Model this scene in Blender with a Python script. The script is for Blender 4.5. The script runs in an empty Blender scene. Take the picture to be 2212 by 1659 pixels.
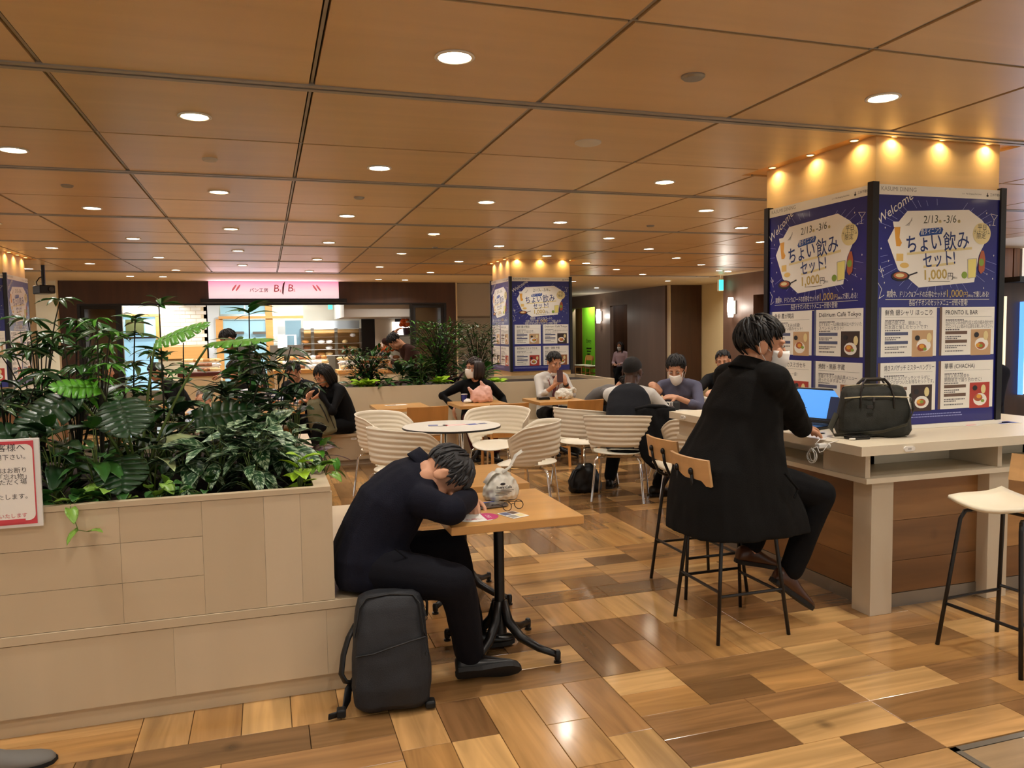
import bpy, bmesh, math, random
import numpy as np
from mathutils import Vector, Matrix, Quaternion, noise
V = Vector
random.seed(7)
sc = bpy.context.scene
COL = sc.collection

# ---------------------------------------------------------------- camera
# room axes: X to the right along the ceiling rails, Y away from the camera, Z up; eye height 1.475 m
EYE = V((0, 0, 1.475)); FPX = 1673.88; CX, CY = 1106.0, 829.5
AX = (V((0.95290777, -0.03446956, 0.30129494)), V((-0.30288574, -0.05881552, 0.95121026)), V((-0.01506698, -0.99767359, -0.06648611)))
cd = bpy.data.cameras.new('camera'); cam = bpy.data.objects.new('camera', cd); COL.objects.link(cam)
cd.sensor_width = 36; cd.lens = 36 * FPX / 2212; cd.clip_start = .05; cd.clip_end = 200
R3 = Matrix([[AX[r][0], -AX[r][1], -AX[r][2]] for r in range(3)])
cam.matrix_world = Matrix.Translation(EYE) @ R3.to_4x4()
sc.camera = cam

def ray(x, y):
    c = V((x - CX, y - CY, FPX)); return V((AX[0].dot(c), AX[1].dot(c), AX[2].dot(c)))
def Pz(x, y, z=0.0):
    d = ray(x, y); return EYE + d * ((z - EYE.z) / d.z)
def Py(x, y, Y):
    d = ray(x, y); return EYE + d * (Y / d.y)
def Px(x, y, X):
    d = ray(x, y); return EYE + d * (X / d.x)

# ---------------------------------------------------------------- world, exposure
w = bpy.data.worlds.new('world'); sc.world = w; w.use_nodes = True
w.node_tree.nodes['Background'].inputs[0].default_value = (1.0, 0.95, 0.87, 1); w.node_tree.nodes['Background'].inputs[1].default_value = 1.0
sc.view_settings.view_transform = 'Standard'; sc.view_settings.look = 'None'; sc.view_settings.gamma = 1
sc.view_settings.exposure = -0.05
sc.view_settings.use_curve_mapping = False
cy = sc.cycles; cy.max_bounces = 5; cy.diffuse_bounces = 3; cy.glossy_bounces = 3; cy.transmission_bounces = 4; cy.transparent_max_bounces = 8; cy.caustics_reflective = False; cy.caustics_refractive = False
cy.sample_clamp_indirect = 8; cy.adaptive_threshold = .06; cy.use_denoising = True

ZC = 2.528          # ceiling height
WARM = (1.0, .955, .88)

# ---------------------------------------------------------------- helpers
def lin(c):
    return tuple((v / 12.92 if v <= .04045 else ((v + .055) / 1.055) ** 2.4) for v in (x / 255 for x in c))
MATS = {}
def mat(name, c, rough=.6, metal=0, noise_amt=0, nscale=8, bump=0, bscale=60, stretch=(1, 1, 1), emit=0, alpha=1, spec=.5, c2=None, rnd=0, trans=0, ior=1.45, coat=0, sheen=0):
    """plain procedural material: colour mottled between c and c2 by noise, optional bump"""
    if name in MATS: return MATS[name]
    m = bpy.data.materials.new(name); m.use_nodes = True; MATS[name] = m
    nt = m.node_tree; N = nt.nodes; L = nt.links; b = N['Principled BSDF']
    c = lin(c); b.inputs['Base Color'].default_value = (*c, 1)
    b.inputs['Roughness'].default_value = rough; b.inputs['Metallic'].default_value = metal
    b.inputs['Specular IOR Level'].default_value = spec; b.inputs['IOR'].default_value = ior
    if coat: b.inputs['Coat Weight'].default_value = coat; b.inputs['Coat Roughness'].default_value = .08
    if sheen: b.inputs['Sheen Weight'].default_value = sheen
    if trans: b.inputs['Transmission Weight'].default_value = trans
    if alpha < 1: b.inputs['Alpha'].default_value = alpha
    if emit: b.inputs['Emission Color'].default_value = (*c, 1); b.inputs['Emission Strength'].default_value = emit
    if noise_amt or c2 or bump:
        tc = N.new('ShaderNodeTexCoord'); mp = N.new('ShaderNodeMapping'); mp.inputs['Scale'].default_value = stretch
        L.new(tc.outputs['Object'], mp.inputs[0])
        if noise_amt or c2:
            nz = N.new('ShaderNodeTexNoise'); nz.inputs['Scale'].default_value = nscale; nz.inputs['Detail'].default_value = 4
            L.new(mp.outputs[0], nz.inputs[0])
            mx = N.new('ShaderNodeMix'); mx.data_type = 'RGBA'
            cc = lin(c2) if c2 else tuple(v * (1 - noise_amt) for v in c)
            mx.inputs[6].default_value = (*c, 1); mx.inputs[7].default_value = (*cc, 1)
            rp = N.new('ShaderNodeMapRange'); rp.inputs[1].default_value = 1.0; rp.inputs[2].default_value = .65
            L.new(nz.outputs[0], rp.inputs[0]); L.new(rp.outputs[0], mx.inputs[0]); L.new(mx.outputs[2], b.inputs['Base Color'])
        if bump:
            n2 = N.new('ShaderNodeTexNoise'); n2.inputs['Scale'].default_value = bscale; n2.inputs['Detail'].default_value = 3
            L.new(mp.outputs[0], n2.inputs[0]); bp = N.new('ShaderNodeBump'); bp.inputs['Strength'].default_value = bump; bp.inputs['Distance'].default_value = .01
            L.new(n2.outputs[0], bp.inputs['Height']); L.new(bp.outputs[0], b.inputs['Normal'])
    return m
def wood(name, tones, axis='X', rough=.35, scale=1.0, rand='object', contrast=.45, knots=0, coat=0, bump=.05, rbump=0):
    """grain stretched along one object axis; tone picked per object (or per mesh island) from a ramp"""
    if name in MATS: return MATS[name]
    m = bpy.data.materials.new(name); m.use_nodes = True; MATS[name] = m
    nt = m.node_tree; N = nt.nodes; L = nt.links; b = N['Principled BSDF']
    tc = N.new('ShaderNodeTexCoord')
    if rand == 'island': rv = N.new('ShaderNodeNewGeometry').outputs['Random Per Island']
    else: rv = N.new('ShaderNodeObjectInfo').outputs['Random']
    ml = N.new('ShaderNodeMath'); ml.operation = 'MULTIPLY'; ml.inputs[1].default_value = 57.3; L.new(rv, ml.inputs[0])
    ad = N.new('ShaderNodeVectorMath'); ad.operation = 'ADD'; L.new(tc.outputs['Object'], ad.inputs[0]); L.new(ml.outputs[0], ad.inputs[1])
    mp = N.new('ShaderNodeMapping'); L.new(ad.outputs[0], mp.inputs[0])
    st = {'X': (1.2, 14, 14), 'Y': (14, 1.2, 14), 'Z': (14, 14, 1.2), 'H': (1.2, 1.2, 14)}[axis]
    mp.inputs['Scale'].default_value = tuple(s * scale for s in st)
    nz = N.new('ShaderNodeTexNoise'); nz.inputs['Scale'].default_value = 1.0; nz.inputs['Detail'].default_value = 3; nz.inputs['Distortion'].default_value = .9
    L.new(mp.outputs[0], nz.inputs[0])
    mp2 = N.new('ShaderNodeMapping'); L.new(ad.outputs[0], mp2.inputs[0]); mp2.inputs['Scale'].default_value = tuple(s * scale * .22 for s in st)
    n2 = N.new('ShaderNodeTexNoise'); n2.inputs['Scale'].default_value = 1.0; n2.inputs['Detail'].default_value = 1; n2.inputs['Distortion'].default_value = 1.5
    L.new(mp2.outputs[0], n2.inputs[0])
    rp = N.new('ShaderNodeValToRGB'); e = rp.color_ramp.elements; rp.color_ramp.interpolation = 'CONSTANT' if len(tones) > 3 else 'LINEAR'
    for i, t in enumerate(tones):
        p = i / max(1, len(tones))
        if i < 2: e[i].position = p; e[i].color = (*lin(t), 1)
        else: x = e.new(p); x.color = (*lin(t), 1)
    if len(tones) == 1: e.remove(e[1])
    L.new(rv, rp.inputs[0])
    sm = N.new('ShaderNodeMath'); sm.operation = 'ADD'; L.new(nz.outputs[0], sm.inputs[0]); L.new(n2.outputs[0], sm.inputs[1])
    mr = N.new('ShaderNodeMapRange'); mr.inputs[1].default_value = .7; mr.inputs[2].default_value = 1.35; mr.inputs[3].default_value = 1.0 + contrast * .35; mr.inputs[4].default_value = 1.0 - contrast
    L.new(sm.outputs[0], mr.inputs[0])
    mu = N.new('ShaderNodeMix'); mu.data_type = 'RGBA'; mu.blend_type = 'MULTIPLY'; mu.inputs[0].default_value = 1
    L.new(rp.outputs[0], mu.inputs[6]); L.new(mr.outputs[0], mu.inputs[7]); out = mu.outputs[2]
    if knots:
        vo = N.new('ShaderNodeTexVoronoi'); vo.inputs['Scale'].default_value = 2.3; L.new(ad.outputs[0], vo.inputs[0])
        kr = N.new('ShaderNodeMapRange'); kr.inputs[1].default_value = .02; kr.inputs[2].default_value = .10; kr.inputs[3].default_value = .35; kr.inputs[4].default_value = 1
        L.new(vo.outputs['Distance'], kr.inputs[0])
        m3 = N.new('ShaderNodeMix'); m3.data_type = 'RGBA'; m3.blend_type = 'MULTIPLY'; m3.inputs[0].default_value = knots
        L.new(out, m3.inputs[6]); L.new(kr.outputs[0], m3.inputs[7]); out = m3.outputs[2]
    L.new(out, b.inputs['Base Color']); b.inputs['Roughness'].default_value = rough
    if coat: b.inputs['Coat Weight'].default_value = coat; b.inputs['Coat Roughness'].default_value = .1
    bp = N.new('ShaderNodeBump'); bp.inputs['Strength'].default_value = bump; bp.inputs['Distance'].default_value = .004
    L.new(nz.outputs[0], bp.inputs['Height']); last = bp
    if rbump:
        n4 = N.new('ShaderNodeTexNoise'); n4.inputs['Scale'].default_value = 22; n4.inputs['Detail'].default_value = 2; L.new(tc.outputs['Object'], n4.inputs[0])
        b4 = N.new('ShaderNodeBump'); b4.inputs['Strength'].default_value = rbump; b4.inputs['Distance'].default_value = .01
        L.new(n4.outputs[0], b4.inputs['Height']); L.new(bp.outputs[0], b4.inputs['Normal']); last = b4
    L.new(last.outputs[0], b.inputs['Normal'])
    return m

class MB:
    """collects primitives into one mesh"""
    def __init__(s): s.v = []; s.f = []; s.m = []; s.mi = 0
    def add(s, vs, fs):
        o = len(s.v); s.v += [V(p) for p in vs]; s.f += [tuple(i + o for i in f) for f in fs]; s.m += [s.mi] * len(fs); return s
    def box(s, x0, x1, y0, y1, z0, z1, M=None):
        vs = [V((x, y, z)) for z in (z0, z1) for y in (y0, y1) for x in (x0, x1)]
        if M is not None: vs = [M @ p for p in vs]
        return s.add(vs, [(0, 2, 3, 1), (4, 5, 7, 6), (0, 1, 5, 4), (2, 6, 7, 3), (0, 4, 6, 2), (1, 3, 7, 5)])
    def cbox(s, x0, x1, y0, y1, z0, z1, c=.01, M=None):
        """box with chamfered edges"""
        bm = bmesh.new(); bmesh.ops.create_cube(bm, size=1)
        for q in bm.verts: q.co = V(((x0 + x1) / 2 + q.co.x * (x1 - x0), (y0 + y1) / 2 + q.co.y * (y1 - y0), (z0 + z1) / 2 + q.co.z * (z1 - z0)))
        bmesh.ops.bevel(bm, geom=bm.edges[:], offset=c, segments=2, affect='EDGES', profile=.5)
        bm.verts.index_update(); vs = [(M @ q.co if M is not None else q.co.copy()) for q in bm.verts]; fs = [tuple(q.index for q in f.verts) for f in bm.faces]; bm.free()
        return s.add(vs, fs)
    def loft(s, rings, caps=True, closed=False):
        n = len(rings[0]); vs = [p for r in rings for p in r]; fs = []; k = len(rings)
        for i in range(k if closed else k - 1):
            j = (i + 1) % k
            for a in range(n):
                b = (a + 1) % n; fs.append((i * n + a, i * n + b, j * n + b, j * n + a))
        if caps and not closed: fs += [tuple(range(n))[::-1], tuple((k - 1) * n + a for a in range(n))]
        return s.add(vs, fs)
    def tube(s, path, r, n=8, caps=True, closed=False, flat=None, up=None):
        """round (or flattened: r times flat along the up side) tube along points"""
        path = [V(p) for p in path]; k = len(path); rs = r if isinstance(r, (list, tuple)) else [r] * k; rings = []
        t0 = (path[1] - path[0]).normalized(); u = V(up) if up is not None else (V((0, 0, 1)) if abs(t0.z) < .9 else V((1, 0, 0)))
        for i in range(k):
            a = path[i - 1] if (i or closed) else path[0]; b = path[(i + 1) % k] if (i < k - 1 or closed) else path[k - 1]
            t = (b - a); t = t.normalized() if t.length > 1e-9 else t0
            if up is not None: u = V(up)
            u = u - t * u.dot(t); u = u.normalized() if u.length > 1e-6 else t.orthogonal().normalized()
            q = t.cross(u); fl = flat if flat else 1
            rings.append([path[i] + (q * math.cos(x) + u * math.sin(x) * fl) * rs[i] for x in (2 * math.pi * j / n for j in range(n))])
        return s.loft(rings, caps, closed)
    def lathe(s, prof, c=(0, 0, 0), n=16, M=None, ring=False):
        c = V(c); rings = [[c + V((r * math.cos(a), r * math.sin(a), z)) for a in (2 * math.pi * j / n for j in range(n))] for r, z in prof]
        if M is not None: rings = [[M @ p for p in r] for r in rings]
        return s.loft(rings, not ring, ring)
    def ell(s, c, r, M=None, n=12, k=8):
        c = V(c); r = (r, r, r) if isinstance(r, (int, float)) else r; rings = []
        for i in range(k + 1):
            e = -math.pi / 2 + math.pi * (i * .98 + .01 * k) / k; ring = []
            for j in range(n):
                a = 2 * math.pi * j / n; p = V((r[0] * math.cos(e) * math.cos(a), r[1] * math.cos(e) * math.sin(a), r[2] * math.sin(e)))
                ring.append((M @ (c + p)) if M is not None else c + p)
            rings.append(ring)
        return s.loft(rings)
    def prism(s, poly, f, t0, t1):
        """polygon of 2-D points; f(u, v, t) gives the 3-D point; solid from t0 to t1"""
        n = len(poly); vs = [f(u, v, t0) for u, v in poly] + [f(u, v, t1) for u, v in poly]
        return s.add(vs, [tuple(range(n))[::-1], tuple(range(n, 2 * n))] + [(i, (i + 1) % n, n + (i + 1) % n, n + i) for i in range(n)])
    def sheet(s, g, th=0.0):
        """grid of points; th gives it a thickness"""
        a, b = len(g), len(g[0]); vs = [V(p) for r in g for p in r]
        fs = [(i * b + j, i * b + j + 1, (i + 1) * b + j + 1, (i + 1) * b + j) for i in range(a - 1) for j in range(b - 1)]
        if not th: return s.add(vs, fs)
        nr = [V() for _ in vs]
        for f in fs:
            q = (vs[f[2]] - vs[f[0]]).cross(vs[f[3]] - vs[f[1]])
            for i in f: nr[i] += q
        n = len(vs); v2 = [p - (q.normalized() * th if q.length > 1e-12 else q) for p, q in zip(vs, nr)]
        rim = [i for i in range(b)] + [i * b + b - 1 for i in range(1, a)] + [(a - 1) * b + j for j in range(b - 2, -1, -1)] + [i * b for i in range(a - 2, 0, -1)]
        fs2 = [tuple(n + i for i in f[::-1]) for f in fs] + [(rim[(i + 1) % len(rim)], rim[i], n + rim[i], n + rim[(i + 1) % len(rim)]) for i in range(len(rim))]
        return s.add(vs + v2, fs + fs2)
    def xf(s, M):
        s.v = [M @ p for p in s.v]; return s
    def mesh(s, name='mesh'):
        me = bpy.data.meshes.new(name); me.from_pydata(s.v, [], s.f); me.update(); return me

def build(name, mb, m, parent=None, smooth=False, recalc=True, ang=None):
    me = mb if isinstance(mb, bpy.types.Mesh) else mb.mesh(name)
    if not isinstance(mb, bpy.types.Mesh):
        if recalc:
            bm = bmesh.new(); bm.from_mesh(me); bmesh.ops.recalc_face_normals(bm, faces=bm.faces); bm.to_mesh(me); bm.free()
        for x in (m if isinstance(m, (list, tuple)) else [m]): me.materials.append(x)
        if isinstance(m, (list, tuple)): me.polygons.foreach_set('material_index', mb.m)
        if smooth:
            me.polygons.foreach_set('use_smooth', [True] * len(me.polygons))
            if ang: me.set_sharp_from_angle(angle=math.radians(ang))
    o = bpy.data.objects.new(name, me); COL.objects.link(o)
    if parent is not None: o.parent = parent
    return o
def tag(o, label=None, cat=None, group=None, kind=None):
    for k, v in (('label', label), ('category', cat), ('group', group), ('kind', kind)):
        if v: o[k] = v
    return o
def thing(name, label, cat, loc=(0, 0, 0), rz=0, group=None):
    o = bpy.data.objects.new(name, None); COL.objects.link(o); o.location = loc; o.rotation_euler = (0, 0, rz); o.empty_display_size = .1
    return tag(o, label, cat, group)
def copy_obj(o, parent=None):
    c = o.copy(); COL.objects.link(c); c.parent = parent
    for ch in list(o.children): copy_obj(ch, c)
    return c
def dup(o, loc, rz=0, label=None):
    c = copy_obj(o); c.location = loc; c.rotation_euler = (0, 0, rz)
    if label: c['label'] = label
    return c
def struct(name, mb, m, parent=None, **k):
    o = build(name, mb, m, parent, **k)
    if parent is None: o['kind'] = 'structure'
    return o
def area(name, loc, power, size, color=WARM, rot=(0, 0, 0), spread=180, parent=None, sy=None):
    l = bpy.data.lights.new(name, 'AREA'); l.energy = power; l.color = color; l.shape = 'DISK' if sy is None else 'RECTANGLE'; l.size = size; l.spread = math.radians(spread)
    if sy is not None: l.size_y = sy
    o = bpy.data.objects.new(name, l); COL.objects.link(o); o.location = loc; o.rotation_euler = rot
    if parent is not None: o.parent = parent
    return o
def ease(a, b, t): return a + (b - a) * t
def arc(c, r, a0, a1, n, pl='xz'):
    c = V(c); out = []
    for i in range(n + 1):
        a = math.radians(a0 + (a1 - a0) * i / n); u, v = r * math.cos(a), r * math.sin(a)
        out.append(c + (V((u, 0, v)) if pl == 'xz' else V((u, v, 0)) if pl == 'xy' else V((0, u, v))))
    return out
def rrect(x0, x1, y0, y1, r, n=4):
    out = []
    for cx, cy, a in ((x1 - r, y1 - r, 0), (x0 + r, y1 - r, 90), (x0 + r, y0 + r, 180), (x1 - r, y0 + r, 270)):
        for i in range(n + 1):
            t = math.radians(a + 90 * i / n); out.append((cx + r * math.cos(t), cy + r * math.sin(t)))
    return out
# lettering: Blender's own font, turned into flat meshes with a little thickness
TXT = {}
def text_mb(mb, s, size, f, align='C', t0=.0006, shear=0, width=None, bold=0):
    """adds lettering to mb; f(u, v, t) maps text plane to the world; centre at u=0, baseline v=0"""
    key = (s, size, bold)
    if key not in TXT:
        cu = bpy.data.curves.new('t', 'FONT'); cu.body = s; cu.size = size; cu.resolution_u = 2; cu.offset = bold * size
        ob = bpy.data.objects.new('t', cu); TS.collection.objects.link(ob)
        dg = scratch_dg(); me = bpy.data.meshes.new_from_object(ob.evaluated_get(dg))
        TXT[key] = ([tuple(v.co) for v in me.vertices], [tuple(p.vertices) for p in me.polygons])
        TS.collection.objects.unlink(ob); bpy.data.objects.remove(ob); bpy.data.curves.remove(cu); bpy.data.meshes.remove(me)
    vs, fs = TXT[key]
    if not vs: return
    x0 = min(v[0] for v in vs); x1 = max(v[0] for v in vs); k = width / max(x1 - x0, 1e-6) if width else 1
    off = {'C': -(x0 + x1) / 2, 'L': -x0, 'R': -x1}[align]
    mb.add([f((v[0] + off) * k + shear * v[1], v[1], t0) for v in vs], fs)
TS = bpy.data.scenes.new('scratch')
def scratch_dg():
    with bpy.context.temp_override(scene=TS, view_layer=TS.view_layers[0]):
        TS.view_layers[0].update(); return bpy.context.evaluated_depsgraph_get()
def remesh(mb, voxel, smooth=3, name='body'):
    """union of overlapping closed pieces into one continuous surface"""
    me = mb.mesh(); ob = bpy.data.objects.new('t', me); TS.collection.objects.link(ob)
    r = ob.modifiers.new('r', 'REMESH'); r.mode = 'VOXEL'; r.voxel_size = voxel; r.use_smooth_shade = True
    if smooth: q = ob.modifiers.new('s', 'SMOOTH'); q.factor = .5; q.iterations = smooth
    dg = scratch_dg()
    out = bpy.data.meshes.new_from_object(ob.evaluated_get(dg)); out.name = name
    TS.collection.objects.unlink(ob); bpy.data.objects.remove(ob); bpy.data.meshes.remove(me)
    return out
# ================================================================ lamps in the ceiling
m_white = mat('white_paint', (236, 228, 212), .55)
m_cream = mat('cream_paint', (226, 210, 176), .6, noise_amt=.05)
m_black = mat('black_metal', (16, 14, 14), .35)
m_blackm = mat('black_matte', (22, 20, 20), .6)
m_steel = mat('brushed_steel', (150, 146, 138), .35, .9)
m_rail = mat('grey_aluminium', (158, 150, 138), .4, .3)
m_slot = mat('dark_slot', (26, 23, 21), .7)
m_chrome = mat('chrome', (225, 225, 225), .08, 1.0)
m_lamp = mat('lamp_glow', (255, 240, 215), emit=40)
m_lamp2 = mat('lamp_glow_soft', (255, 232, 200), emit=22)
m_warmlamp = mat('lamp_glow_amber', (255, 196, 110), emit=16)

PILLARS = [(3.284, 4.187, 3.575, 4.563), (3.40, 4.33, 10.76, 11.66), (-3.87, -2.97, 10.76, 11.66)]
GX0, GY0, GP = .223, 2.463, 1.01
# each lamp: bright ones on even columns, dimmer ones between
mb = MB(); mb.lathe([(.062, 0), (.075, 0), (.078, -.006), (.066, -.008), (.060, -.004)], n=20, ring=True)
ring_me = None
def downlight(x, y, bright, dim=False):
    global ring_me
    o = thing('ceiling_light', 'bright round recessed downlight in the wooden ceiling' if bright else 'dimmer round recessed downlight in the wooden ceiling', 'downlight', (x, y, ZC), 0, 'recessed ceiling downlights')
    if ring_me is None:
        a = build('trim_ring', mb, m_white, o, True); b = MB(); b.lathe([(.0005, .002), (.061, .002), (.061, -.003), (.0005, -.003)], n=20); c = build('lens', b, [m_lamp], o)
        ring_me = (a.data, c.data, c.data.copy()); ring_me[2].materials[0] = m_lamp2
        if not bright: c.data = ring_me[2]
    else:
        build('trim_ring', ring_me[0], None, o); build('lens', ring_me[1 if bright else 2], None, o)
    area('lamp_light', (0, 0, -.012), 9.5 if bright else 5, .11, WARM, spread=135 if bright else 120, parent=o)
OFF = {(1, 1), (-1, 1.5)}
for kx in range(-6, 8):
    for ky in range(-3, 6):
        if kx % 2 == 0: x, y, b = .725 + 1.01 * kx, 2.95 + 2.05 * ky, True
        else: x, y, b = .725 + 1.01 * kx, 4.05 + 2.04 * ky, False
        if y > 13.5 or any(p[0] - .15 < x < p[1] + .15 and p[2] - .15 < y < p[3] + .15 for p in PILLARS): continue
        if (kx, ky) == (1, 0): continue
        if y < 1.6 and kx % 2: continue
        downlight(x, y, b)
# detectors, speakers, sprinkler heads
def fitting(name, label, x, y, r, m, h=.012, cat='fitting'):
    b = MB(); b.lathe([(.0005, 0), (r, 0), (r, -h * .4), (r * .8, -h), (.0005, -h)], (0, 0, 0), 18)
    o = build(name, b, m, None, True, ang=40); o.location = (x, y, ZC); tag(o, label, cat); return o
m_det = mat('detector_plastic', (205, 195, 178), .5)
for i, (px, py, r, m, n, lb) in enumerate([(1270, 307, .075, m_det, 'ceiling_speaker', 'round pale ceiling speaker near the large blue poster pillar'), (1497, 164, .05, m_steel, 'sprinkler_head', 'round grey sprinkler head in the plain ceiling panel beside the pillar'),
     (453, 343, .045, m_det, 'smoke_detector', 'pale oval smoke detector above the leafy planter'), (145, 400, .04, m_steel, 'sprinkler_head', 'grey sprinkler head over the far left pillar side'), (776, 426, .04, m_steel, 'sprinkler_head', 'grey sprinkler head above the aisle to the bakery'),
     (934, 507, .05, m_det, 'ceiling_speaker', 'round pale speaker in the ceiling between bakery and middle pillar'), (1405, 487, .04, m_steel, 'sprinkler_head', 'grey sprinkler head above the brown panelled wall side'), (940, 534, .035, m_steel, 'sprinkler_head', 'small sprinkler head in front of the bakery')]):
    p = Pz(px, py, ZC); fitting(n, lb, p.x, p.y, r, m, .014, n.split('_')[-1])

# ================================================================ floor
CUTX = Pz(2052, 1617)
def plank_mat(ax, rnd): return wood('floor_plank_%s_%s' % (ax, rnd), [(206, 162, 104), (160, 118, 74), (190, 144, 88), (132, 96, 60), (198, 152, 96), (146, 108, 66), (178, 132, 78), (120, 88, 54)], ax, .18, 1.15, rnd, .5, .8, coat=.35, bump=.04, rbump=.04)
fl = MB(); fl.box(-14, 16, -5, 32, -.06, -.012); floor = struct('floor', fl, mat('floor_joint', (70, 48, 28), .6))
pieces = []
B = .91
KN = {(0, -1): 1, (1, -1): 0, (2, -1): 0, (0, 0): 0, (1, 0): 1, (-1, -1): 0, (-1, 0): 1, (2, 0): 0, (3, -1): 0, (0, 1): 1, (1, 1): 0, (0, -2): 0, (1, -2): 0, (2, -2): 0}
rf = random.Random(3)
for i in range(-9, 12):
    for j in range(-4, 15):
        x0, y0 = .41 + B * i, 2.959 + B * j
        o = KN.get((i, j), 0 if rf.random() < .55 else 1)
        for k in range(5):
            cuts = rf.choice([(0, .5, 1), (0, 1 / 3, 1), (0, 2 / 3, 1), (0, 1 / 3, 2 / 3, 1), (0, .5, 1), (0, 1)])
            for a, b in zip(cuts, cuts[1:]):
                L = (b - a) * B; c = (a + b) / 2 * B; t = (k + .5) * B / 5
                pieces.append((x0 + (c if o == 0 else t), y0 + (t if o == 0 else c), L, o))
def in_view(x, y):
    c = (V((x, y, 0)) - EYE); q = V([sum(AX[r][k] * c[r] for r in range(3)) for k in range(3)])
    if q.z < .3: return None
    u, v = CX + FPX * q.x / q.z, CY + FPX * q.y / q.z
    return q.length if -150 < u < 2360 and v < 1800 else None
HATCH = (Pz(2052, 1617).x, Pz(2052, 1617).y)
def hatch(x, y): return x > HATCH[0] and y < HATCH[1]
pieces = [p for p in pieces if not hatch(p[0], p[1])]
near = sorted([(in_view(p[0], p[1]), p) for p in pieces if in_view(p[0], p[1]) and not (p[0] < .1 and p[1] > 3.3)], key=lambda t: t[0])
nearset = [p for d, p in near[:292]]; ns = set(nearset)
PM = {}
for x, y, L, o in nearset:
    key = (round(L, 3), o)
    if key not in PM:
        g = MB(); a, b = (L / 2 - .0012, B / 10 - .0012) if o == 0 else (B / 10 - .0012, L / 2 - .0012)
        c = .0012; g.loft([[V((-a, -b, -.012)), V((a, -b, -.012)), V((a, b, -.012)), V((-a, b, -.012))], [V((-a, -b, -c)), V((a, -b, -c)), V((a, b, -c)), V((-a, b, -c))], [V((-a + c, -b + c, 0)), V((a - c, -b + c, 0)), V((a - c, b - c, 0)), V((-a + c, b - c, 0))]])
        q = build('plank', g, plank_mat('X' if o == 0 else 'Y', 'object'), floor); PM[key] = q.data
    else: q = build('plank', PM[key], None, floor)
    q.location = (x, y, 0)
far = [MB(), MB()]
for p in pieces:
    if p in ns: continue
    x, y, L, o = p; a, b = (L / 2 - .001, B / 10 - .001) if o == 0 else (B / 10 - .001, L / 2 - .001)
    far[o].box(x - a, x + a, y - b, y + b, -.012, 0)
for o, ax in ((0, 'X'), (1, 'Y')):
    q = build('plank_field', far[o], plank_mat(ax, 'island'), floor, recalc=False); q['kind'] = 'stuff'
# framed inlay in the floor at the right
g = MB(); g.box(HATCH[0], HATCH[0] + .025, HATCH[1] - 2, HATCH[1], -.012, .002); g.box(HATCH[0], HATCH[0] + 3, HATCH[1] - .025, HATCH[1], -.012, .002)
build('inlay_frame', g, m_steel, floor)
g = MB(); g.box(HATCH[0] + .027, HATCH[0] + .3, HATCH[1] - 1.2, HATCH[1] - .027, -.012, 0); build('inlay_plank', g, wood('grey_plank', [(150, 124, 92)], 'X', .3), floor)
p = Pz(2143, 1600)
g = MB(); g.box(HATCH[0] + .302, HATCH[0] + 3, HATCH[1] - 1.2, HATCH[1] - .027, -.012, 0); build('inlay_tile', g, mat('white_tile', (235, 226, 208), .25), floor)

# ================================================================ ceiling
m_panel = wood('ceiling_veneer', [(220, 186, 138), (214, 180, 132), (223, 190, 143)], 'X', .34, .5, 'object', .10, bump=.02)
cb = MB(); cb.box(-14, 16, -5, 13.86, ZC + .05, ZC + .12); ceiling = struct('ceiling', cb, m_slot)
GAP = .042
OPEN = [(p[0] - .12, p[1] + .12, p[2] - .058, p[3] + .12) for p in PILLARS]
PC = None
ys = [GY0 + GP * k for k in range(-4, 12)]
for kx in range(-9, 10):
    x0, x1 = GX0 + GP * kx + .013, GX0 + GP * (kx + 1) - .013
    for ky in range(-4, 11):
        y0 = GY0 + GP * ky + (GAP if ky % 2 else .011); y1 = GY0 + GP * (ky + 1) - (.011 if ky % 2 else GAP); y1 = min(y1, 13.84)
        if x0 > 8.6: continue
        rects = [(x0, x1, y0, y1)]
        for a, b, c, d in OPEN:
            nr = []
            for r in rects:
                if r[1] <= a or r[0] >= b or r[3] <= c or r[2] >= d: nr.append(r); continue
                if r[0] < a: nr.append((r[0], a, r[2], r[3]))
                if r[1] > b: nr.append((b, r[1], r[2], r[3]))
                if r[2] < c: nr.append((max(r[0], a), min(r[1], b), r[2], c))
                if r[3] > d: nr.append((max(r[0], a), min(r[1], b), d, r[3]))
            rects = nr
        whole = rects == [(x0, x1, y0, y1)] and y1 < 13.8 and ky % 2
        cx, cy = (x0 + x1) / 2, (y0 + y1) / 2
        if whole and PC: q = build('panel', PC, None, ceiling)
        else:
            for r in rects:
                if r[1] - r[0] < .02 or r[3] - r[2] < .02: continue
                g = MB(); g.box(r[0] - cx, r[1] - cx, r[2] - cy, r[3] - cy, 0, .03); q = build('panel', g, m_panel, ceiling); q.location = (cx, cy, ZC)
                if whole: PC = q.data
            continue
        q.location = (cx, cy, ZC)
for kx in range(-9, 10):
    x = GX0 + GP * kx; g = MB(); g.box(x - .006, x + .006, -4, 13.84, ZC + .006, ZC + .03)
    if not any(a < x < b for a, b, c, d in OPEN): build('rail', g, m_rail, ceiling)
    else:
        g = MB(); y = -4
        for a, b, c, d in sorted(OPEN, key=lambda t: t[2]):
            if a < x < b: g.box(x - .006, x + .006, y, c, ZC + .006, ZC + .03); y = d
        g.box(x - .006, x + .006, y, 13.84, ZC + .006, ZC + .03); build('rail', g, m_rail, ceiling)
def segs(y):
    xs = [-9.0]
    for a, b, c, d in sorted(OPEN):
        if c < y < d: xs += [a, b]
    xs.append(8.6); return list(zip(xs[::2], xs[1::2]))
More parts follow.
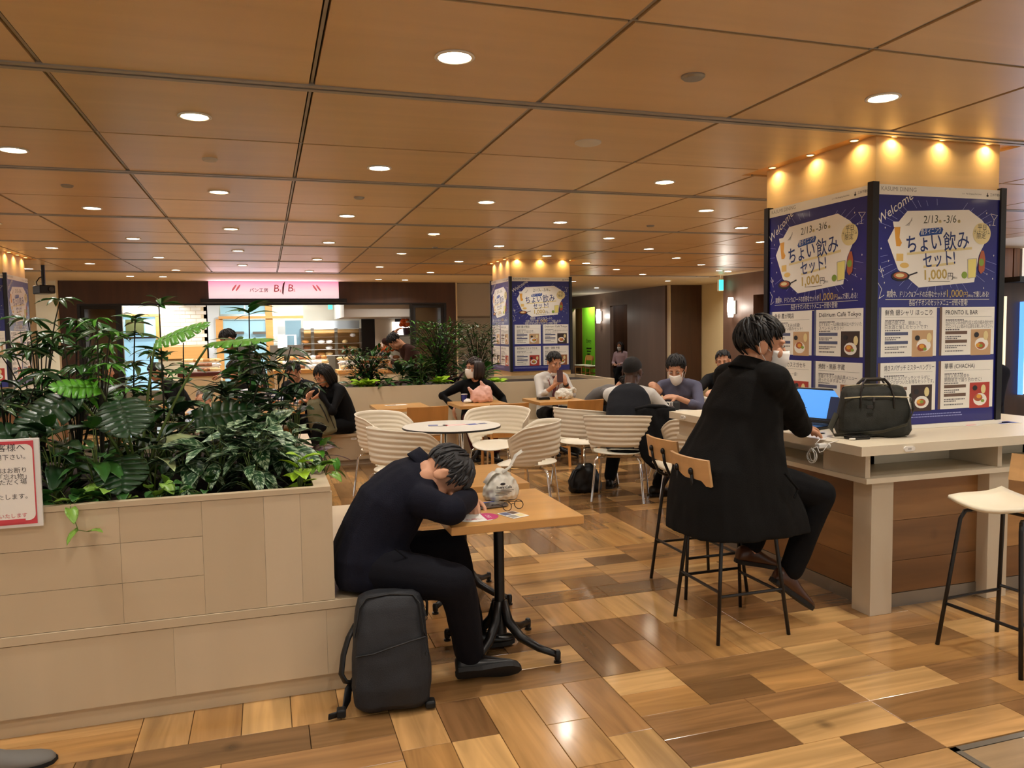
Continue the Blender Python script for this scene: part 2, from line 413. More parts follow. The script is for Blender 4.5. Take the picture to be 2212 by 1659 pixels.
for ky in range(-4, 12):
    y = GY0 + GP * ky
    if y > 13.8: continue
    g = MB()
    for a, b in segs(y):
        if ky % 2:
            g.box(a, b, y - .041, y - .010, ZC - .006, ZC + .03); g.box(a, b, y + .010, y + .041, ZC - .006, ZC + .03)
        else: g.box(a, b, y - .005, y + .005, ZC + .004, ZC + .03)
    build('rail', g, m_rail, ceiling)
# white plaster beyond the wood, and the recessed frames round the pillars
cw = MB(); cw.box(-14, 16, 13.86, 32, ZC - .002, ZC + .12); cw.box(8.62, 16, -5, 13.86, ZC - .002, ZC + .12)
struct('ceiling', cw, mat('white_ceiling', (232, 220, 196), .7))
m_cove = wood('cove_veneer', [(226, 168, 92)], 'X', .4, .6, 'object', .1)

# ================================================================ pillars with poster boards
m_pw = wood('pillar_veneer', [(226, 190, 132)], 'H', .4, .35, 'object', .28, bump=.02)
def pillar(i):
    x0, x1, y0, y1 = PILLARS[i]
    g = MB(); g.box(x0, x1, y0, y1, 0, ZC + .06); o = struct('pillar_%d' % (i + 1), g, m_pw); o.name = ['trim_1', 'trim_2', 'trim_3'][i]
    g = MB(); a, b, c, d = OPEN[i]
    for r in ((a - .01, b + .01, c - .01, y0), (a - .01, b + .01, y1, d + .01), (a - .01, x0, y0, y1), (x1, b + .01, y0, y1)): g.box(r[0], r[1], r[2], r[3], ZC + .012, ZC + .04)
    build('cove', g, m_cove, o)
    n = 0
    for t in (.12, .5, .88):
        for x, y, dx, dy in ((ease(x0, x1, t), y0 - .029, 0, 1), (x0 - .045, ease(y0, y1, t), 1, 0), (x1 + .045, ease(y0, y1, t), -1, 0)):
            if i == 2 and dx == 1: continue
            l = thing('cove_spotlight', ['small amber spotlight grazing the wood top of the poster pillar at the big counter', 'small amber spotlight on the wood top of the poster pillar behind the benches', 'small amber spotlight on the wood top of the pillar behind the tall plants'][i], 'spotlight', (x, y, ZC + .012), 0, 'amber spots round pillar %s' % 'one two three'.split()[i])
            if 'spot' not in SPOT:
                g = MB(); g.lathe([(.0005, 0), (.021, 0), (.021, -.004), (.0005, -.004)], n=14); SPOT['spot'] = build('lens', g, m_warmlamp, l).data
                g = MB(); g.lathe([(.0205, 0), (.0265, 0), (.0265, -.006), (.0205, -.006)], n=14, ring=True); SPOT['rim'] = build('rim', g, m_white, l).data
            else: build('lens', SPOT['spot'], None, l); build('rim', SPOT['rim'], None, l)
            area('spot_light', (0, 0, -.01), .8, .035, (1, .74, .36), spread=140, parent=l)
    return o
SPOT = {}
pil = [pillar(i) for i in range(3)]

# ================================================================ bakery shop front
YB = 15.8
m_brown = wood('dark_brown_veneer', [(74, 46, 28)], 'Z', .45, .6, 'object', .35, bump=.03)
def bx(px, py, Y=YB): return Py(px, py, Y)
def pane(mbx, pa, pb, Y, th=.03):
    a = bx(*pa, Y); b = bx(*pb, Y); mbx.box(min(a.x, b.x), max(a.x, b.x), Y, Y + th, min(a.z, b.z), max(a.z, b.z)); return mbx
xl, xr = bx(127, 650).x, bx(984, 650).x; zo = bx(560, 655).z
g = MB()
ops = [bx(165, 655).x, bx(262, 655).x, bx(886, 655).x, bx(964, 655).x]
g.box(xl, xr, YB, YB + .12, zo, ZC); g.box(xl, ops[0], YB, YB + .12, 0, zo); g.box(ops[3], xr, YB, YB + .12, 0, zo)
wall_back = struct('wall_back', g, m_brown)
g = MB(); g.box(xl - .03, xl - .002, YB - .02, YB + .14, 0, ZC); g.box(xr + .002, xr + .03, YB - .02, YB + .14, 0, ZC); build('edge_trim', g, m_cream, wall_back)
g = MB(); g.box(ops[0], ops[3], YB + .005, YB + .10, zo - .035, zo - .001)
for x in (ops[0], ops[1] - .05, ops[2], ops[3] - .05): g.box(x, x + .05, YB + .005, YB + .10, 0, zo - .035)
build('shopfront_frame', g, m_black, wall_back)
# glass leaves either side: dark tinted with mirror-like gloss
m_tint = mat('tinted_glass', (34, 26, 22), .05, spec=.9, coat=.6)
for i, (a, b) in enumerate(((ops[0] + .05, ops[1] - .05), (ops[2] + .05, ops[3] - .05))):
    g = MB(); g.box(a + .06, b - .06, YB + .045, YB + .055, .05, zo - .10); w_ = struct('window_%d' % (i + 1), g, m_tint)
    g = MB()
    for r in ((a + .002, a + .06, .0, zo - .036), (b - .06, b - .002, .0, zo - .036), (a + .06, b - .06, zo - .10, zo - .036), (a + .06, b - .06, .0, .05)): g.box(r[0], r[1], YB + .03, YB + .07, r[2], r[3])
    build('window_frame', g, m_blackm, w_)
# lit sign and the black canopy below it
def gradient_emit(name, ca, cb, z0, z1, strength):
    m = bpy.data.materials.new(name); m.use_nodes = True; nt = m.node_tree; N = nt.nodes; L = nt.links; b = N['Principled BSDF']
    tc = N.new('ShaderNodeTexCoord'); sx = N.new('ShaderNodeSeparateXYZ'); L.new(tc.outputs['Object'], sx.inputs[0])
    mr = N.new('ShaderNodeMapRange'); mr.inputs[1].default_value = z0; mr.inputs[2].default_value = z1; L.new(sx.outputs[2], mr.inputs[0])
    mx = N.new('ShaderNodeMix'); mx.data_type = 'RGBA'; mx.inputs[6].default_value = (*lin(ca), 1); mx.inputs[7].default_value = (*lin(cb), 1); L.new(mr.outputs[0], mx.inputs[0])
    L.new(mx.outputs[2], b.inputs['Base Color']); L.new(mx.outputs[2], b.inputs['Emission Color']); b.inputs['Emission Strength'].default_value = strength
    return m
s0, s1 = bx(452, 645), bx(730, 607)
sg = thing('shop_sign', 'lit pink and white bakery sign box above the shop opening', 'sign', ((s0.x + s1.x) / 2, YB, s0.z))
W2 = (s1.x - s0.x) / 2; SH = s1.z - s0.z
g = MB(); g.box(-W2, W2, -.10, -.002, 0, SH); build('light_panel', g, gradient_emit('pink_sign', (255, 232, 240), (246, 150, 195), .1, SH, .62), sg)
fs = lambda u, v, t: V((u, -.1 - t, v))
g = MB(); text_mb(g, 'パン工房', .085, lambda u, v, t: fs(u - W2 * .25, v + SH * .36, t + .001), 'C', 0, width=W2 * .28, bold=.01); build('lettering', g, mat('ink_brown', (70, 40, 50), .6), sg)
g = MB(); text_mb(g, 'B', .20, lambda u, v, t: fs(u + W2 * .02, v + SH * .36, t + .001), shear=.1); text_mb(g, 'B', .20, lambda u, v, t: fs(u + W2 * .24, v + SH * .38, t + .001), shear=.1)
text_mb(g, 'E', .07, lambda u, v, t: fs(u + W2 * .085, v + SH * .34, t + .001)); text_mb(g, 'E', .07, lambda u, v, t: fs(u + W2 * .30, v + SH * .38, t + .001)); build('initials', g, mat('ink_red', (170, 70, 80), .6), sg)
g = MB(); g.prism([(.055, .10), (.075, .06), (.10, .25), (.12, .33), (.075, .28), (.06, .2)], lambda u, v, t: fs(u * 1.0 + W2 * .06, v, t), 0, .002); build('leaf_mark', g, mat('ink_dark', (60, 10, 25), .6), sg)
for sx in (-1, 1):
    g = MB()
    for k in (0, 1): g.ell((0, 0, 0), (.018, .002, .075), Matrix.Translation((sx * (W2 * .62) + k * .07, -.102, SH * .58)) @ Matrix.Rotation(-.6 * sx, 4, 'Y'))
    build('feather_mark', g, mat('feather_pink', (236, 140, 160), .6), sg)
area('sign_glow', (0, -.16, SH * .5), 14, W2 * 2, (1, .72, .85), (math.radians(-90), 0, 0), parent=sg, sy=SH * .9)
g = MB(); a, b = bx(435, 655), bx(747, 646); g.cbox(a.x, b.x, YB - .22, YB - .002, a.z, b.z, .008); tag(build('canopy_bar', g, m_black), 'long black canopy bar under the pink bakery sign', 'canopy')

# ---------------------------------------------------------------- inside the bakery
YI = 18.6
m_kit = mat('kitchen_blue_white', (196, 216, 222), .4)
m_glassb = mat('kitchen_glass', (150, 190, 205), .15, emit=.5)
m_maple = wood('maple_trim', [(222, 168, 100)], 'X', .4, .6, 'object', .15)
g = MB(); g.box(-7, 6, YI + .62, YI + .7, 0, ZC); struct('wall_bakery_back', g, m_white)
g = MB(); g.box(xl - .5, xl - .4, YB + .12, YI + .6, 0, ZC); struct('wall_bakery_left', g, m_cream)
g = MB(); pane(g, (262, 848), (447, 655), YI); tw = struct('wall_bakery_tiled', g, m_cream)
m_tile = mat('glazed_tile', (240, 236, 226), .15)
a, b = bx(262, 748, YI), bx(446, 655, YI); nr = 11; th = (b.z - a.z) / nr; twid = th * 2.6; g = MB(); g.cbox(-twid / 2 + .004, twid / 2 - .004, -.006, 0, -th / 2 + .004, th / 2 - .004, .002); tme = None
for r in range(nr):
    x = a.x - (twid / 2 if r % 2 else 0)
    while x < b.x:
        if x > a.x - .01 and x + twid < b.x + .02:
            o = build('tile', g if tme is None else tme, m_tile if tme is None else None, tw); tme = o.data; o.location = (x + twid / 2, YI - .001, a.z + (r + .5) * th)
        x += twid
g = MB(); pane(g, (345, 776), (447, 748), YI - .05, .04); build('wood_band', g, m_maple, tw)
for x in (.03, .36):
    area('wash_light', (ease(a.x, b.x, x) + .25, YI - .3, ZC - .05), 16, .1, (1, .95, .88), spread=120)
# hatch to the left with an orange frame
hd = thing('pass_through', 'orange framed hatch with a bright fridge behind it in the tiled wall', 'hatch', (0, YI - .05, 0))
g = MB()
for q in (((262, 684), (346, 678)), ((338, 745), (346, 684))): pane(g, q[0], q[1], 0 + YI - .05, .045)
g.xf(Matrix.Translation((0, -YI + .05, 0))); build('frame', g, m_maple, hd)
g = MB(); pane(g, (268, 845), (337, 684), YI - .02, .015); g.xf(Matrix.Translation((0, -YI + .05, 0))); build('opening', g, mat('fridge_light', (150, 195, 220), .3, emit=.9), hd)
g = MB(); pane(g, (272, 720), (310, 690), YI - .05, .02); g.xf(Matrix.Translation((0, -YI + .05, 0))); build('menu_board', g, mat('olive_board', (90, 98, 60), .5), hd)
g = MB(); pane(g, (268, 732), (335, 727), YI - .12, .09); g.xf(Matrix.Translation((0, -YI + .05, 0))); build('ledge', g, m_blackm, hd)
# kitchen front: windows, beam, doorway, white cupboard, shelves
kf = thing('kitchen_front', 'light blue kitchen windows under a maple beam in the bakery', 'kitchen front', (0, YI, 0))
def kpart(name, rects, m, Y=YI, th=.03, par=kf):
    g = MB()
    for q in rects: pane(g, q[0], q[1], Y, th)
    g.xf(Matrix.Translation((0, -YI, 0))); return build(name, g, m, par)
kpart('white_pier', [((447, 850), (472, 655))], mat('cool_white', (214, 224, 230), .4))
for i, q in enumerate([((476, 679), (527, 656)), ((530, 679), (580, 656)), ((482, 845), (580, 690))]): kpart('pane', [q], m_glassb)
kpart('beam', [((472, 689), (655, 682))], m_maple, YI - .1, .12)
kpart('post', [((472, 850), (481, 689))], m_maple, YI - .05, .06); kpart('post', [((579, 850), (588, 656))], m_maple, YI - .05, .06)
kpart('cupboard', [((588, 681), (654, 656))], m_white, YI - .08, .1); kpart('pier', [((588, 742), (615, 690))], m_white, YI - .04, .05)
kpart('glass_panel', [((617, 745), (650, 692))], mat('smoky_glass', (120, 150, 165), .1), YI - .04, .03)
kpart('worktop', [((585, 790), (655, 745))], m_steel, YI - .6, .5)
kpart('notice', [((600, 752), (620, 725))], mat('paper', (240, 240, 236), .7), YI - .65, .004); kpart('roll', [((600, 722), (616, 705))], mat('pale_steel', (190, 196, 196), .3, .5), YI - .4, .1)
kpart('screen', [((590, 725), (640, 723)), ((636, 745), (640, 725))], mat('pale_rim', (225, 225, 220), .4), YI - .62, .02)
for x in (513, 560): kpart('shelf_rack', [((x - 14, 722), (x + 14, 716))], m_steel, YI - .1, .08)
# steel bread racks
rb = thing('bread_rack', 'tall steel rack of bread shelves with a maple back in the bakery', 'rack', (0, YI, 0))
kpart('back', [((651, 770), (783, 711))], m_maple, YI + .1, .02, rb)
for x in (654, 676, 727, 780): kpart('upright', [((x - 2, 800), (x + 2, 709))], m_steel, YI - .1, .03, rb)
for y in (716, 728, 742, 755, 768): kpart('shelf', [((652, y + 1), (782, y - 1))], mat('pale_shelf', (228, 226, 220), .3), YI - .25, .3, rb)
rb2 = random.Random(5)
m_bread = [mat('bread_gold', (206, 140, 66), .6, noise_amt=.3), mat('bread_brown', (150, 88, 42), .6, noise_amt=.3), mat('bread_pale', (232, 196, 136), .6, noise_amt=.2), mat('bread_wrapped', (222, 214, 210), .3)]
BREAD = []
for i, (rx, ry, rz) in enumerate(((.09, .06, .045), (.07, .07, .05), (.13, .05, .04))):
    g = MB(); g.ell((0, 0, rz * .8), (rx, ry, rz), n=10, k=6)
    for k in range(3): g.tube([(rx * (-.5 + .5 * k), -ry * .6, rz * 1.45), (rx * (-.5 + .5 * k) + .01, ry * .6, rz * 1.5)], .006, 5)
    for m in m_bread: me = g.mesh('loaf'); me.materials.append(m); me.polygons.foreach_set('use_smooth', [True] * len(me.polygons)); BREAD.append(me)
def loaf(p, lab, grp, k=None):
    o = build('loaf', BREAD[k if k is not None else rb2.randrange(len(BREAD))], None); o.location = p; o.rotation_euler = (0, 0, rb2.uniform(-.5, .5)); tag(o, lab, 'bread', grp); return o
for y in (728, 742, 755, 768):
    for x in range(660, 778, 17):
        if rb2.random() < .6 and not any(abs(x - u) < 7 for u in (676, 727)): p = bx(x, y - 1, YI - .12); loaf(p, 'small loaf on a shelf of the steel bread rack', 'loaves on the bread rack')
for x in (690, 640 + 33): pass
# counters with trays of bread
def bread_counter(x0, x1, ytop, yedge, Y, lab, rows, n, edge):
    c = thing('bread_counter', lab, 'counter', (0, Y, 0)); a, b = bx(x0, ytop, Y), bx(x1, ytop, Y)
    g = MB(); g.cbox(a.x, b.x, 0, .7, a.z - .08, a.z, .01); build('top', g, edge, c); g = MB(); g.box(a.x + .03, b.x - .03, .04, .66, 0, a.z - .08); build('body', g, m_cream, c)
    for r in range(rows):
        z = a.z + .001 + r * .09; t_ = thing('bread_tray', '%s bread tray on the %s' % (['lowest', 'middle', 'highest'][r], lab.split(' with')[0]), 'tray', (0, Y, z))
        g = MB(); g.box(a.x + .06, b.x - .06, .05 + .2 * r, .24 + .2 * r, 0, .012); build('tray', g, m_white, t_)
        if r: g = MB(); g.box(a.x + .08, b.x - .08, .06 + .2 * r, .23 + .2 * r, -z + a.z + .001, -.0005); build('riser', g, m_white, t_)
        for k in range(n):
            loaf((ease(a.x + .15, b.x - .15, k / max(1, n - 1)), Y + .145 + .2 * r, z + .0125), 'bread on the %s tray of the %s' % (['lowest', 'middle', 'highest'][r], lab.split(' with')[0]), 'bread on ' + lab.split(' with')[0], 8 + rb2.randrange(4) if 'red' in lab else None)
bread_counter(383, 480, 806, 815, 16.6, 'dark red edged bread counter with wrapped loaves', 3, 7, mat('dark_red_edge', (88, 34, 28), .4))
bread_counter(590, 720, 800, 810, 16.9, 'pale bread counter with golden rolls', 3, 9, m_maple)
bread_counter(730, 880, 800, 812, 16.5, 'wide bread counter with golden and brown loaves by the glass door', 3, 10, m_maple)
# right part of the bakery: grey soffit, dark doorway, lit board, flowers
g = MB(); a = bx(722, 690, YI - .3); g.box(a.x, 5.5, YB + .15, YI - .3, a.z, ZC - .01); struct('ceiling', g, mat('grey_soffit', (176, 172, 166), .6))
bk = thing('back_passage', 'dark doorway with white walls at the back of the bakery', 'doorway', (0, YI, 0))
kpart('opening', [((785, 850), (812, 686))], m_black, YI - .2, .05, bk); kpart('wall_panel', [((814, 850), (853, 676))], m_white, YI - .25, .05, bk); kpart('dark_panel', [((853, 697), (890, 672))], m_black, YI - .25, .05, bk)
kpart('header', [((655, 711), (776, 692))], mat('pale_blue_board', (205, 214, 224), .4), YI + .05, .03, bk)
o = thing('lit_menu_board', 'glowing white menu board behind orange flowers in the bakery', 'sign', (0, YI, 0)); kpart('panel', [((848, 724), (889, 695))], mat('white_glow', (255, 248, 240), emit=1.6), YI - .30, .045, o); kpart('shelf', [((846, 727), (890, 724))], m_steel, YI - .62, .365, o)
ex = thing('exit_sign', 'small green exit sign inside the bakery', 'sign', (0, YI, 0)); kpart('lit_face', [((709, 668), (718, 656))], mat('exit_green', (40, 190, 150), emit=1.6), YI - .34, .03, ex)
for n, (px, py, s) in enumerate(((828, 757, .20), (880, 716, .16))):
    p = bx(px, py, 17.2 if n == 0 else YI - .46); fo = thing('flower_arrangement', ['orange and white flower arrangement on the bakery counter', 'orange bouquet beside the glowing menu board'][n], 'flowers', p)
    if n: fo.location = (p.x, YI - .46, bx(868, 724, YI - .62).z + .222)
    g = MB(); g.lathe([(.0005, -.22), (.09, -.22), (.11, -.05), (.0005, -.05)], n=12); build('pot', g, mat('dark_pot', (70, 40, 60), .5), fo)
    for q in range(26):
        d = V((rb2.gauss(0, 1), rb2.gauss(0, 1), abs(rb2.gauss(.3, .8)))).normalized() * s * rb2.uniform(.5, 1); g = MB(); g.ell(d, .05, n=7, k=4); build('bloom', g, mat('orange_bloom', (240, 110, 40), .6) if q % 4 else mat('white_bloom', (250, 235, 220), .6), fo)
for x, y, pw in ((-1.5, 17.0, 50), (.3, 17.2, 60), (1.4, 17.4, 60), (2.3, 16.8, 40)): area('bakery_light', (x, y, ZC - .05), pw, .5, (1, .97, .92))
area('kitchen_light', (.1, YI + .3, ZC - .1), 30, .5, (.8, .93, 1))

# ================================================================ far left and far right walls
g = MB(); g.box(-9, xl - .03, 19.5, 19.6, 0, ZC); struct('wall_left', g, m_cream)
g = MB(); a = Py(65, 650, 19); g.box(-9, xl - .04, 19.0, 19.1, 0, a.z); dl = build('dark_corridor_front', g, m_brown); dl.name = 'wall_left_dark'; dl['kind'] = 'structure'
XB, YP = 9.05, 16.25
m_taupe = wood('taupe_panel', [(122, 100, 86)], 'Z', .4, .5, 'object', .12, bump=.02)
def wy(px, X=XB): return Px(px, 720, X).y
zt = Px(1318, 661, XB).z
g = MB(); tt = .10
for a, b, z0, z1 in ((1437, 1355, 0, ZC), (1355, 1318, zt, ZC), (1318, 1285, 0, ZC), (1285, 1237, Px(1270, 664, XB).z, ZC), (1237, 1130, 0, ZC)):
    ya, yb = wy(a), wy(b); g = MB(); g.box(XB, XB + tt, min(ya, yb), max(ya, yb), z0, z1); struct('wall_right', g, m_taupe)
g = MB(); ya, yb = wy(1355), wy(1318); g.box(XB + 1.2, XB + 1.3, ya - .5, yb + 1.5, 0, ZC); struct('wall_right_alcove', g, m_brown); g = MB(); g.box(XB + tt + .01, XB + 1.19, yb + .02, yb + .08, 0, ZC); struct('wall_right_alcove', g, m_brown)
ya, yb = wy(1285), wy(1237)
g = MB(); yg = wy(1258, XB + .55); g.box(XB + .55, XB + .65, ya - .2, yg, 0, ZC); struct('wall_right_green', g, mat('lime_green_panel', (130, 205, 45), .5))
g = MB(); g.box(XB + .54, XB + .65, yg + .002, yg + 6, 0, ZC); struct('wall_right_ochre', g, wood('ochre_veneer', [(110, 78, 34)], 'Z', .5))
g = MB(); yq = wy(1272, XB + .55)
for i, (s, sz) in enumerate((('Every', .14), ('Cafe', .06), ('good food', .06), ('daily', .06))):
    if i == 0: text_mb(g, 'Every', .17, lambda u, v, t: V((XB + .549 - t, yq - u, 1.12 + v)), 'C')
    else: g.box(XB + .546, XB + .549, yq - .25 + .05 * i, yq + .22 - .03 * i, 1.02 - .09 * i, 1.05 - .09 * i)
pg = build('green_wall_lettering', g, m_blackm); tag(pg, 'black lettering on the lime green alcove wall', 'lettering')
area('alcove_fill', (XB + .3, wy(1270, XB + .4), ZC - .1), 22, .1, (1, 1, .85)); area('alcove_fill', (XB + .5, wy(1340), ZC - .2), 5, .1, WARM)  # fill lights added to brighten the alcoves, no lamp fitting there
# panel end, cream corner, near brown wall
g = MB(); g.box(XB + .01, 9.88, YP - .02, YP + .08, 0, ZC); g2 = struct('wall_right_end', g, m_brown)
g = MB(); g.box(XB - .012, XB + .006, YP - .03, YP + .1, 0, ZC); build('edge_trim', g, m_cream, g2)
g = MB(); g.box(9.9, 10.0, 10, YP + .1, 0, ZC); struct('wall_right_cream', g, mat('cream_bright', (240, 222, 172), .6))
XA = 8.66; y1 = Px(1562, 720, XA).y; yo0, yo1 = Px(1672, 720, XA).y, Px(1627, 720, XA).y; zt2 = Px(1640, 636, XA).z
g = MB(); g.box(XA, XA + .5, yo1, y1, 0, ZC); g.box(XA, XA + .5, 8.7, yo0, 0, ZC); g.box(XA, XA + .5, yo0, yo1, zt2, ZC); g.box(XA + .42, XA + .5, yo0, yo1, 0, zt2); struct('wall_right_near', g, wood('brown_taupe', [(108, 82, 68)], 'Z', .45, .5, 'object', .2))
def sconce(p, s, lab):
    o = thing('wall_sconce', lab, 'wall lamp', p)
    g = MB(); g.lathe([(.0005, -.20 * s), (.05 * s, -.20 * s), (.07 * s, -.05 * s), (.07 * s, .05 * s), (.05 * s, .20 * s), (.0005, .20 * s)], (-.09, 0, 0), 14); build('glass_shade', g, mat('sconce_glow', (255, 250, 240), emit=5), o, True, ang=40)
    g = MB(); g.cbox(-.02, -.001, -.06 * s, .06 * s, -.14 * s, .14 * s, .005); g.box(-.06, -.02, -.02, .02, -.02, .02); build('bracket', g, m_steel, o)
    l = bpy.data.lights.new('sconce_light', 'POINT'); l.energy = 9; l.color = (1, .93, .82); l.shadow_soft_size = .05; q = bpy.data.objects.new('sconce_light', l); COL.objects.link(q); q.parent = o; q.location = (-.24, 0, 0)
sconce(Px(1299, 683, XB), 1.0, 'glowing white wall sconce beside the lime green alcove'); sconce(Px(1587, 664, XA), .95, 'glowing white wall sconce on the brown wall behind the man with the laptop')
# far corridor between bakery and middle pillar
g = MB(); g.box(xr + .05, 12, 25.0, 25.1, 0, ZC); struct('wall_far', g, m_cream)
g = MB(); a, b = Py(1032, 700, 24), Py(1110, 700, 24); g.box(a.x, b.x + 1, 24, 24.1, 0, Py(1040, 668, 24).z + .1); wf = build('wall_far_brown', g, m_taupe); wf['kind'] = 'structure'
p = Py(1035, 697, 24); o = thing('wall_sconce', 'small glowing sconce on the far brown wall between bakery and middle pillar', 'wall lamp', p)
g = MB(); g.lathe([(.0005, -.16), (.04, -.16), (.06, 0), (.04, .16), (.0005, .16)], (0, -.06, 0), 12); build('glass_shade', g, MATS['sconce_glow'], o, True); g = MB(); g.box(-.05, .05, -.02, -.001, -.1, .1); build('bracket', g, m_steel, o)
p = Py(997, 735, 23.5); o = thing('vertical_sign', 'tall narrow lit sign board with red and black marks beyond the bakery', 'sign', (p.x, 23.5, 0))
g = MB(); zt3 = Py(997, 676, 23.5).z; g.box(-.09, .09, -.05, 0, .6, zt3); build('lit_face', g, mat('sign_white', (240, 244, 250), emit=1.3), o); g = MB(); g.box(-.12, -.092, -.08, .05, .5, zt3 + .06); g.box(.092, .2, -.08, .05, .5, zt3 + .06); g.box(-.092, .092, -.08, .05, zt3, zt3 + .06); g.box(-.05, .05, -.03, .03, 0, .5); build('case', g, m_black, o)
g = MB()
for k in range(9): g.box(-.05, .05, -.054, -.051, zt3 - .2 - k * .13, zt3 - .14 - k * .13)
build('red_marks', g, mat('sign_red', (200, 60, 50), .6), o)
# small ceiling things in the white part
for px, py in ((281, 596), (352, 597), (818, 603), (875, 604), (1075, 616), (1066, 640), (1040, 655), (8.25, 14.9), (8.1, 12.4), (7.7, 17.4), (7.4, 20.2), (9.45, 14.6), (5.2, 17.6), (6.2, 15.2)):  # lamps placed in metres are added to brighten the right walls
    p = Pz(px, py, ZC) if px > 100 else V((px, py, ZC)); o = thing('ceiling_light', 'small bright downlight in the white ceiling beyond the wood', 'downlight', (p.x, p.y, ZC - .002), 0, 'downlights in the white ceiling')
    build('trim_ring', ring_me[0], None, o); build('lens', ring_me[1], None, o); area('lamp_light', (0, 0, -.012), 12, .11, WARM, spread=140, parent=o)
def dome(p, r, lab):
    o = thing('dome_camera', lab, 'camera', p); g = MB(); g.lathe([(.0005, 0), (r, 0), (r, -.03), (r * .9, -.04), (.0005, -.04)], n=18); build('housing', g, m_blackm, o); g = MB(); g.ell((0, 0, -.04), (r * .78, r * .78, r * .7)); build('dome', g, m_tint, o, True)
dome((8.2, Pz(1515, 600, ZC).y * .8, ZC - .002), .10, 'dark dome camera on the white ceiling beside the green exit sign')
p = Py(1016, 668, 23); dome(V((p.x, p.y, ZC - .002)), .16, 'small dark dome camera at the end of the far corridor')
o = thing('exit_sign', 'green lit exit sign hanging at the end of the brown wall', 'sign', Px(1556, 616, XA - .1)); g = MB(); g.box(-.05, .05, -.03, .03, -.11, .11); g.box(-.01, .01, -.01, .01, .11, .4); build('case', g, m_white, o); g = MB(); g.box(-.048, .048, -.034, -.031, -.1, .1); build('lit_face', g, mat('exit_cyan', (60, 225, 195), emit=2), o)
# hanging projector near the left pillar
p = Py(95, 626, 12.6); o = thing('projector', 'black ceiling projector hanging near the left poster pillar', 'projector', p)
g = MB(); g.cbox(-.10, .10, -.17, .17, -.06, .06, .015, Matrix.Rotation(.5, 4, 'Z')); build('housing', g, m_black, o); g = MB(); g.tube([(0, 0, .06), (0, 0, .17), (.0, .0, ZC - p.z)], .025, 8); build('pole', g, m_black, o); g = MB(); g.tube([(-.08, 0, .03), (-.09, 0, .11), (-.05, 0, .17), (0, 0, .19)], .008, 6); build('cable', g, m_black, o)
g = MB(); g.lathe([(.0005, 0), (.04, 0), (.035, .03), (.0005, .03)], n=12, M=Matrix.Rotation(.5, 4, 'Z') @ Matrix.Translation((.04, -.17, .0)) @ Matrix.Rotation(math.pi / 2, 4, 'X')); build('lens', g, m_tint, o)

# ================================================================ shop at the far right
YS = 8.2
def sx_(px, py): return Py(px, py, YS)
a, b = sx_(2160, 600), sx_(2300, 524)
g = MB(); g.box(a.x, a.x + 6, YS, YS + .1, 0, ZC); struct('wall_right_shop', g, m_brown)
rs = thing('snack_shop', 'wood panelled shop front with a bright screen beyond the big counter', 'shop front', (a.x, YS, 0))
def spart(n, x0, x1, y0, y1, m, d0, d1):
    p, q = sx_(x0, y1), sx_(x1, y0); g = MB(); g.box(p.x - a.x, q.x - a.x, -d1, -d0, p.z, q.z); return build(n, g, m, rs)
spart('panel', 2164, 2183, 528, 600, wood('red_brown_panel', [(150, 92, 52)], 'Z', .4), .001, .04); spart('panel', 2184, 2198, 526, 600, MATS['red_brown_panel'], .001, .04)
spart('cove_light', 2160, 2240, 508, 522, mat('cove_glow', (255, 232, 190), emit=2.0), .001, .05); spart('shelf', 2160, 2260, 601, 611, m_black, .001, .3)
spart('sign_face', 2200, 2260, 520, 599, mat('sign_cream', (250, 240, 225), emit=.8), .05, .12); g = MB(); p = sx_(2214, 562); g.ell((p.x - a.x, -.125, p.z), (.06, .004, .16)); build('red_mark', g, mat('red_mark', (200, 20, 40), .5), rs)
spart('lit_strip', 2163, 2171, 640, 850, mat('strip_glow', (255, 236, 200), emit=1.2), .001, .03)
spart('screen', 2203, 2300, 655, 850, mat('screen_blue_white', (215, 232, 255), emit=5), .002, .06); spart('screen_edge', 2200, 2203, 652, 852, mat('edge_blue', (90, 150, 255), emit=2), .002, .07)
area('screen_light', (2.0, -.3, 1.6), 160, 2.2, (.62, .76, 1), (math.radians(-105), 0, 0), parent=rs, sy=1.2)
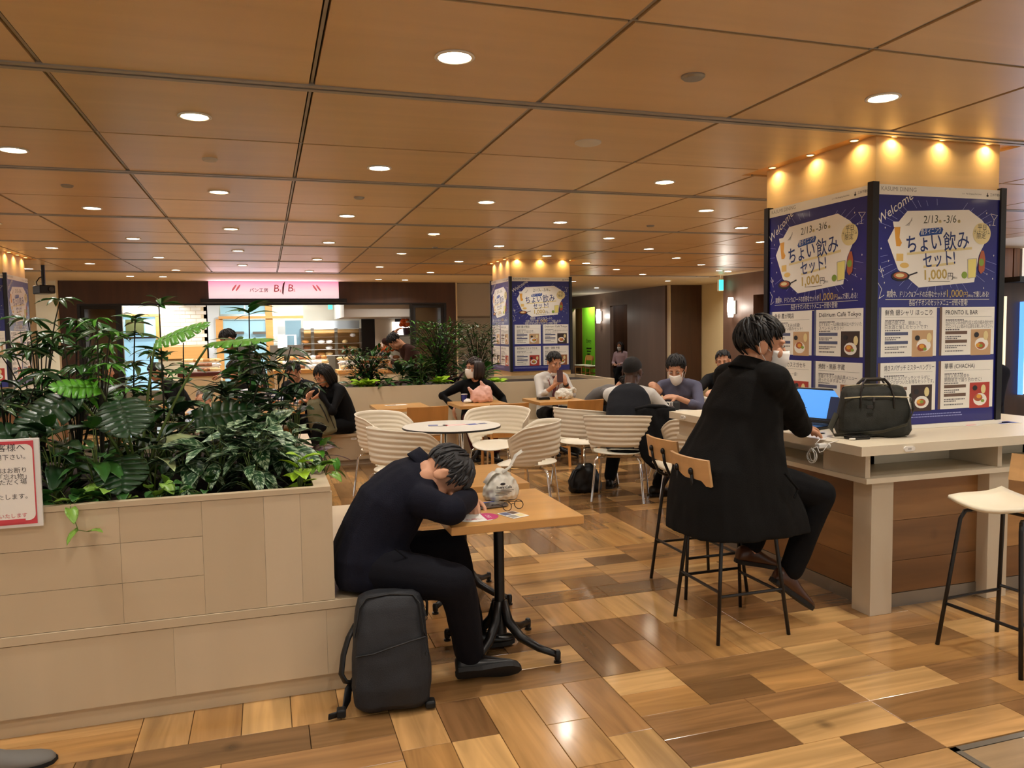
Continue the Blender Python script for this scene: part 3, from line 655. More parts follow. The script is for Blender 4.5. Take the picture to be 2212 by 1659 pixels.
# ================================================================ big counter islands round the pillars
m_ctr = mat('counter_white', (226, 214, 190), .35, noise_amt=.04, nscale=5)
m_scuff = mat('counter_leg_white', (216, 204, 182), .4, c2=(196, 182, 158), nscale=6)
m_base = wood('counter_plank', [(150, 106, 62), (120, 82, 46), (176, 130, 78)], 'X', .35, .8, 'object', .35, .6)
def outlet(parent, M):
    o = MB(); o.prism(rrect(-.034, .034, -.013, .013, .0125, 5), lambda u, v, t: M @ V((u, -t, v)), 0, .008); q = build('outlet', o, mat('outlet_plastic', (238, 234, 226), .3), parent, True, ang=40)
    o = MB()
    for x in (-.006, .006): o.box(x - .0015, x + .0015, -.0086, -.0078, -.004, .004, M)
    build('socket', o, m_black, q)
def island(dx, dy, label):
    o = thing('counter_island', label, 'counter', (dx, dy, 0))
    X0, X1, Y0, Y1 = 2.79, 4.68, 3.10, 5.02; px0, px1, py0, py1 = 3.27, 4.2, 3.56, 4.58
    g = MB()
    for r in ((X0, X1, Y0, py0), (X0, X1, py1, Y1), (X0, px0, py0, py1), (px1, X1, py0, py1)): g.box(r[0], r[1], r[2], r[3], .835, .883)
    build('worktop', g, m_ctr, o)
    g = MB(); s0, s1, t0, t1 = X0 + .05, X1 - .05, Y0 + .02, Y1 - .02
    for r in ((s0, s1, t0, py0), (s0, s1, py1, t1), (s0, px0, py0, py1), (px1, s1, py0, py1)): g.box(r[0], r[1], r[2], r[3], .689, .715)
    build('shelf', g, m_ctr, o)
    g = MB(); ix0, ix1, iy0, iy1 = 3.16, 4.31, 3.45, 4.69
    for r in ((ix0, ix1, iy0, iy0 + .03), (ix0, ix1, iy1 - .03, iy1), (ix0, ix0 + .03, iy0, iy1), (ix1 - .03, ix1, iy0, iy1)): g.box(r[0], r[1], r[2], r[3], .716, .834)
    build('back_board', g, m_ctr, o)
    for x in (s0 + .01, s1 - .04, 3.72):
        for y, y2 in ((t0 + .02, iy0 - .001), (iy1 + .001, t1 - .02)): g = MB(); g.box(x, x + .03, y, y2, .716, .834); build('divider', g, m_scuff, o)
    for x in (2.891, 3.665, 4.44):
        for y in (3.139, 4.84):
            g = MB(); g.cbox(x, x + .137, y, y + .13, 0, .688, .002); build('leg', g, m_scuff, o)
    bx0, bx1, by0, by1 = 2.97, 4.50, 3.21, 4.90
    for k, (z0, z1) in enumerate(((.075, .245), (.247, .46), (.462, .688))):
        for xa, xb in ((bx0, 3.71), (3.73, bx1)):
            for ya, yb in ((by0, by0 + .03), (by1 - .03, by1)): g = MB(); g.box((xa - xb) / 2, (xb - xa) / 2, ya, yb, z0, z1); q = build('cladding_plank', g, m_base, o); q.location = ((xa + xb) / 2, 0, 0)
        for xa, xb in ((bx0, bx0 + .03), (bx1 - .03, bx1)): g = MB(); g.box(xa, xb, by0 + .032, by1 - .032, z0, z1); build('cladding_plank', g, wood('counter_plank_y', [(150, 106, 62), (120, 82, 46), (176, 130, 78)], 'Y', .35, .8, 'object', .35, .6), o)
    g = MB(); g.box(bx0 - .004, bx1 + .004, by0 - .004, by1 + .004, 0, .073); build('kick_plate', g, m_steel, o)
    Mx = Matrix.Translation((Py(1963, 969, 3.1).x, Y0, .858)); outlet(o, Mx)
    outlet(o, Matrix.Translation((X0, 5.02 - .2, .858)) @ Matrix.Rotation(-math.pi / 2, 4, 'Z')); outlet(o, Matrix.Translation((X0, Px(1785, 965, 2.79).y, .858)) @ Matrix.Rotation(-math.pi / 2, 4, 'Z'))
    return o
isl = island(0, 0, 'large white counter island with plank sides round the big poster pillar')
isl2 = island(-3.87 - 3.284, 7.185, 'far white counter island round the left poster pillar behind the plants')

# ================================================================ bar stools
m_shell = mat('stool_shell', (232, 222, 196), .4)
m_stoolwood = wood('stool_ply', [(206, 160, 106)], 'Y', .4, 1, 'object', .2)
def make_stool(label):
    o = thing('bar_stool', label, 'bar stool')          # sits facing +x
    def shell(u, v, th=0):
        x = ease(-.19, .20, v); y = u * (.195 - .035 * v); z = .662 + .03 * u * u + .018 * max(0, -x * 5) ** 2 - .010 * math.cos(v * 3) - .02 * max(0, v - .75)
        return V((x, y, z))
    g = MB(); g.sheet([[shell(-1 + 2 * j / 10, i / 10) for j in range(11)] for i in range(11)], .016); build('seat', g, m_shell, o, True)
    for sx in (-1, 1):
        for sy in (-1, 1):
            top = V((sx * .10, sy * .12, .640)); mid = V((sx * .135, sy * .14, .625)); bot = V((sx * .195, sy * .2, 0)); g = MB()
            g.tube([top, top + (mid - top) * .6 + V((0, 0, .006)), mid + (bot - mid) * .04, mid + (bot - mid) * .5, bot], .0095, 8); build('leg', g, m_black, o, True)
    f = lambda sx, sy, z: V((sx * ease(.195, .135, z / .625), sy * ease(.2, .14, z / .625), z))
    for a, b, z in (((1, -1), (1, 1), .20), ((-1, -1), (-1, 1), .24), ((-1, -1), (1, -1), .22), ((-1, 1), (1, 1), .22)):
        g = MB(); g.tube([f(*a, z), f(*b, z)], .0075, 6); build('foot_rail', g, m_black, o)
    g = MB(); g.tube([(-.1, -.12, .640), (.1, -.12, .640)], .008, 6); g.tube([(-.1, .12, .640), (.1, .12, .640)], .008, 6); g.tube([(0, -.12, .642), (0, .12, .642)], .008, 6); build('under_frame', g, m_black, o)
    g = MB(); g.sheet([[V((-.205 - .03 * (1 - u * u) - .02 * v, u * .172, .745 + .125 * v)) for u in (-1, -.75, -.5, -.25, 0, .25, .5, .75, 1)] for v in (0, .1, .5, .9, 1)], .014); build('backrest', g, m_stoolwood, o)
    for sy in (-1, 1):
        g = MB(); g.tube([(-.06, sy * .06, .645), (-.17, sy * .062, .642), (-.215, sy * .064, .665), (-.25, sy * .066, .74), (-.258, sy * .066, .80)], .0085, 8); g.ell((-.262, sy * .066, .805), (.012, .014, .018)); build('back_post', g, m_black, o, True)
    return o
st1 = make_stool('bar stool under the man in the black coat'); st1.location = (2.163, 3.283, 0)
st2 = dup(st1, (2.34, 3.88, 0), 0, 'empty bar stool with pale wood backrest behind the man in the black coat')
st3 = dup(st1, (3.13, 2.565, 0), math.pi + .06, 'empty bar stool with white seat standing in front of the counter planks')

# ================================================================ cafe tables with black pedestals
m_top = wood('table_oak', [(206, 154, 88)], 'X', .3, .7, 'object', .16, coat=.2)
def make_table(label, w=.585, d=.63, h=.683, group=None):
    o = thing('cafe_table', label, 'table', group=group)
    g = MB(); g.cbox(-w / 2, w / 2, -d / 2, d / 2, h - .036, h, .003); build('table_top', g, m_top, o)
    g = MB(); g.tube([(0, 0, .09), (0, 0, .2), (0, 0, h - .05)], [.032, .024, .024], 14); build('post', g, m_black, o, True, ang=50)
    g = MB(); g.box(-.16, .16, -.02, .02, h - .05, h - .0365); g.box(-.02, .02, -.16, .16, h - .05, h - .0365); build('top_bracket', g, m_black, o)
    for sx in (-1, 1):
        for sy in (-1, 1):
            g = MB(); k = .205; g.tube([(sx * .012, sy * .012, .24), (sx * .03, sy * .03, .15), (sx * .075, sy * .075, .085), (sx * .14, sy * .14, .05), (sx * k, sy * k, .036)], [.02, .022, .02, .017, .014], 8, flat=1.1); build('foot', g, m_black, o, True)
            g = MB(); g.lathe([(.0005, 0), (.017, 0), (.017, .008), (.009, .010), (.009, .014), (.014, .016), (.015, .045), (.011, .056), (.0005, .058)], (sx * k, sy * k, 0), 12); build('foot_cap', g, m_black, o, True, ang=45)
    return o
tb1 = make_table('oak cafe table with the sleeping man resting on it'); tb1.location = (.99, 3.365, 0)
tb2 = dup(tb1, (1.01, 4.145, 0), 0, 'oak cafe table standing directly behind the sleeping man table')
tb3 = dup(tb1, (1.39, 8.5, 0), 0, 'empty oak cafe table by the long planter bench with papers on it'); tb4 = dup(tb1, (2.28, 8.46, 0), 0, 'oak cafe table with the pink bag and blue cup'); tb5 = dup(tb1, (3.21, 8.5, 0), 0, 'oak cafe table of the man holding a phone')
tb6 = dup(tb1, (.08, 8.75, 0), 0, 'oak cafe table with orange folder beside the woman with the olive backpack'); tb7 = dup(tb1, (-.55, 9.0, 0), 0, 'oak cafe table half hidden behind the leafy planter'); tb8 = dup(tb1, (4.35, 8.55, 0), 0, 'oak cafe table in front of the bent over person in grey')
tb9 = dup(tb1, (-1.3, 10.1, 0), 0, 'oak cafe table of the woman with the hair bun')

# ================================================================ round tables and ribbed shell chairs
def make_round(label, r=.42, h=.683):
    o = thing('round_table', label, 'table')
    g = MB(); g.lathe([(.0005, h - .010), (r, h - .010), (r, h), (.0005, h)], n=48); build('table_top', g, mat('laminate_white', (232, 226, 214), .3), o)
    g = MB(); g.lathe([(.0005, h - .016), (r + .002, h - .016), (r + .004, h - .009), (r + .002, h - .001), (r, h - .001), (r, h - .0105), (.0005, h - .0105)], n=48); build('edge_band', g, m_black, o)
    g = MB(); g.lathe([(.0005, h - .03), (.09, h - .03), (.09, h - .017), (.0005, h - .017)], n=16); build('hub', g, m_black, o)
    for k in range(4):
        a = math.radians(45 + 90 * k); c, s_ = math.cos(a), math.sin(a); g = MB(); g.tube([(c * .07, s_ * .07, h - .03), (c * .10, s_ * .10, h - .06), (c * .11, s_ * .11, .3), (c * .18, s_ * .18, .06), (c * .32, s_ * .32, .012)], .012, 8); build('leg', g, m_chrome, o, True)
    return o
rt1 = make_round('round white table with printed sheets between four ribbed chairs'); rt1.location = (1.5, 6.47, 0)
rt2 = make_round('round white table with notebooks where the man in the vest sits'); rt2.location = (3.62, 6.55, 0)
m_rib = mat('ribbed_plastic', (232, 222, 202), .42)
def make_shell_chair(label):
    o = thing('shell_chair', label, 'chair')         # sits facing +y
    vs, fs = [], []                                  # bucket shell: round seat pan and a wrapped, ribbed back with an opening
    NA, NR = 36, 7
    for i in range(NR):
        r = i / (NR - 1)
        for j in range(NA):
            t = 2 * math.pi * j / NA; vs.append(V((.238 * r * math.cos(t), .0 + (.238 + .02 * max(0, math.sin(t))) * r * math.sin(t), .412 + .020 * r ** 3 * (1 - 1.8 * max(0, math.sin(t)) ** 2) + .003 * math.sin(r * 34))))
    for i in range(NR - 1):
        for j in range(NA): fs.append((i * NA + j, i * NA + (j + 1) % NA, (i + 1) * NA + (j + 1) % NA, (i + 1) * NA + j))
    NU, NV = 33, 40; o0 = len(vs)
    for i in range(NV):
        q = i / (NV - 1)
        for j in range(NU):
            u = -1 + 2 * j / (NU - 1); f = math.radians(108 * u); zt = .768 - .055 * u * u - .12 * max(0, abs(u) - .72) ** 1.3 * 3; r = ease(.238, .318, q ** .75) + .0038 * math.sin(q * 52) * (q > .08) * min(1, (1 - abs(u)) * 4); vs.append(V((r * math.sin(f), .015 * q - r * math.cos(f) * (1 - .10 * q), ease(.425, zt, q))))
    for i in range(NV - 1):
        for j in range(NU - 1):
            u = -1 + 2 * (j + .5) / (NU - 1); q = (i + .5) / (NV - 1)
            if (abs(u) / .60) ** 2.2 + (max(0, q - .015) / .20) ** 2.2 < 1: continue
            fs.append((o0 + i * NU + j, o0 + i * NU + j + 1, o0 + (i + 1) * NU + j + 1, o0 + (i + 1) * NU + j))
    me = bpy.data.meshes.new('shell'); me.from_pydata(vs, [], fs); me.materials.append(m_rib); me.polygons.foreach_set('use_smooth', [True] * len(fs))
    bm = bmesh.new(); bm.from_mesh(me); bmesh.ops.remove_doubles(bm, verts=bm.verts, dist=.004); bmesh.ops.recalc_face_normals(bm, faces=bm.faces); bm.to_mesh(me); bm.free()
    q = build('shell', me, None, o); sd = q.modifiers.new('thickness', 'SOLIDIFY'); sd.thickness = .007; sd.offset = 0
    for sx in (-1, 1):
        for sy in (-1, 1): g = MB(); g.tube([(sx * .12, sy * .12, .395), (sx * .17, sy * .17, .392), (sx * .19, sy * .19, .37), (sx * .22, sy * .23, .02), (sx * .222, sy * .232, 0)], .0105, 8); build('leg', g, m_chrome, o, True)
    g = MB(); g.tube([(sx * .12, sy * .12, .395) for sx, sy in ((-1, -1), (1, -1), (1, 1), (-1, 1))], .009, 6, closed=True); build('seat_frame', g, m_chrome, o)
    return o
ch = make_shell_chair('ribbed white shell chair at the round table, backing onto the plastic bag table'); ch.location = (1.99, 5.9, 0); ch.rotation_euler.z = math.radians(62)
def shell_at(x, y, deg, lab): return dup(ch, (x, y, 0), math.radians(deg), lab)
shell_at(1.0, 5.95, -62, 'ribbed white shell chair at the round table, its back to the sleeping man'); shell_at(1.03, 7.05, -130, 'ribbed white shell chair at the round table on the side of the white bench divider'); shell_at(2.06, 6.98, 140, 'ribbed white shell chair at the round table on the side of the pink bag table')
shell_at(2.92, 6.12, -32, 'ribbed white shell chair holding the man in the vest and a black jacket'); shell_at(2.86, 6.78, -68, 'empty ribbed white shell chair beside the man in the vest'); shell_at(3.45, 5.72, 8, 'ribbed white shell chair turned sideways behind the black draped jacket'); shell_at(4.15, 7.2, 140, 'ribbed white shell chair of the man in the grey blue shirt')

# ================================================================ wooden chairs with white seats
m_chw = wood('chair_beech', [(196, 138, 72)], 'Z', .4, .8, 'object', .18)
def make_wood_chair(label):
    o = thing('wooden_chair', label, 'chair')        # faces +y
    g = MB(); g.cbox(-.2, .2, -.19, .2, .415, .45, .014); build('seat', g, mat('seat_vinyl', (236, 226, 206), .45), o, True, ang=50)
    for sx in (-1, 1):
        g = MB(); g.tube([(sx * .175, .175, 0), (sx * .17, .17, .41)], .0165, 4); build('leg', g, m_chw, o)
        g = MB(); g.tube([(sx * .185, -.225, 0), (sx * .18, -.18, .4), (sx * .18, -.2, .58), (sx * .18, -.225, .70)], .0165, 4); build('leg', g, m_chw, o)
        g = MB(); g.box(sx * .172 - .01, sx * .172 + .01, -.19, .16, .2, .225); build('side_rail', g, m_chw, o)
    g = MB(); g.box(-.17, .17, .15, .17, .36, .414); g.box(-.17, .17, -.19, -.17, .36, .414); g.box(-.18, -.16, -.17, .15, .36, .414); g.box(.16, .18, -.17, .15, .36, .414); build('seat_rail', g, m_chw, o)
    g = MB(); g.sheet([[V((u * .215, -.215 - .035 * (1 - u * u) - .03 * v, .575 + .155 * v)) for u in (-1, -.8, -.5, -.2, .2, .5, .8, 1)] for v in (0, .06, .5, .94, 1)], -.014); build('backrest', g, m_chw, o)
    return o
wc = make_wood_chair('wooden chair with white seat across from the man holding a phone'); wc.location = (3.28, 8.02, 0); wc.rotation_euler.z = .08
def wood_at(x, y, deg, lab): return dup(wc, (x, y, 0), math.radians(deg), lab)
wood_at(1.55, 8.06, 3, 'wooden chair pushed under the empty table by the white bench divider'); wood_at(2.42, 8.02, 2, 'wooden chair pushed under the pink bag table')
wood_at(.1, 9.35, 180, 'wooden chair under the man in the dark suit'); wood_at(-.35, 9.75, 178, 'wooden chair facing the white haired person'); wood_at(-1.62, 10.35, 95, 'wooden chair under the woman with the hair bun')
wood_at(4.62, 7.62, 20, 'wooden chair with slanted back beyond the man in the vest'); wood_at(9.32, Px(1260, 800, 9.32).y, 100, 'wooden chair inside the lime green alcove'); wood_at(9.32, Px(1281, 800, 9.32).y, 90, 'second wooden chair inside the lime green alcove')

# ================================================================ planter benches
m_bench = wood('whitewashed_board', [(202, 183, 152), (196, 177, 146)], 'X', .45, .35, 'object', .08, .15)
m_benchz = wood('whitewashed_board_upright', [(202, 183, 152), (195, 176, 145), (206, 188, 158)], 'Z', .45, .35, 'object', .08, .15)
m_soil = mat('dark_soil', (58, 38, 22), .95, c2=(34, 22, 14), nscale=40, bump=.6)
def planter_near():
    o = thing('planter_bench', 'whitewashed planter box with a low bench, full of tall leafy plants', 'planter', (0, 0, 0))
    X1, Y0, Y1 = .237, 3.205, 5.0; XL = -3.2
    g = MB(); g.box(XL, .58, Y0 + .02, Y1, 0, .074); build('plinth', g, m_bench, o)
    xs = [-3.2, -2.3, -1.42, -.99, -.55, -.26, -.03, .11, X1]
    for a, b in zip(xs, xs[1:]):                      # upright boards of the planter front
        if (a, b) == (-.55, -.26) or (a, b) == (-.99, -.55):
            for z0, z1 in ((.39, .545), (.5465, .70), (.7015, .838)): g = MB(); g.box(a + .0004, b - .0004, Y0, Y0 + .03, z0, z1); build('board', g, m_bench, o)
        else: g = MB(); g.box(a + .0004, b - .0004, Y0, Y0 + .03, .39, .838); build('board', g, m_benchz, o)
    for a, b in ((-3.2, -1.6), (-1.6, -.38), (-.38, .2), (.2, .585)): g = MB(); g.box(a + .0003, b - .0003, Y0, Y0 + .03, .078, .35); build('board', g, m_benchz, o)
    g = MB(); g.cbox(XL, .60, Y0 - .004, Y1, .352, .388, .002); build('bench_seat', g, m_bench, o)
    g = MB(); g.box(.555, .585, Y0 + .031, Y1, .076, .35); build('bench_front', g, wood('whitewashed_board_y', [(200, 181, 150)], 'Y', .45, .35, 'object', .08), o)
    g = MB(); g.loft([[V((X1 - .03, Y0 + .031, .39)), V((X1, Y0 + .031, .39)), V((X1, Y1, .39)), V((X1 - .03, Y1, .39))], [V((X1 - .06, Y0 + .031, .838)), V((X1 - .03, Y0 + .031, .838)), V((X1 - .03, Y1, .838)), V((X1 - .06, Y1, .838))]]); build('backrest_board', g, MATS['whitewashed_board_y'], o)
    g = MB(); xr_ = X1 - .005
    g.box(XL, xr_, Y0 - .004, Y0 + .034, .84, .86); g.box(xr_ - .065, xr_, Y0 + .034, Y1 - .05, .84, .86); g.box(XL, xr_, Y1 - .05, Y1, .84, .86); build('rim', g, m_bench, o)
    g = MB(); g.box(XL, X1 - .06, Y0 + .035, Y1 - .055, .74, .80); build('soil', g, m_soil, o)
    g = MB(); g.box(XL, X1 - .08, Y1 - .04, Y1 - .01, .39, .838); build('back_board', g, m_bench, o)
    return o
planter_near()
def planter_mid():
    o = thing('planter_bench', 'long pale planter bench with low green plants behind the seated people', 'planter')
    X0, X1, Y0, Y1 = .87, 4.4, 9.33, 10.7
    g = MB(); g.box(.60, X1, 8.90, Y1, 0, .06); build('plinth', g, m_scuff, o)
    g = MB(); g.box(.57, X1, 8.86, Y0 - .001, .06, .325); g.box(.57, X0 - .001, Y0, Y1, .06, .325); build('bench_box', g, m_bench, o)
    g = MB(); g.cbox(.55, X1, 8.84, Y0 - .001, .326, .36, .003); g.cbox(.55, X0 - .001, Y0 + .001, Y1, .326, .36, .003); build('bench_seat', g, m_bench, o)
    for a, b in ((X0, 2.05), (2.05, 3.22), (3.22, X1)): g = MB(); g.loft([[V((a, Y0, .36)), V((b, Y0, .36)), V((b, Y0 + .04, .36)), V((a, Y0 + .04, .36))], [V((a, Y0 + .05, .845)), V((b, Y0 + .05, .845)), V((b, Y0 + .09, .845)), V((a, Y0 + .09, .845))]]); build('board', g, m_bench, o)
    g = MB(); g.box(X0, X0 + .04, Y0 + .1, Y1, .36, .845); g.box(X1 - .04, X1, Y0 + .1, Y1, .36, .845); g.box(X0 + .04, X1 - .04, Y1 - .04, Y1, .36, .845); build('end_board', g, m_bench, o)
    g = MB(); g.box(X0 + .042, X1 - .042, Y0 + .1, Y1 - .042, .72, .80); build('soil', g, m_soil, o)
    p = Py(762, 926, 9.0); g = MB(); g.prism([(0, .362), (.22, .362), (.22, .56), (.16, .60), (.0, .60), (0, .5)], lambda u, v, t: V((p.x + t, 9.05 + u, v)), -.05, .05); build('divider', g, m_ctr, o)
    outlet(o, Matrix.Translation((Py(764, 943, 8.86).x, 8.86, .30)))
    return o
planter_mid()
# ================================================================ poster boards
m_blue = mat('poster_blue', (24, 26, 112), .32, coat=.25); m_pwhite = mat('poster_white', (238, 234, 224), .4, coat=.2)
m_ink = mat('ink_navy', (34, 40, 90), .5); m_inkk = mat('ink_black', (40, 38, 40), .5); m_gold = mat('ink_gold', (206, 176, 92), .5); m_grey = mat('ink_grey', (150, 146, 138), .5); m_slate = mat('ink_slate', (86, 92, 122), .5); m_bark = mat('ink_bark', (108, 84, 70), .5)
m_amber = mat('print_amber', (222, 160, 60), .5); m_rust = mat('print_rust', (170, 90, 56), .5); m_lime = mat('print_lime', (130, 160, 60), .5); m_pale = mat('print_pale', (222, 206, 150), .5); m_line = mat('print_line', (150, 156, 214), .5)
PW, PH = .888, 1.362
YQ = [1.0]
def L(x, y, d=0.0):                     # layout units: 1000 wide, 1532 tall, y down from the top
    return lambda u, v, t: V((x * PW / 1000 + u, -(t + d), PH - y * YQ[0] * PW / 1000 + v))
def rot(x, y, deg, d=0.0):
    c, s_ = math.cos(math.radians(deg)), math.sin(math.radians(deg)); b = L(x, y, d); return lambda u, v, t: b(u * c - v * s_, u * s_ + v * c, t)
k_ = PW / 1000
def flat(mb, pts, d): mb.prism([(x, y) for x, y in pts], lambda u, v, t: V((u * k_, -t, PH - v * YQ[0] * k_)), d - .0004, d)
def rect(mb, x0, x1, y0, y1, d): flat(mb, [(x0, y0), (x0, y1), (x1, y1), (x1, y0)], d)
def disc(mb, x, y, r, d, ry=None, n=24): flat(mb, [(x + r * math.cos(2 * math.pi * i / n), y + (ry or r) * math.sin(2 * math.pi * i / n)) for i in range(n)], d)
def stroke(mb, pts, w, d):
    for (a, b), (c, e) in zip(pts, pts[1:]):
        l = math.hypot(c - a, e - b) or 1; nx, ny = -(e - b) / l * w / 2, (c - a) / l * w / 2; flat(mb, [(a + nx, b + ny), (a - nx, b - ny), (c - nx, e - ny), (c + nx, e + ny)], d)
CARDS_A = [('鮮魚 銀シャリ ほっこり', '自慢の開さば、開あじを', '日本酒と愉しむセットです!', 0), ('PRONTO IL BAR', '当店のおつまみ部門1位と2位の組み合わせ!!', 'プロントちょい飲みの王道をお楽しみください。', 1), ('焼きスパゲッチ ミスターハングリー', 'お好きなスパゲッチとサラダに', 'ドリンクがついたお得なセットです。', 1), ('華華 (CHACHA)', '当店人気の飲茶を', '期間限定で盛り合わせに!', 1)]
CARDS_B = [('魚鈴 霞が関店', '当店におつまみ3点盛!', '金鈴のちょい飲みセット!', 0), ('Délirium Café Tokyo', 'おすすめビール3種の飲み比べがついた', 'スペシャルセット!', 0), ('食堂BAR カスミガセキ', '当店人気メニュー盛!', '', 0), ('焼酎・黒豚 芋蔵', '芋蔵イチオシの逸品黒メニュー', '迷ったらまずはこれ!', 0)]
rp_ = random.Random(11)
def food(mb_list, x, y, s_, kind, par, d):
    base = [(150, 96, 60), (196, 160, 120), (60, 44, 40), (176, 60, 50)][kind % 4]
    g = MB(); rect(g, x, x + s_, y, y + s_, d); ph = build('food_photo', g, mat('photo_ground_%d' % (kind % 4), base, .5), par)
    for n, (m, cx, cy, r, ry) in enumerate([(m_pwhite, .48, .62, .34, .24), (m_rust, .46, .62, .22, .14), (m_amber, .40, .58, .12, .08), (m_lime, .58, .68, .09, .06), (m_pale, .74, .30, .12, .18), (m_inkk, .22, .24, .12, .10)]):
        g = MB(); disc(g, x + s_ * (cx + rp_.uniform(-.08, .08)), y + s_ * (cy + rp_.uniform(-.06, .06)), s_ * r, d + .0004 + n * .0002, s_ * ry, 14); build('food_spot', g, m, ph)
def make_poster(name, label, cards, two_line):
    o = thing(name, label, 'poster'); YQ[0] = .77
    g = MB(); g.box(0, PW, 0, .02, 0, PH); build('board', g, m_blue, o)
    g = MB(); rect(g, 0, 1000, 0, 82, .0008); hd = build('header', g, m_pwhite, o)
    g = MB(); text_mb(g, 'KASUMI DINING', .034, L(25, 50, .0012), 'L', 0); build('lettering', g, m_grey, hd)
    g = MB(); text_mb(g, '三井不動産', .018, L(915, 52, .0012), 'L', 0); disc(g, 893, 52, 9, .0013); stroke(g, [(893, 50), (893, 28)], 5, .0013); text_mb(g, 'L i n   Plan Shopping Park Urban', .011, L(840, 48, .0012), 'R', 0); build('logo', g, m_inkk, hd)
    # rays and small line drawings
    g = MB()
    for i in range(46):
        a = 2 * math.pi * i / 46 + rp_.uniform(-.03, .03); ca, sa = math.cos(a), math.sin(a); r0, r1 = 1.0, rp_.uniform(1.12, 1.35); p0, p1 = (495 + ca * 430 * r0, 480 + sa * 330 * r0), (495 + ca * 430 * r1, 480 + sa * 330 * r1)
        if min(p0[0], p1[0]) < 8 or max(p0[0], p1[0]) > 992 or min(p0[1], p1[1]) < 86: continue
        stroke(g, [p0, p1], 2.6, .0010)
    build('ray_lines', g, m_line, o)['kind'] = 'stuff'
    g = MB()
    for x, y in ((890, 200), (920, 300), (60, 350), (30, 520), (90, 620), (960, 560), (905, 720), (60, 800), (120, 860), (955, 760), (880, 840), (50, 700)): flat(g, [(x, y - 9), (x + 4, y), (x, y + 9), (x - 4, y)], .0011)
    stroke(g, [(925, 205), (985, 215), (955, 255), (925, 205)], 3, .0011); stroke(g, [(955, 255), (950, 300)], 3, .0011); stroke(g, [(935, 300), (968, 303)], 3, .0011)
    stroke(g, [(25, 660), (50, 760)], 3, .0011); stroke(g, [(15, 690), (35, 715), (45, 680)], 3, .0011); stroke(g, [(10, 800), (40, 850), (20, 930), (60, 900)], 3, .0011)
    build('sparkles', g, m_pwhite, o)['kind'] = 'stuff'
    g = MB(); text_mb(g, 'Welcome', .072, rot(10, 330, 33, .0014), 'L', 0, shear=.25); build('script_lettering', g, m_pwhite, o)
    # badge
    g = MB(); flat(g, [(232, 208), (735, 178), (850, 260), (905, 330), (890, 430), (830, 560), (795, 790), (335, 838), (165, 690), (80, 455), (140, 330)], .0018); bd = build('badge', g, m_pwhite, o)
    g = MB(); text_mb(g, '2/13', .062, rot(362, 305, 4, .0022), 'L', 0, shear=.12); text_mb(g, '-3/6', .062, rot(525, 298, 4, .0022), 'L', 0, shear=.12); build('date_lettering', g, mat('ink_olive', (62, 70, 52), .5), bd)
    g = MB(); disc(g, 497, 285, 13, .0022); disc(g, 655, 278, 13, .0022); flat(g, [(235, 560 - 10), (770, 500 - 10), (770, 522 - 10), (235, 580 - 10)], .0021); flat(g, [(370, 655), (630, 620), (630, 640), (370, 675)], .0021); build('gold_strokes', g, m_pale, bd)
    g = MB(); text_mb(g, '木', .018, L(497, 292, .0026), 'C', 0); text_mb(g, '金', .018, L(655, 285, .0026), 'C', 0); build('weekday_lettering', g, m_inkk, bd)
    g = MB(); flat(g, [(345, 352), (515, 332), (525, 350), (512, 388), (338, 415), (328, 395)], .0022); tg = build('name_tag', g, mat('tag_blue', (30, 74, 150), .5), bd)
    g = MB(); text_mb(g, '霞ダイニング', .036, rot(428, 385, 7, .0026), 'C', 0, width=.15); build('lettering', g, m_pwhite, tg)
    g = MB(); text_mb(g, 'ちょい', .112, rot(235, 545, 6, .0026), 'L', 0, width=.25, bold=.012); text_mb(g, '飲み', .118, rot(640, 505, 6, .0026), 'C', 0, width=.19, bold=.006); text_mb(g, 'セット!', .098, rot(500, 650, 6, .0026), 'C', 0, width=.235, bold=.012); build('title_lettering', g, mat('ink_title', (26, 50, 110), .5), bd)
    g = MB(); text_mb(g, '1,000', .078, rot(380, 772, 3, .0026), 'L', 0, bold=.02, width=.165); build('price_lettering', g, mat('ink_price', (190, 164, 90), .5), bd)
    g = MB(); text_mb(g, '円', .046, L(592, 765, .0026), 'C', 0); text_mb(g, '(税込)', .014, L(630, 760, .0026), 'C', 0); rect(g, 410, 590, 784, 788, .0024); build('small_lettering', g, m_inkk, bd)
    g = MB(); disc(g, 850, 375, 76, .0030, 92, 32); sl = build('gold_seal', g, m_pale, o)
    g = MB(); text_mb(g, '平日', .036, L(850, 340, .0034), 'C', 0); text_mb(g, 'ディナータイム', .030, L(850, 378, .0034), 'C', 0, width=.118); text_mb(g, '限定', .036, L(845, 415, .0034), 'C', 0); build('lettering', g, m_inkk, sl)
    # painted food and drink
    dr = lambda nm, m, fn: (lambda g: (fn(g), build(nm, g, m, bd)))(MB())
    dr('beer_glass', m_amber, lambda g: flat(g, [(130, 340), (178, 340), (172, 430), (192, 470), (178, 500), (148, 500), (140, 440)], .0024)); dr('beer_foam', m_pwhite, lambda g: flat(g, [(118, 300), (175, 298), (180, 340), (126, 345)], .0026)); dr('fork_sketch', m_grey, lambda g: [stroke(g, [(270, 260 + 8 * i), (245 - 9 * i, 330)], 3, .0024) for i in range(4)])
    dr('cheese_cubes', mat('print_cheese', (226, 190, 110), .5), lambda g: (rect(g, 150, 205, 560, 620, .0024), disc(g, 215, 655, 36, .0026, 22)))
    dr('frying_pan', m_inkk, lambda g: (disc(g, 185, 745, 72, .0028, 40), stroke(g, [(245, 740), (320, 712)], 12, .0028))); dr('pan_filling', m_rust, lambda g: disc(g, 185, 740, 56, .0031, 28)); dr('pan_rice', m_pale, lambda g: disc(g, 180, 738, 34, .0034, 16))
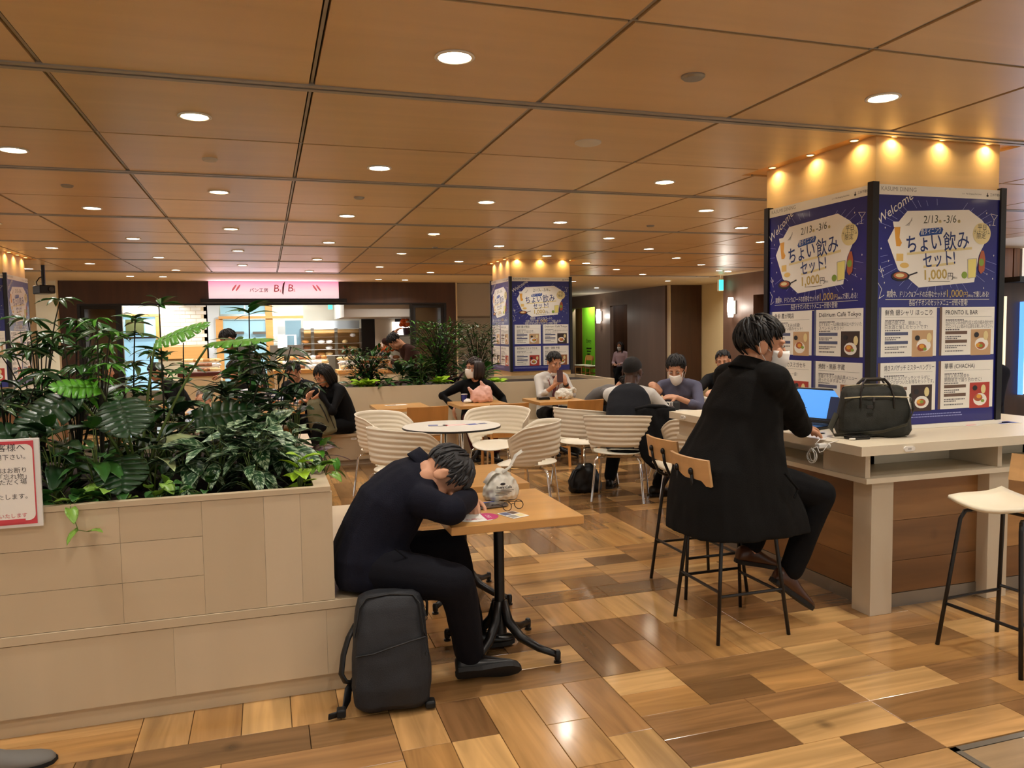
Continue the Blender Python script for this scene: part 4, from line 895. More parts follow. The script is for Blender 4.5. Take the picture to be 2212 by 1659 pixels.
    dr('lemon_mug', mat('print_lemon', (232, 220, 130), .5), lambda g: flat(g, [(738, 600), (808, 590), (805, 745), (742, 755)], .0026)); dr('mug_outline', m_grey, lambda g: stroke(g, [(735, 595), (740, 758), (808, 748), (812, 588), (735, 595)], 4, .0029)); dr('lime_slice', m_lime, lambda g: disc(g, 710, 730, 24, .0027, 30))
    dr('meat_bottle', m_rust, lambda g: flat(g, [(850, 520), (872, 520), (885, 590), (880, 690), (850, 720), (830, 690), (828, 600)], .0030)); dr('bottle_label', m_lime, lambda g: disc(g, 852, 620, 22, .0033, 32))
    # lines under the badge
    g = MB(); g2 = MB()
    if two_line:
        text_mb(g, '期間中、ドリンク&フードの', .042, L(500, 895, .0014), 'C', 0, width=.34); text_mb(g, 'お得なセットが', .042, L(230, 952, .0014), 'L', 0, width=.19); text_mb(g2, '1,000', .062, L(440, 955, .0014), 'L', 0, width=.15); text_mb(g, 'で楽しめる!', .042, L(680, 952, .0014), 'L', 0, width=.15); text_mb(g, '各店イチオシのセットメニューが続々登場!', .042, L(500, 1000, .0014), 'C', 0, width=.50)
        for a, b, y in ((330, 670, 908), (190, 820, 966), (250, 760, 1012)): rect(g, a, b, y, y + 3, .0012)
    else:
        text_mb(g, '期間中、ドリンク&フードのお得なセットが', .040, L(80, 915, .0014), 'L', 0, width=.425); text_mb(g2, '1,000', .062, L(568, 917, .0014), 'L', 0, width=.118); text_mb(g2, '円', .036, L(708, 915, .0014), 'L', 0); text_mb(g, '(税込)', .016, L(745, 915, .0014), 'L', 0); text_mb(g, 'で楽しめる!', .040, L(790, 915, .0014), 'L', 0, width=.12); text_mb(g, '各店イチオシのセットメニューが続々登場!', .040, L(500, 985, .0014), 'C', 0, width=.43)
        for a, b, y in ((70, 930, 935), (255, 765, 1002)): rect(g, a, b, y, y + 3, .0012)
    build('promo_lettering', g, m_pwhite, o); build('promo_price', g2, m_gold, o)
    # four shop cards
    YQ[0] = 1.0
    for n, (t, l1, l2, brk) in enumerate(cards):
        x0 = 20 + 492 * (n % 2); x1 = x0 + 468; y0 = 1074 - 305 * 0 + (0 if n < 2 else 0); y0, y1 = ((1080, 1080 + 0),)[0] if False else ((CY0, CY0 + CH) if n < 2 else (CY0 + CH + 38, CY0 + CH * 2 + 38))
        g = MB(); rect(g, x0, x1, y0, y1, .0010); cdp = build('shop_card', g, m_pwhite, o)
        bar = m_bark if brk else m_slate
        g = MB(); rect(g, x0, x0 + 20, y0, y1, .0014); rect(g, x0 + 50, x0 + 235, y0 + CH * .50, y0 + CH * .565, .0014); rect(g, x0 + 50, x0 + 235, y0 + CH * .68, y0 + CH * .745, .0014); build('bars', g, bar, cdp)
        g = MB(); text_mb(g, t, .036, L(x0 + 50, y0 + CH * .155, .0014), 'L', 0, width=min(.36, .030 * sum(1 if ord(c) > 300 else .62 for c in t)), bold=.004)
        build('title', g, m_inkk, cdp)
        g = MB(); rect(g, x0 + 50, x1 - 25, y0 + CH * .20, y0 + CH * .204, .0013)
        text_mb(g, l1, .026, L(x0 + 50, y0 + CH * .355, .0014), 'L', 0, width=min(.36, .0235 * len(l1)))
        if l2: text_mb(g, l2, .026, L(x0 + 50, y0 + CH * .435, .0014), 'L', 0, width=min(.36, .0235 * len(l2)))
        for q, (yy, ww) in enumerate(((.255, 150), (.455, 110), (.60, 120), (.64, 90), (.79, 170), (.83, 100), (.90, 150))):
            xx = x0 + 52
            while xx < x0 + 52 + ww: s2 = rp_.uniform(6, 13); rect(g, xx, xx + s2, y0 + CH * yy, y0 + CH * yy + 8, .0013); xx += s2 + 4
        build('body_lettering', g, mat('ink_soft', (96, 94, 98), .5), cdp)
        food(None, x0 + 268, y0 + CH * .47, 172, (n + (0 if brk else 1)) % 4, cdp, .0014)
    g = MB()
    for y in (CY0 + CH * 2 + 62, CY0 + CH * 2 + 78):
        x = 30
        while x < 700: s2 = rp_.uniform(8, 24); rect(g, x, x + s2, y, y + 6, .0012); x += s2 + 4
    build('fine_print', g, m_line, o)['kind'] = 'stuff'
    # black corner posts and white foot
    g = MB(); g.box(-.045, -.002, -.012, .03, -.005, PH + .012); build('corner_post', g, m_black, o)
    return o
CY0, CH = 770 + 0, 0
CY0, CH = 772, 318
PH = 1.362; CY0 = (2.269 - 1.584) / k_; CH = .2815 / k_
def place(src, o, x, y, z, rz): o.location = (x, y, z); o.rotation_euler = (0, 0, rz); return o
pa = make_poster('promotion_poster', 'blue promotion poster on the big pillar above the olive bag', CARDS_A, False); place(None, pa, 3.281, 3.552, .907, 0)
pb = make_poster('promotion_poster', 'blue promotion poster on the big pillar beside the masked man', CARDS_B, False); place(None, pb, 3.255, 4.49, .907, -math.pi / 2)
pc = make_poster('promotion_poster', 'blue promotion poster on the pillar behind the man holding a phone', CARDS_B, True); place(None, pc, 3.42, 10.735, .907, 0)
pd = dup(pa, (3.375, 11.65, .907), -math.pi / 2, 'blue promotion poster facing the bakery side of the pillar behind the long planter'); pe = dup(pa, (-3.85, 10.735, .907), 0, 'blue promotion poster on the left pillar facing the leafy planter'); pf = dup(pc, (-2.945, 10.78, .907), math.pi / 2, 'blue promotion poster on the left pillar facing the bakery aisle')
for i, (x, y, nm) in enumerate(((4.17, 3.54, 'the big pillar'), (4.31, 10.723, 'the pillar behind the long planter'), (-2.965, 10.723, 'the left pillar'))):
    g = MB(); g.box(0, .04, 0, .03, .907, 2.281); o = build('corner_trim', g, m_black); o.location = (x, y, 0); tag(o, 'black corner strip beside the blue poster on %s' % nm, 'trim strip')
g = MB(); g.box(3.235, 4.21, 3.534, 3.551, .884, .906); g.box(3.235, 3.253, 3.552, 4.5, .884, .906); tag(build('poster_plinth', g, m_pwhite), 'white plinth strip under the big pillar posters on the counter', 'plinth')
# ================================================================ people
SKIN = mat('skin', (206, 152, 120), .5, noise_amt=.06, nscale=30, spec=.35); SKIN_D = mat('skin_deep', (74, 48, 36), .45, spec=.4)
HAIR = mat('hair_black', (18, 15, 14), .55, bump=.25, bscale=160, stretch=(1, 1, .2)); HAIR_G = mat('hair_greying', (20, 19, 20), .6, c2=(46, 45, 46), nscale=60, stretch=(1, 1, .3)); HAIR_W = mat('hair_white', (188, 180, 172), .5, c2=(140, 132, 124), nscale=60); HAIR_B = mat('hair_brown', (40, 26, 20), .42)
m_mask = mat('mask_white', (240, 236, 230), .6); m_lip = mat('lips', (176, 104, 92), .5); m_eye = mat('eye_dark', (24, 18, 16), .2); m_eyew = mat('eye_white', (224, 216, 208), .3)
m_leather = mat('shoe_black', (9, 9, 9), .3); m_sole = mat('shoe_sole', (20, 18, 17), .7); m_tan = mat('shoe_brown', (104, 62, 38), .35, c2=(70, 40, 24), nscale=14)
def cloth(n, c, c2=None, rough=.85, sheen=.0): return mat(n, c, rough, c2=c2, nscale=9, bump=.25, bscale=240, sheen=sheen, spec=.2)
def ring(c, r, f, hw, hd, n=18, sq=2.3):
    out = []
    for i in range(n):
        a = 2 * math.pi * i / n; ca, sa = math.cos(a), math.sin(a); k = (abs(ca) ** sq + abs(sa) ** sq) ** (-1 / sq); out.append(c + r * (hw * ca * k) + f * (hd * sa * k))
    return out
def limb(mb, pts, rad, n=12):
    pts = [V(p) for p in pts]; mb.tube(pts, rad, n)
    for p, r in zip(pts, rad): mb.ell(p, r * .985, n=10, k=6)
def ik(a, t, l1, l2, pole):
    a, t = V(a), V(t); d = t - a; L_ = min(d.length, (l1 + l2) * .999); dn = d.normalized(); t = a + dn * L_
    x = (l1 * l1 - l2 * l2 + L_ * L_) / (2 * L_); h = math.sqrt(max(0, l1 * l1 - x * x)); p = V(pole); p = p - dn * p.dot(dn); p = p.normalized() if p.length > 1e-6 else dn.orthogonal().normalized()
    return a + dn * x + p * h, t
def hand(mb, wrist, d, n, side, curl=.5, s=1.0, spread=0.0):
    d = V(d).normalized(); n = V(n); n = (n - d * n.dot(d)).normalized(); w = d.cross(n) * side; W = V(wrist)
    for k, (o, L_, b) in enumerate(((.030, .070, .086), (.010, .079, .090), (-.010, .072, .087), (-.029, .056, .079))):
        base = W + (d * b + w * o) * s; mb.tube([W + w * o * .45 * s, W + (d * b * .55 + w * o * .8 + n * -.004) * s, base], [.017 * s, .0165 * s, .0115 * s], 8); mb.ell(base, .0118 * s, n=8, k=5)
        dd = (d + w * (o * 2.2 * spread)).normalized(); p = base; pts = [p]; ang = 0
        for q in range(3):
            ang += curl * (.55, .9, .6)[q]; p = p + (dd * math.cos(ang) + n * math.sin(ang)) * L_ * (.45, .31, .24)[q] * s; pts.append(p)
        rr = [.0108 * s, .0096 * s, .0086 * s, .0068 * s]; mb.tube(pts, rr, 8)
        for p_, r_ in zip(pts[1:], rr[1:]): mb.ell(p_, r_, n=8, k=5)
    b = W + (d * .022 + w * .024) * s; p1 = b + (d * .5 + w * .75 + n * .35).normalized() * .042 * s; p2 = p1 + (d * .85 + w * .3 + n * (.3 + curl * .4)).normalized() * .032 * s; p3 = p2 + (d * .9 + n * (.3 + curl * .4) - w * .1).normalized() * .024 * s
    mb.tube([W + d * .01 * s, b, p1, p2, p3], [.018 * s, .017 * s, .0125 * s, .0108 * s, .008 * s], 8); mb.ell(p3, .008 * s, n=8, k=5); mb.ell(p2, .0108 * s, n=8, k=5)
CR = V((0, -.012, .042)); CRR = V((.077, .096, .088))
def head_mb(mb, M, s=1.0):
    E = lambda c, r, rot_=None: mb.ell((0, 0, 0), tuple(q * s for q in r), M @ Matrix.Translation(V(c) * s) @ (rot_ or Matrix()), 16, 10)
    E(CR, CRR); E((0, .028, -.03), (.060, .062, .080)); E((0, .060, -.090), (.027, .026, .024)); E((0, .082, -.055), (.030, .016, .022))
    for x in (-1, 1):
        E((x * .040, .008, -.055), (.020, .045, .036)); E((x * .036, .062, -.018), (.026, .026, .030)); E((x * .030, .078, .030), (.026, .014, .010)); E((x * .0785, -.010, -.002), (.009, .022, .033), Matrix.Rotation(-x * .25, 4, 'Z')); E((x * .012, .094, -.030), (.010, .010, .008)); E((x * .084, -.016, .012), (.006, .012, .018))
    mb.tube([M @ (V(q) * s) for q in ((0, .080, .030), (0, .092, .008), (0, .106, -.018), (0, .104, -.030))], [.009 * s, .010 * s, .0125 * s, .011 * s], 8)
def face(par, M, hair, s=1.0, shut=False, mouth=True):
    for x in (-1, 1):
        g = MB(); g.ell((0, 0, 0), (.0125 * s, .006 * s, (.0022 if shut else .0052) * s), M @ Matrix.Translation(V((x * .0315, .0835, .012)) * s) @ Matrix.Rotation(-x * .35, 4, 'Z')); q = build('eye', g, m_eye if shut else m_eyew, par, True)
        if not shut: g = MB(); g.ell((0, 0, 0), (.0055 * s, .003 * s, .0052 * s), M @ Matrix.Translation(V((x * .0315, .0885, .012)) * s)); build('iris', g, m_eye, q, True)
        g = MB(); g.tube([M @ (V(p) * s) for p in ((x * .014, .090, .030), (x * .030, .0895, .034), (x * .048, .078, .030))], [.0032 * s, .0035 * s, .002 * s], 6, flat=.8); build('eyebrow', g, hair, par, True)
    if mouth: g = MB(); g.tube([M @ (V(p) * s) for p in ((-.022, .088, -.060), (-.008, .0975, -.058), (.008, .0975, -.058), (.022, .088, -.060))], [.002 * s, .0052 * s, .0052 * s, .002 * s], 8); build('lips', g, m_lip, par, True)
HL = {'short': [(0, 38), (40, 34), (62, 18), (76, -12), (96, -18), (125, -38), (180, -50)], 'bob': [(0, 40), (30, 30), (50, 0), (70, -30), (100, -40), (180, -60)], 'fade': [(0, 40), (45, 36), (64, 20), (78, -8), (98, -12), (125, -35), (180, -45)]}
def hairline(st, az):
    t = HL[st]; az = abs(az)
    for (a, e), (b, f) in zip(t, t[1:]):
        if az <= b: return ease(e, f, (az - a) / (b - a))
    return t[-1][1]
def hair(par, M, style, m, s=1.0, n=160, seed=1, length=None, vol=.010, fringe=.05, drop=.11):
    r_ = random.Random(seed); st = 'bob' if style in ('bob', 'long') else 'fade' if style == 'fade' else 'short'; mb = MB()
    def sp(d, h): return M @ ((CR + V((CRR.x * d.x, CRR.y * d.y, CRR.z * d.z)) * (1 + h)) * s)
    def dr(az, el): a, e = math.radians(az), math.radians(el); return V((math.sin(a) * math.cos(e), math.cos(a) * math.cos(e), math.sin(e)))
    N = 36; hh = .045 if st != 'fade' else .035
    g = [[sp(dr(-180 + 360 * j / N, ease(hairline(st, -180 + 360 * j / N), 90, i / 9)), hh * min(1, .35 + i / 3)) for j in range(N + 1)] for i in range(10)]; mb.sheet(g)
    g2 = [[sp(dr(-180 + 360 * j / N, hairline(st, -180 + 360 * j / N)), -.06 if i else hh * .35) for j in range(N + 1)] for i in range(2)]; mb.sheet(g2)
    if st != 'fade':
        crown = V((0, -.45, .9)).normalized()
        for k in range(n):
            az = r_.uniform(-180, 180); e0 = hairline(st, az); el = e0 + 4 + (88 - e0) * r_.random() ** 1.1; d = dr(az, el)
            g_ = (d - crown * d.dot(crown)); g_ = g_.normalized() if g_.length > .05 else V((r_.gauss(0, 1), r_.gauss(0, 1), 0)).normalized(); g_ = (g_ - d * g_.dot(d)).normalized(); g_ = (g_ + V((r_.gauss(0, .28), r_.gauss(0, .28), r_.gauss(0, .15)))).normalized()
            L_ = (length or r_.uniform(.035, .065)); stp = L_ / .09 / 4; pts = []; h = .03 + r_.random() * vol * 6
            low = hairline(st, az) - (6 if abs(az) > 70 else 0)
            for q in range(5):
                e_now = math.degrees(math.asin(max(-1, min(1, d.z)))); pts.append(sp(d, h + .02 * math.sin(q / 4 * 3.1) + (.04 * vol / .01 if q == 4 else 0) * r_.random()))
                if e_now < low - fringe * (180 if abs(az) < 60 else 120) and style not in ('bob', 'long'): break
                nd = (d + g_ * stp).normalized(); g_ = (g_ - nd * g_.dot(nd)).normalized(); d = nd
            if len(pts) < 3: continue
            w_ = r_.uniform(.006, .010) * s; mb.tube(pts, [w_ * x for x in (.7, 1, 1, .75, .25)][:len(pts)], 5, flat=.55)
    if style in ('bob', 'long'):                 # hanging curtain round the sides and back
        for k in range(int(n * .7)):
            az = r_.choice((-1, 1)) * (52 + 128 * r_.random()); p0 = V((math.sin(math.radians(az)) * .083, math.cos(math.radians(az)) * .098 - .012, .06)); z1 = -drop - .03 * r_.random(); inn = .85 + .1 * r_.random(); o_ = 1.03 + .12 * r_.random()
            pts = [M @ (V((p0.x * f_, p0.y * f_, z)) * s) for f_, z in ((.8, .095), (1.0 * o_, .05), (1.06 * o_, 0), (1.05 * o_, z1 * .6), (inn * o_, z1))]; w_ = .014 * s; mb.tube(pts, [w_ * .6, w_, w_, w_, w_ * .4], 5, flat=.5)
    if style == 'bun': mb.ell((0, 0, 0), (.038 * s, .038 * s, .034 * s), M @ Matrix.Translation(V((0, -.085, .11)) * s))
    return build('hair', mb, m, par, True)
def face_mask(par, M, s=1.0, m=None):
    rows = []
    for i in range(9):
        v = i / 8; row = []
        for j in range(13):
            a = math.radians(-78 + 156 * j / 12); z = ease(-.002, -.122, v); bul = math.sin(math.pi * min(1, v * .95 + .05)) ; nose = max(0, 1 - abs(a) / .5) * (1 - v) * .014; x = math.sin(a) * ease(.070, .046, v); y = .018 + math.cos(a) * (.091 + .014 * bul - .022 * v * v) + nose + .0022 * math.sin(v * 22)
            row.append(M @ (V((x, y, z - .018 * abs(math.sin(a)) * (v - .4) * -1)) * s))
        rows.append(row)
    g = MB(); g.sheet(rows, .0015); q = build('face_mask', g, m or m_mask, par, True)
    for x in (-1, 1):
        g = MB(); g.tube([M @ (V(p) * s) for p in ((x * .064, .030, -.016), (x * .079, .0, .004), (x * .084, -.018, .030), (x * .087, -.030, .012), (x * .083, -.018, -.022), (x * .064, .028, -.075))], .0016 * s, 5); build('ear_loop', g, m_mask, q)
def eyeglasses(par, M, s=1.0, m=None):
    g = MB()
    for x in (-1, 1):
        g.tube([M @ (V((x * .033 + .021 * math.cos(t), .100, .010 + .017 * math.sin(t))) * s) for t in (2 * math.pi * i / 14 for i in range(14))], .0014 * s, 5, closed=True); g.tube([M @ (V(p) * s) for p in ((x * .054, .100, .014), (x * .072, .06, .014), (x * .080, -.005, .010))], .0014 * s, 5)
    g.tube([M @ (V(p) * s) for p in ((-.012, .100, .012), (0, .105, .015), (.012, .100, .012))], .0014 * s, 5); build('glasses', g, m or m_black, par)
def shoe(par, ankle, toe, m, s=1.0, up=(0, 0, 1), length=.275):
    """ankle joint sits .08 above the sole; toe is the pointing direction"""
    t = V(toe).normalized(); u = V(up); u = (u - t * u.dot(t)).normalized(); w_ = t.cross(u); o = V(ankle) - u * .078 * s; g = MB(); rings = []
    for x, hw, hh, zc in ((-.068, .018, .030, .042), (-.060, .031, .040, .045), (-.02, .036, .048, .050), (.03, .036, .046, .048), (.075, .039, .034, .038), (.12, .045, .026, .030), (.165, .043, .021, .025), (.195, .030, .016, .021), (.207, .012, .009, .017)):
        rings.append([o + t * (x * s * length / .275) + (w_ * hw * math.cos(a) + u * (zc + hh * math.sin(a))) * s for a in (2 * math.pi * i / 14 for i in range(14))])
    g.loft(rings); q = build('shoe', g, m, par, True)
    g = MB(); pts = [(-.072, .0), (-.060, .030), (-.02, .033), (.04, .030), (.09, .040), (.13, .046), (.17, .042), (.2, .028), (.213, 0)]; poly = pts + [(x, -y) for x, y in pts[-2:0:-1]]
    g.prism(poly, lambda a, b, z: o + t * (a * s * length / .275) + w_ * (b * s) + u * (z * s), 0, .020); build('sole', g, m_sole, q)
    for x in (.10, .12, .14): pass
    return q
def wrinkle(me, amp, f=(9, 9, 4), seed=0.0):
    n = len(me.vertices); co = np.empty(n * 3, 'f'); no = np.empty(n * 3, 'f'); me.vertices.foreach_get('co', co); me.vertices.foreach_get('normal', no); nz = noise.noise
    q = [nz((x * f[0] + seed, y * f[1], z * f[2])) + .5 * nz((x * f[0] * 2.3, y * f[1] * 2.3 + seed, z * f[2] * 2.3)) for x, y, z in co.reshape(-1, 3).tolist()]
    co += (no.reshape(-1, 3) * (amp * np.array(q, 'f'))[:, None]).reshape(-1); me.vertices.foreach_set('co', co); me.update()
    return me
def garment(name, mb, m, par, voxel, amp=.004, seed=0.0, smooth=11, f=(9, 9, 4)):
    me = wrinkle(remesh(mb, voxel, smooth, name), amp, f, seed); me.materials.clear(); me.materials.append(m); me.polygons.foreach_set('use_smooth', [True] * len(me.polygons)); return build(name, me, None, par)
def frame(pos, fwd, up):
    f = V(fwd).normalized(); u = V(up); u = (u - f * u.dot(f)).normalized(); r = f.cross(u); return Matrix(((r.x, f.x, u.x, pos[0]), (r.y, f.y, u.y, pos[1]), (r.z, f.z, u.z, pos[2]), (0, 0, 0, 1)))
def rotv(v, axis, deg): return Matrix.Rotation(math.radians(deg), 3, V(axis).normalized()) @ V(v)
NPER = [0]
def person(label, hip, yaw, lean=(5, 5, 5), head=(0, 0), s=1.0, wr=(None, None), hd=(None, None), hn=(None, None), curl=(.5, .5), el=(None, None), feet=(None, None), toe=(None, None), toeup=((0, 0, 1), (0, 0, 1)), kn=(None, None), top=None, sleeve=1.0, bottom=None, shoes=None, skin=None, hairst='short', hairm=None, mask=False, glasses=False, vox=.0065, coat=None, hairkw=None, shut=False, headfr=None, headpos=None, fat=1.0, amp=.004, extras=None, hide_legs=False, hs=1.0, slv=1.0, legf=1.0, elp=(None, None), shoff=((0, 0, 0), (0, 0, 0))):
    NPER[0] += 1; sd = NPER[0] * 3.7; hip = V(hip); a = math.radians(yaw); F = V((math.cos(a), math.sin(a), 0)); Rr = V((F.y, -F.x, 0)); Z = V((0, 0, 1)); skin = skin or SKIN; hairm = hairm or HAIR
    o = thing('person', label, 'person', (hip.x, hip.y, 0)); T = Matrix.Translation((-hip.x, -hip.y, 0))
    S = [rotv(Z, -Rr, l) for l in lean]; FW = [rotv(F, -Rr, l) for l in lean]
    P = [hip]
    for d, l in zip((S[0], S[1], S[2], S[2]), (.13, .15, .17, .06)): P.append(P[-1] + d * l * s)
    sh = [P[3] + Rr * x * .172 * s + V(shoff[(x + 1) // 2]) for x in (-1, 1)]          # left, right
    HF = rotv(rotv(F, Z, head[1]), -Rr, 0); hr = V((HF.y, -HF.x, 0)); hf = rotv(HF, -hr, head[0]); hu = rotv(Z, -hr, head[0])
    if headfr: hf, hu = V(headfr[0]).normalized(), V(headfr[1]).normalized()
    nd = (S[2] + hu).normalized(); hp = V(headpos) if headpos else P[4] + nd * .095 * s + hu * .06 * s + hf * .02 * s
    HM = frame(hp, hf, hu); hs = s * hs
    wrist = [V(w_) if w_ is not None else hip + F * .30 * s + Rr * x * .10 * s + Z * .16 * s for w_, x in zip(wr, (-1, 1))]
    elb = []
    for k, x in enumerate((-1, 1)):
        e_, t_ = ik(sh[k], wrist[k], .275 * s, .245 * s, el[k] if el[k] is not None else (Rr * x * .6 - Z - F * .3)); elb.append(V(elp[k]) if elp[k] is not None else e_); wrist[k] = t_ if elp[k] is None else wrist[k]
    hips = [hip + Rr * x * .092 * s for x in (-1, 1)]; knee = []; ank = []
    for k, x in enumerate((-1, 1)):
        f_ = V(feet[k]) if feet[k] is not None else V((hip.x, hip.y, .08)) + F * .42 * s + Rr * x * .11 * s
        kk, aa = ik(hips[k], f_, .41 * s, .41 * s, kn[k] if kn[k] is not None else (F + Z * .4 + Rr * x * .1)); knee.append(kk); ank.append(aa)
    # ---- body: one continuous skin surface
    mb = MB(); tr = [(P[0], .14, .10), (P[1], .125, .09), (P[2], .14, .10), (P[3], .145, .085), (P[3] + S[2] * .035, .09, .06), (P[4], .052, .05)]
    mb.loft([ring(c, Rr, FW[min(i, 2)], w_ * s, d_ * s) for i, (c, w_, d_) in enumerate(tr)])
    limb(mb, [P[3] + S[2] * .01, P[4], hp - hu * .045 * s - hf * .02 * s], [.055 * s, .053 * s, .052 * s])
    head_mb(mb, HM, hs)
    for k in range(2):
        limb(mb, [P[3], sh[k], elb[k], wrist[k]], [.05 * s, .046 * s, .037 * s, .026 * s])
        d_ = V(hd[k]) if hd[k] is not None else (wrist[k] - elb[k]); n_ = V(hn[k]) if hn[k] is not None else V((0, 0, -1)); hand(mb, wrist[k], d_, n_, -1 if k else 1, curl[k], s * 1.0)
        limb(mb, [hips[k], knee[k], ank[k], ank[k] + V((0, 0, -.03))], [.075 * s, .05 * s, .035 * s, .034 * s])
    mb.xf(T); me = remesh(mb, vox, 2, 'body'); me.materials.clear(); me.materials.append(skin); me.polygons.foreach_set('use_smooth', [True] * len(me.polygons)); build('body', me, None, o)
    # ---- clothes
    gv = vox * 1.35
    mb = MB(); tr = [(P[0] - S[0] * .07, .165, .125), (P[0], .178 * fat, .135 * fat), (P[1], .165 * fat, .128 * fat), (P[2], .172 * fat, .128 * fat), (P[3] - S[2] * .03, .186, .118), (P[3] + S[2] * .022, .150, .088), (P[3] + S[2] * .055, .085, .068), (P[4] - S[2] * .0, .064, .062)]
    mb.loft([ring(c, Rr, FW[min(i // 2, 2)], w_ * s, d_ * s) for i, (c, w_, d_) in enumerate(tr)])
    for k in range(2):
        limb(mb, [P[4] - S[2] * .03 * s, ease(P[4], sh[k], .5), sh[k]], [.055 * s, .062 * s, .064 * s * slv])
        if sleeve > .9: pts = [sh[k], elb[k], ease(elb[k], wrist[k], .93)]; rd = [.066 * s * slv, .056 * s * slv, .044 * s * slv]
        elif sleeve > .4: pts = [sh[k], elb[k], ease(elb[k], wrist[k], .35)]; rd = [.062 * s, .054 * s, .048 * s]
        else: pts = [sh[k], ease(sh[k], elb[k], .1)]; rd = [.062 * s, .05 * s]
        limb(mb, [ease(P[3], sh[k], .5)] + pts, [.075 * s] + rd)
    if coat: coat(mb, P, S, FW, Rr, F, knee, hips)
    mb.xf(T); garment('top', mb, top, o, gv, amp, sd)
    if not hide_legs:
        mb = MB(); mb.loft([ring(hip + Z * .10 * s, Rr, F, .15 * s, .115 * s), ring(hip, Rr, F, .165 * s, .13 * s), ring(hip - Z * .07 * s, Rr, F, .15 * s, .12 * s)])
        for k in range(2):
            q_ = s * legf; limb(mb, [hips[k], ease(hips[k], knee[k], .5), knee[k]], [.094 * q_, .084 * q_, .070 * q_]); limb(mb, [knee[k], ease(knee[k], ank[k], .5), ease(knee[k], ank[k], .93)], [.068 * q_, .063 * q_, .058 * q_])
        mb.xf(T); garment('trousers', mb, bottom, o, gv, amp * .9, sd + 1)
        for k in range(2): shoe(o, T @ ank[k], V(toe[k]) if toe[k] is not None else F, shoes, s, toeup[k])
    HT = T @ HM; hair(o, HT, hairst, hairm, hs, **(hairkw or {})); face(o, HT, hairm, hs, shut, not mask)
    if mask: face_mask(o, HT, hs)
    if glasses: eyeglasses(o, HT, hs)
    if extras: extras(o, dict(T=T, P=P, S=S, FW=FW, R=Rr, F=F, HM=HT, sh=sh, elb=elb, wrist=wrist, s=s, hp=hp, hu=hu, hf=hf))
    return o
def collar(par, c, m, name='collar', h=.05, r=.072, flare=.012):
    """standing collar round the neck, open at the front"""
    P4, S_, f, R_, T, s = c['P'][4], c['S'][2], c['FW'][2], c['R'], c['T'], c['s']; rows = []
    for i in range(4):
        v = i / 3; rows.append([T @ (P4 + S_ * (ease(-.035, h - .035, v) - .035 * max(0, math.cos(a)) ) * s + (R_ * math.sin(a) + f * math.cos(a)) * (r + flare * (1 - v)) * s) for a in (math.radians(28 + 304 * j / 20) for j in range(21))])
    g = MB(); g.sheet(rows, .006); return build(name, g, m, par, True)
def shirt_front(par, c, m_shirt, m_tie=None, d=.132):
    P, S, FW, R_, T, s = c['P'], c['S'], c['FW'], c['R'], c['T'], c['s']
    pt = lambda v, x, o_: T @ (ease(P[2], P[4], v) + FW[2] * ((ease(.135, .058, v)) + o_) * s + R_ * x * s)
    g = MB(); g.sheet([[pt(v, x * ease(.012, .055, v), .004 - abs(x) * .012) for x in (-1, -.5, 0, .5, 1)] for v in (0, .25, .5, .75, .95)], .006); build('shirt_front', g, m_shirt, par, True)
    collar(par, c, m_shirt, 'shirt_collar', .045, .062, .008)
    if m_tie: g = MB(); g.sheet([[pt(v, x * w_, .012) for x in (-1, 0, 1)] for v, w_ in ((-.9, .03), (-.2, .032), (.4, .024), (.82, .014), (.85, .020), (.95, .022))], .005); build('tie', g, m_tie, par, True)
    for sx in (-1, 1):
        g = MB(); g.sheet([[pt(v, sx * (ease(.014, .06, v) + w_ * ease(.3, 1, min(1, v * 1.6))), .010 - w_ * .10) for w_ in (0, .02, .045)] for v in (-.05, .3, .6, .8, .96)], .006); build('lapel', g, c.get('lap', m_shirt), par, True)
# ---------------------------------------------------------------- the sleeping man in the navy suit
navy = cloth('navy_suit', (13, 14, 25), (18, 19, 31)); navyp = cloth('navy_trousers', (10, 10, 16), (14, 14, 21))
def jacket_skirt(mb, P, S, FW, R_, F, knee, hips):
    Z = V((0, 0, 1)); h = P[0]; mb.loft([ring(h + Z * .16 + F * .03, R_, F, .17, .13, 18, 3), ring(h + Z * .05 + F * .02, R_, F, .205, .165, 18, 3), ring(h - Z * .03 + F * .045, R_, F, .212, .19, 18, 3), ring(h - Z * .075 + F * .06, R_, F, .205, .195, 18, 3)])
def ex_sleep(o, c):
    collar(o, c, navy, 'jacket_collar', .062, .082, .016); collar(o, c, mat('shirt_white', (226, 222, 214), .7), 'shirt_collar', .05, .066, .006)
    T = c['T']; w_, e_ = c['wrist'][0], c['elb'][0]; d = (w_ - e_).normalized(); g = MB(); g.tube([T @ (w_ - d * .02), T @ (w_ + d * .006)], [.034, .033], 14); build('shirt_cuff', g, MATS['shirt_white'], o, True)
    g = MB(); g.tube([T @ V(p) for p in ((.475, 3.115, .60), (.515, 3.108, .565), (.56, 3.105, .525))], .004, 6); build('pocket_flap', g, cloth('navy_seam', (8, 8, 14)), o)
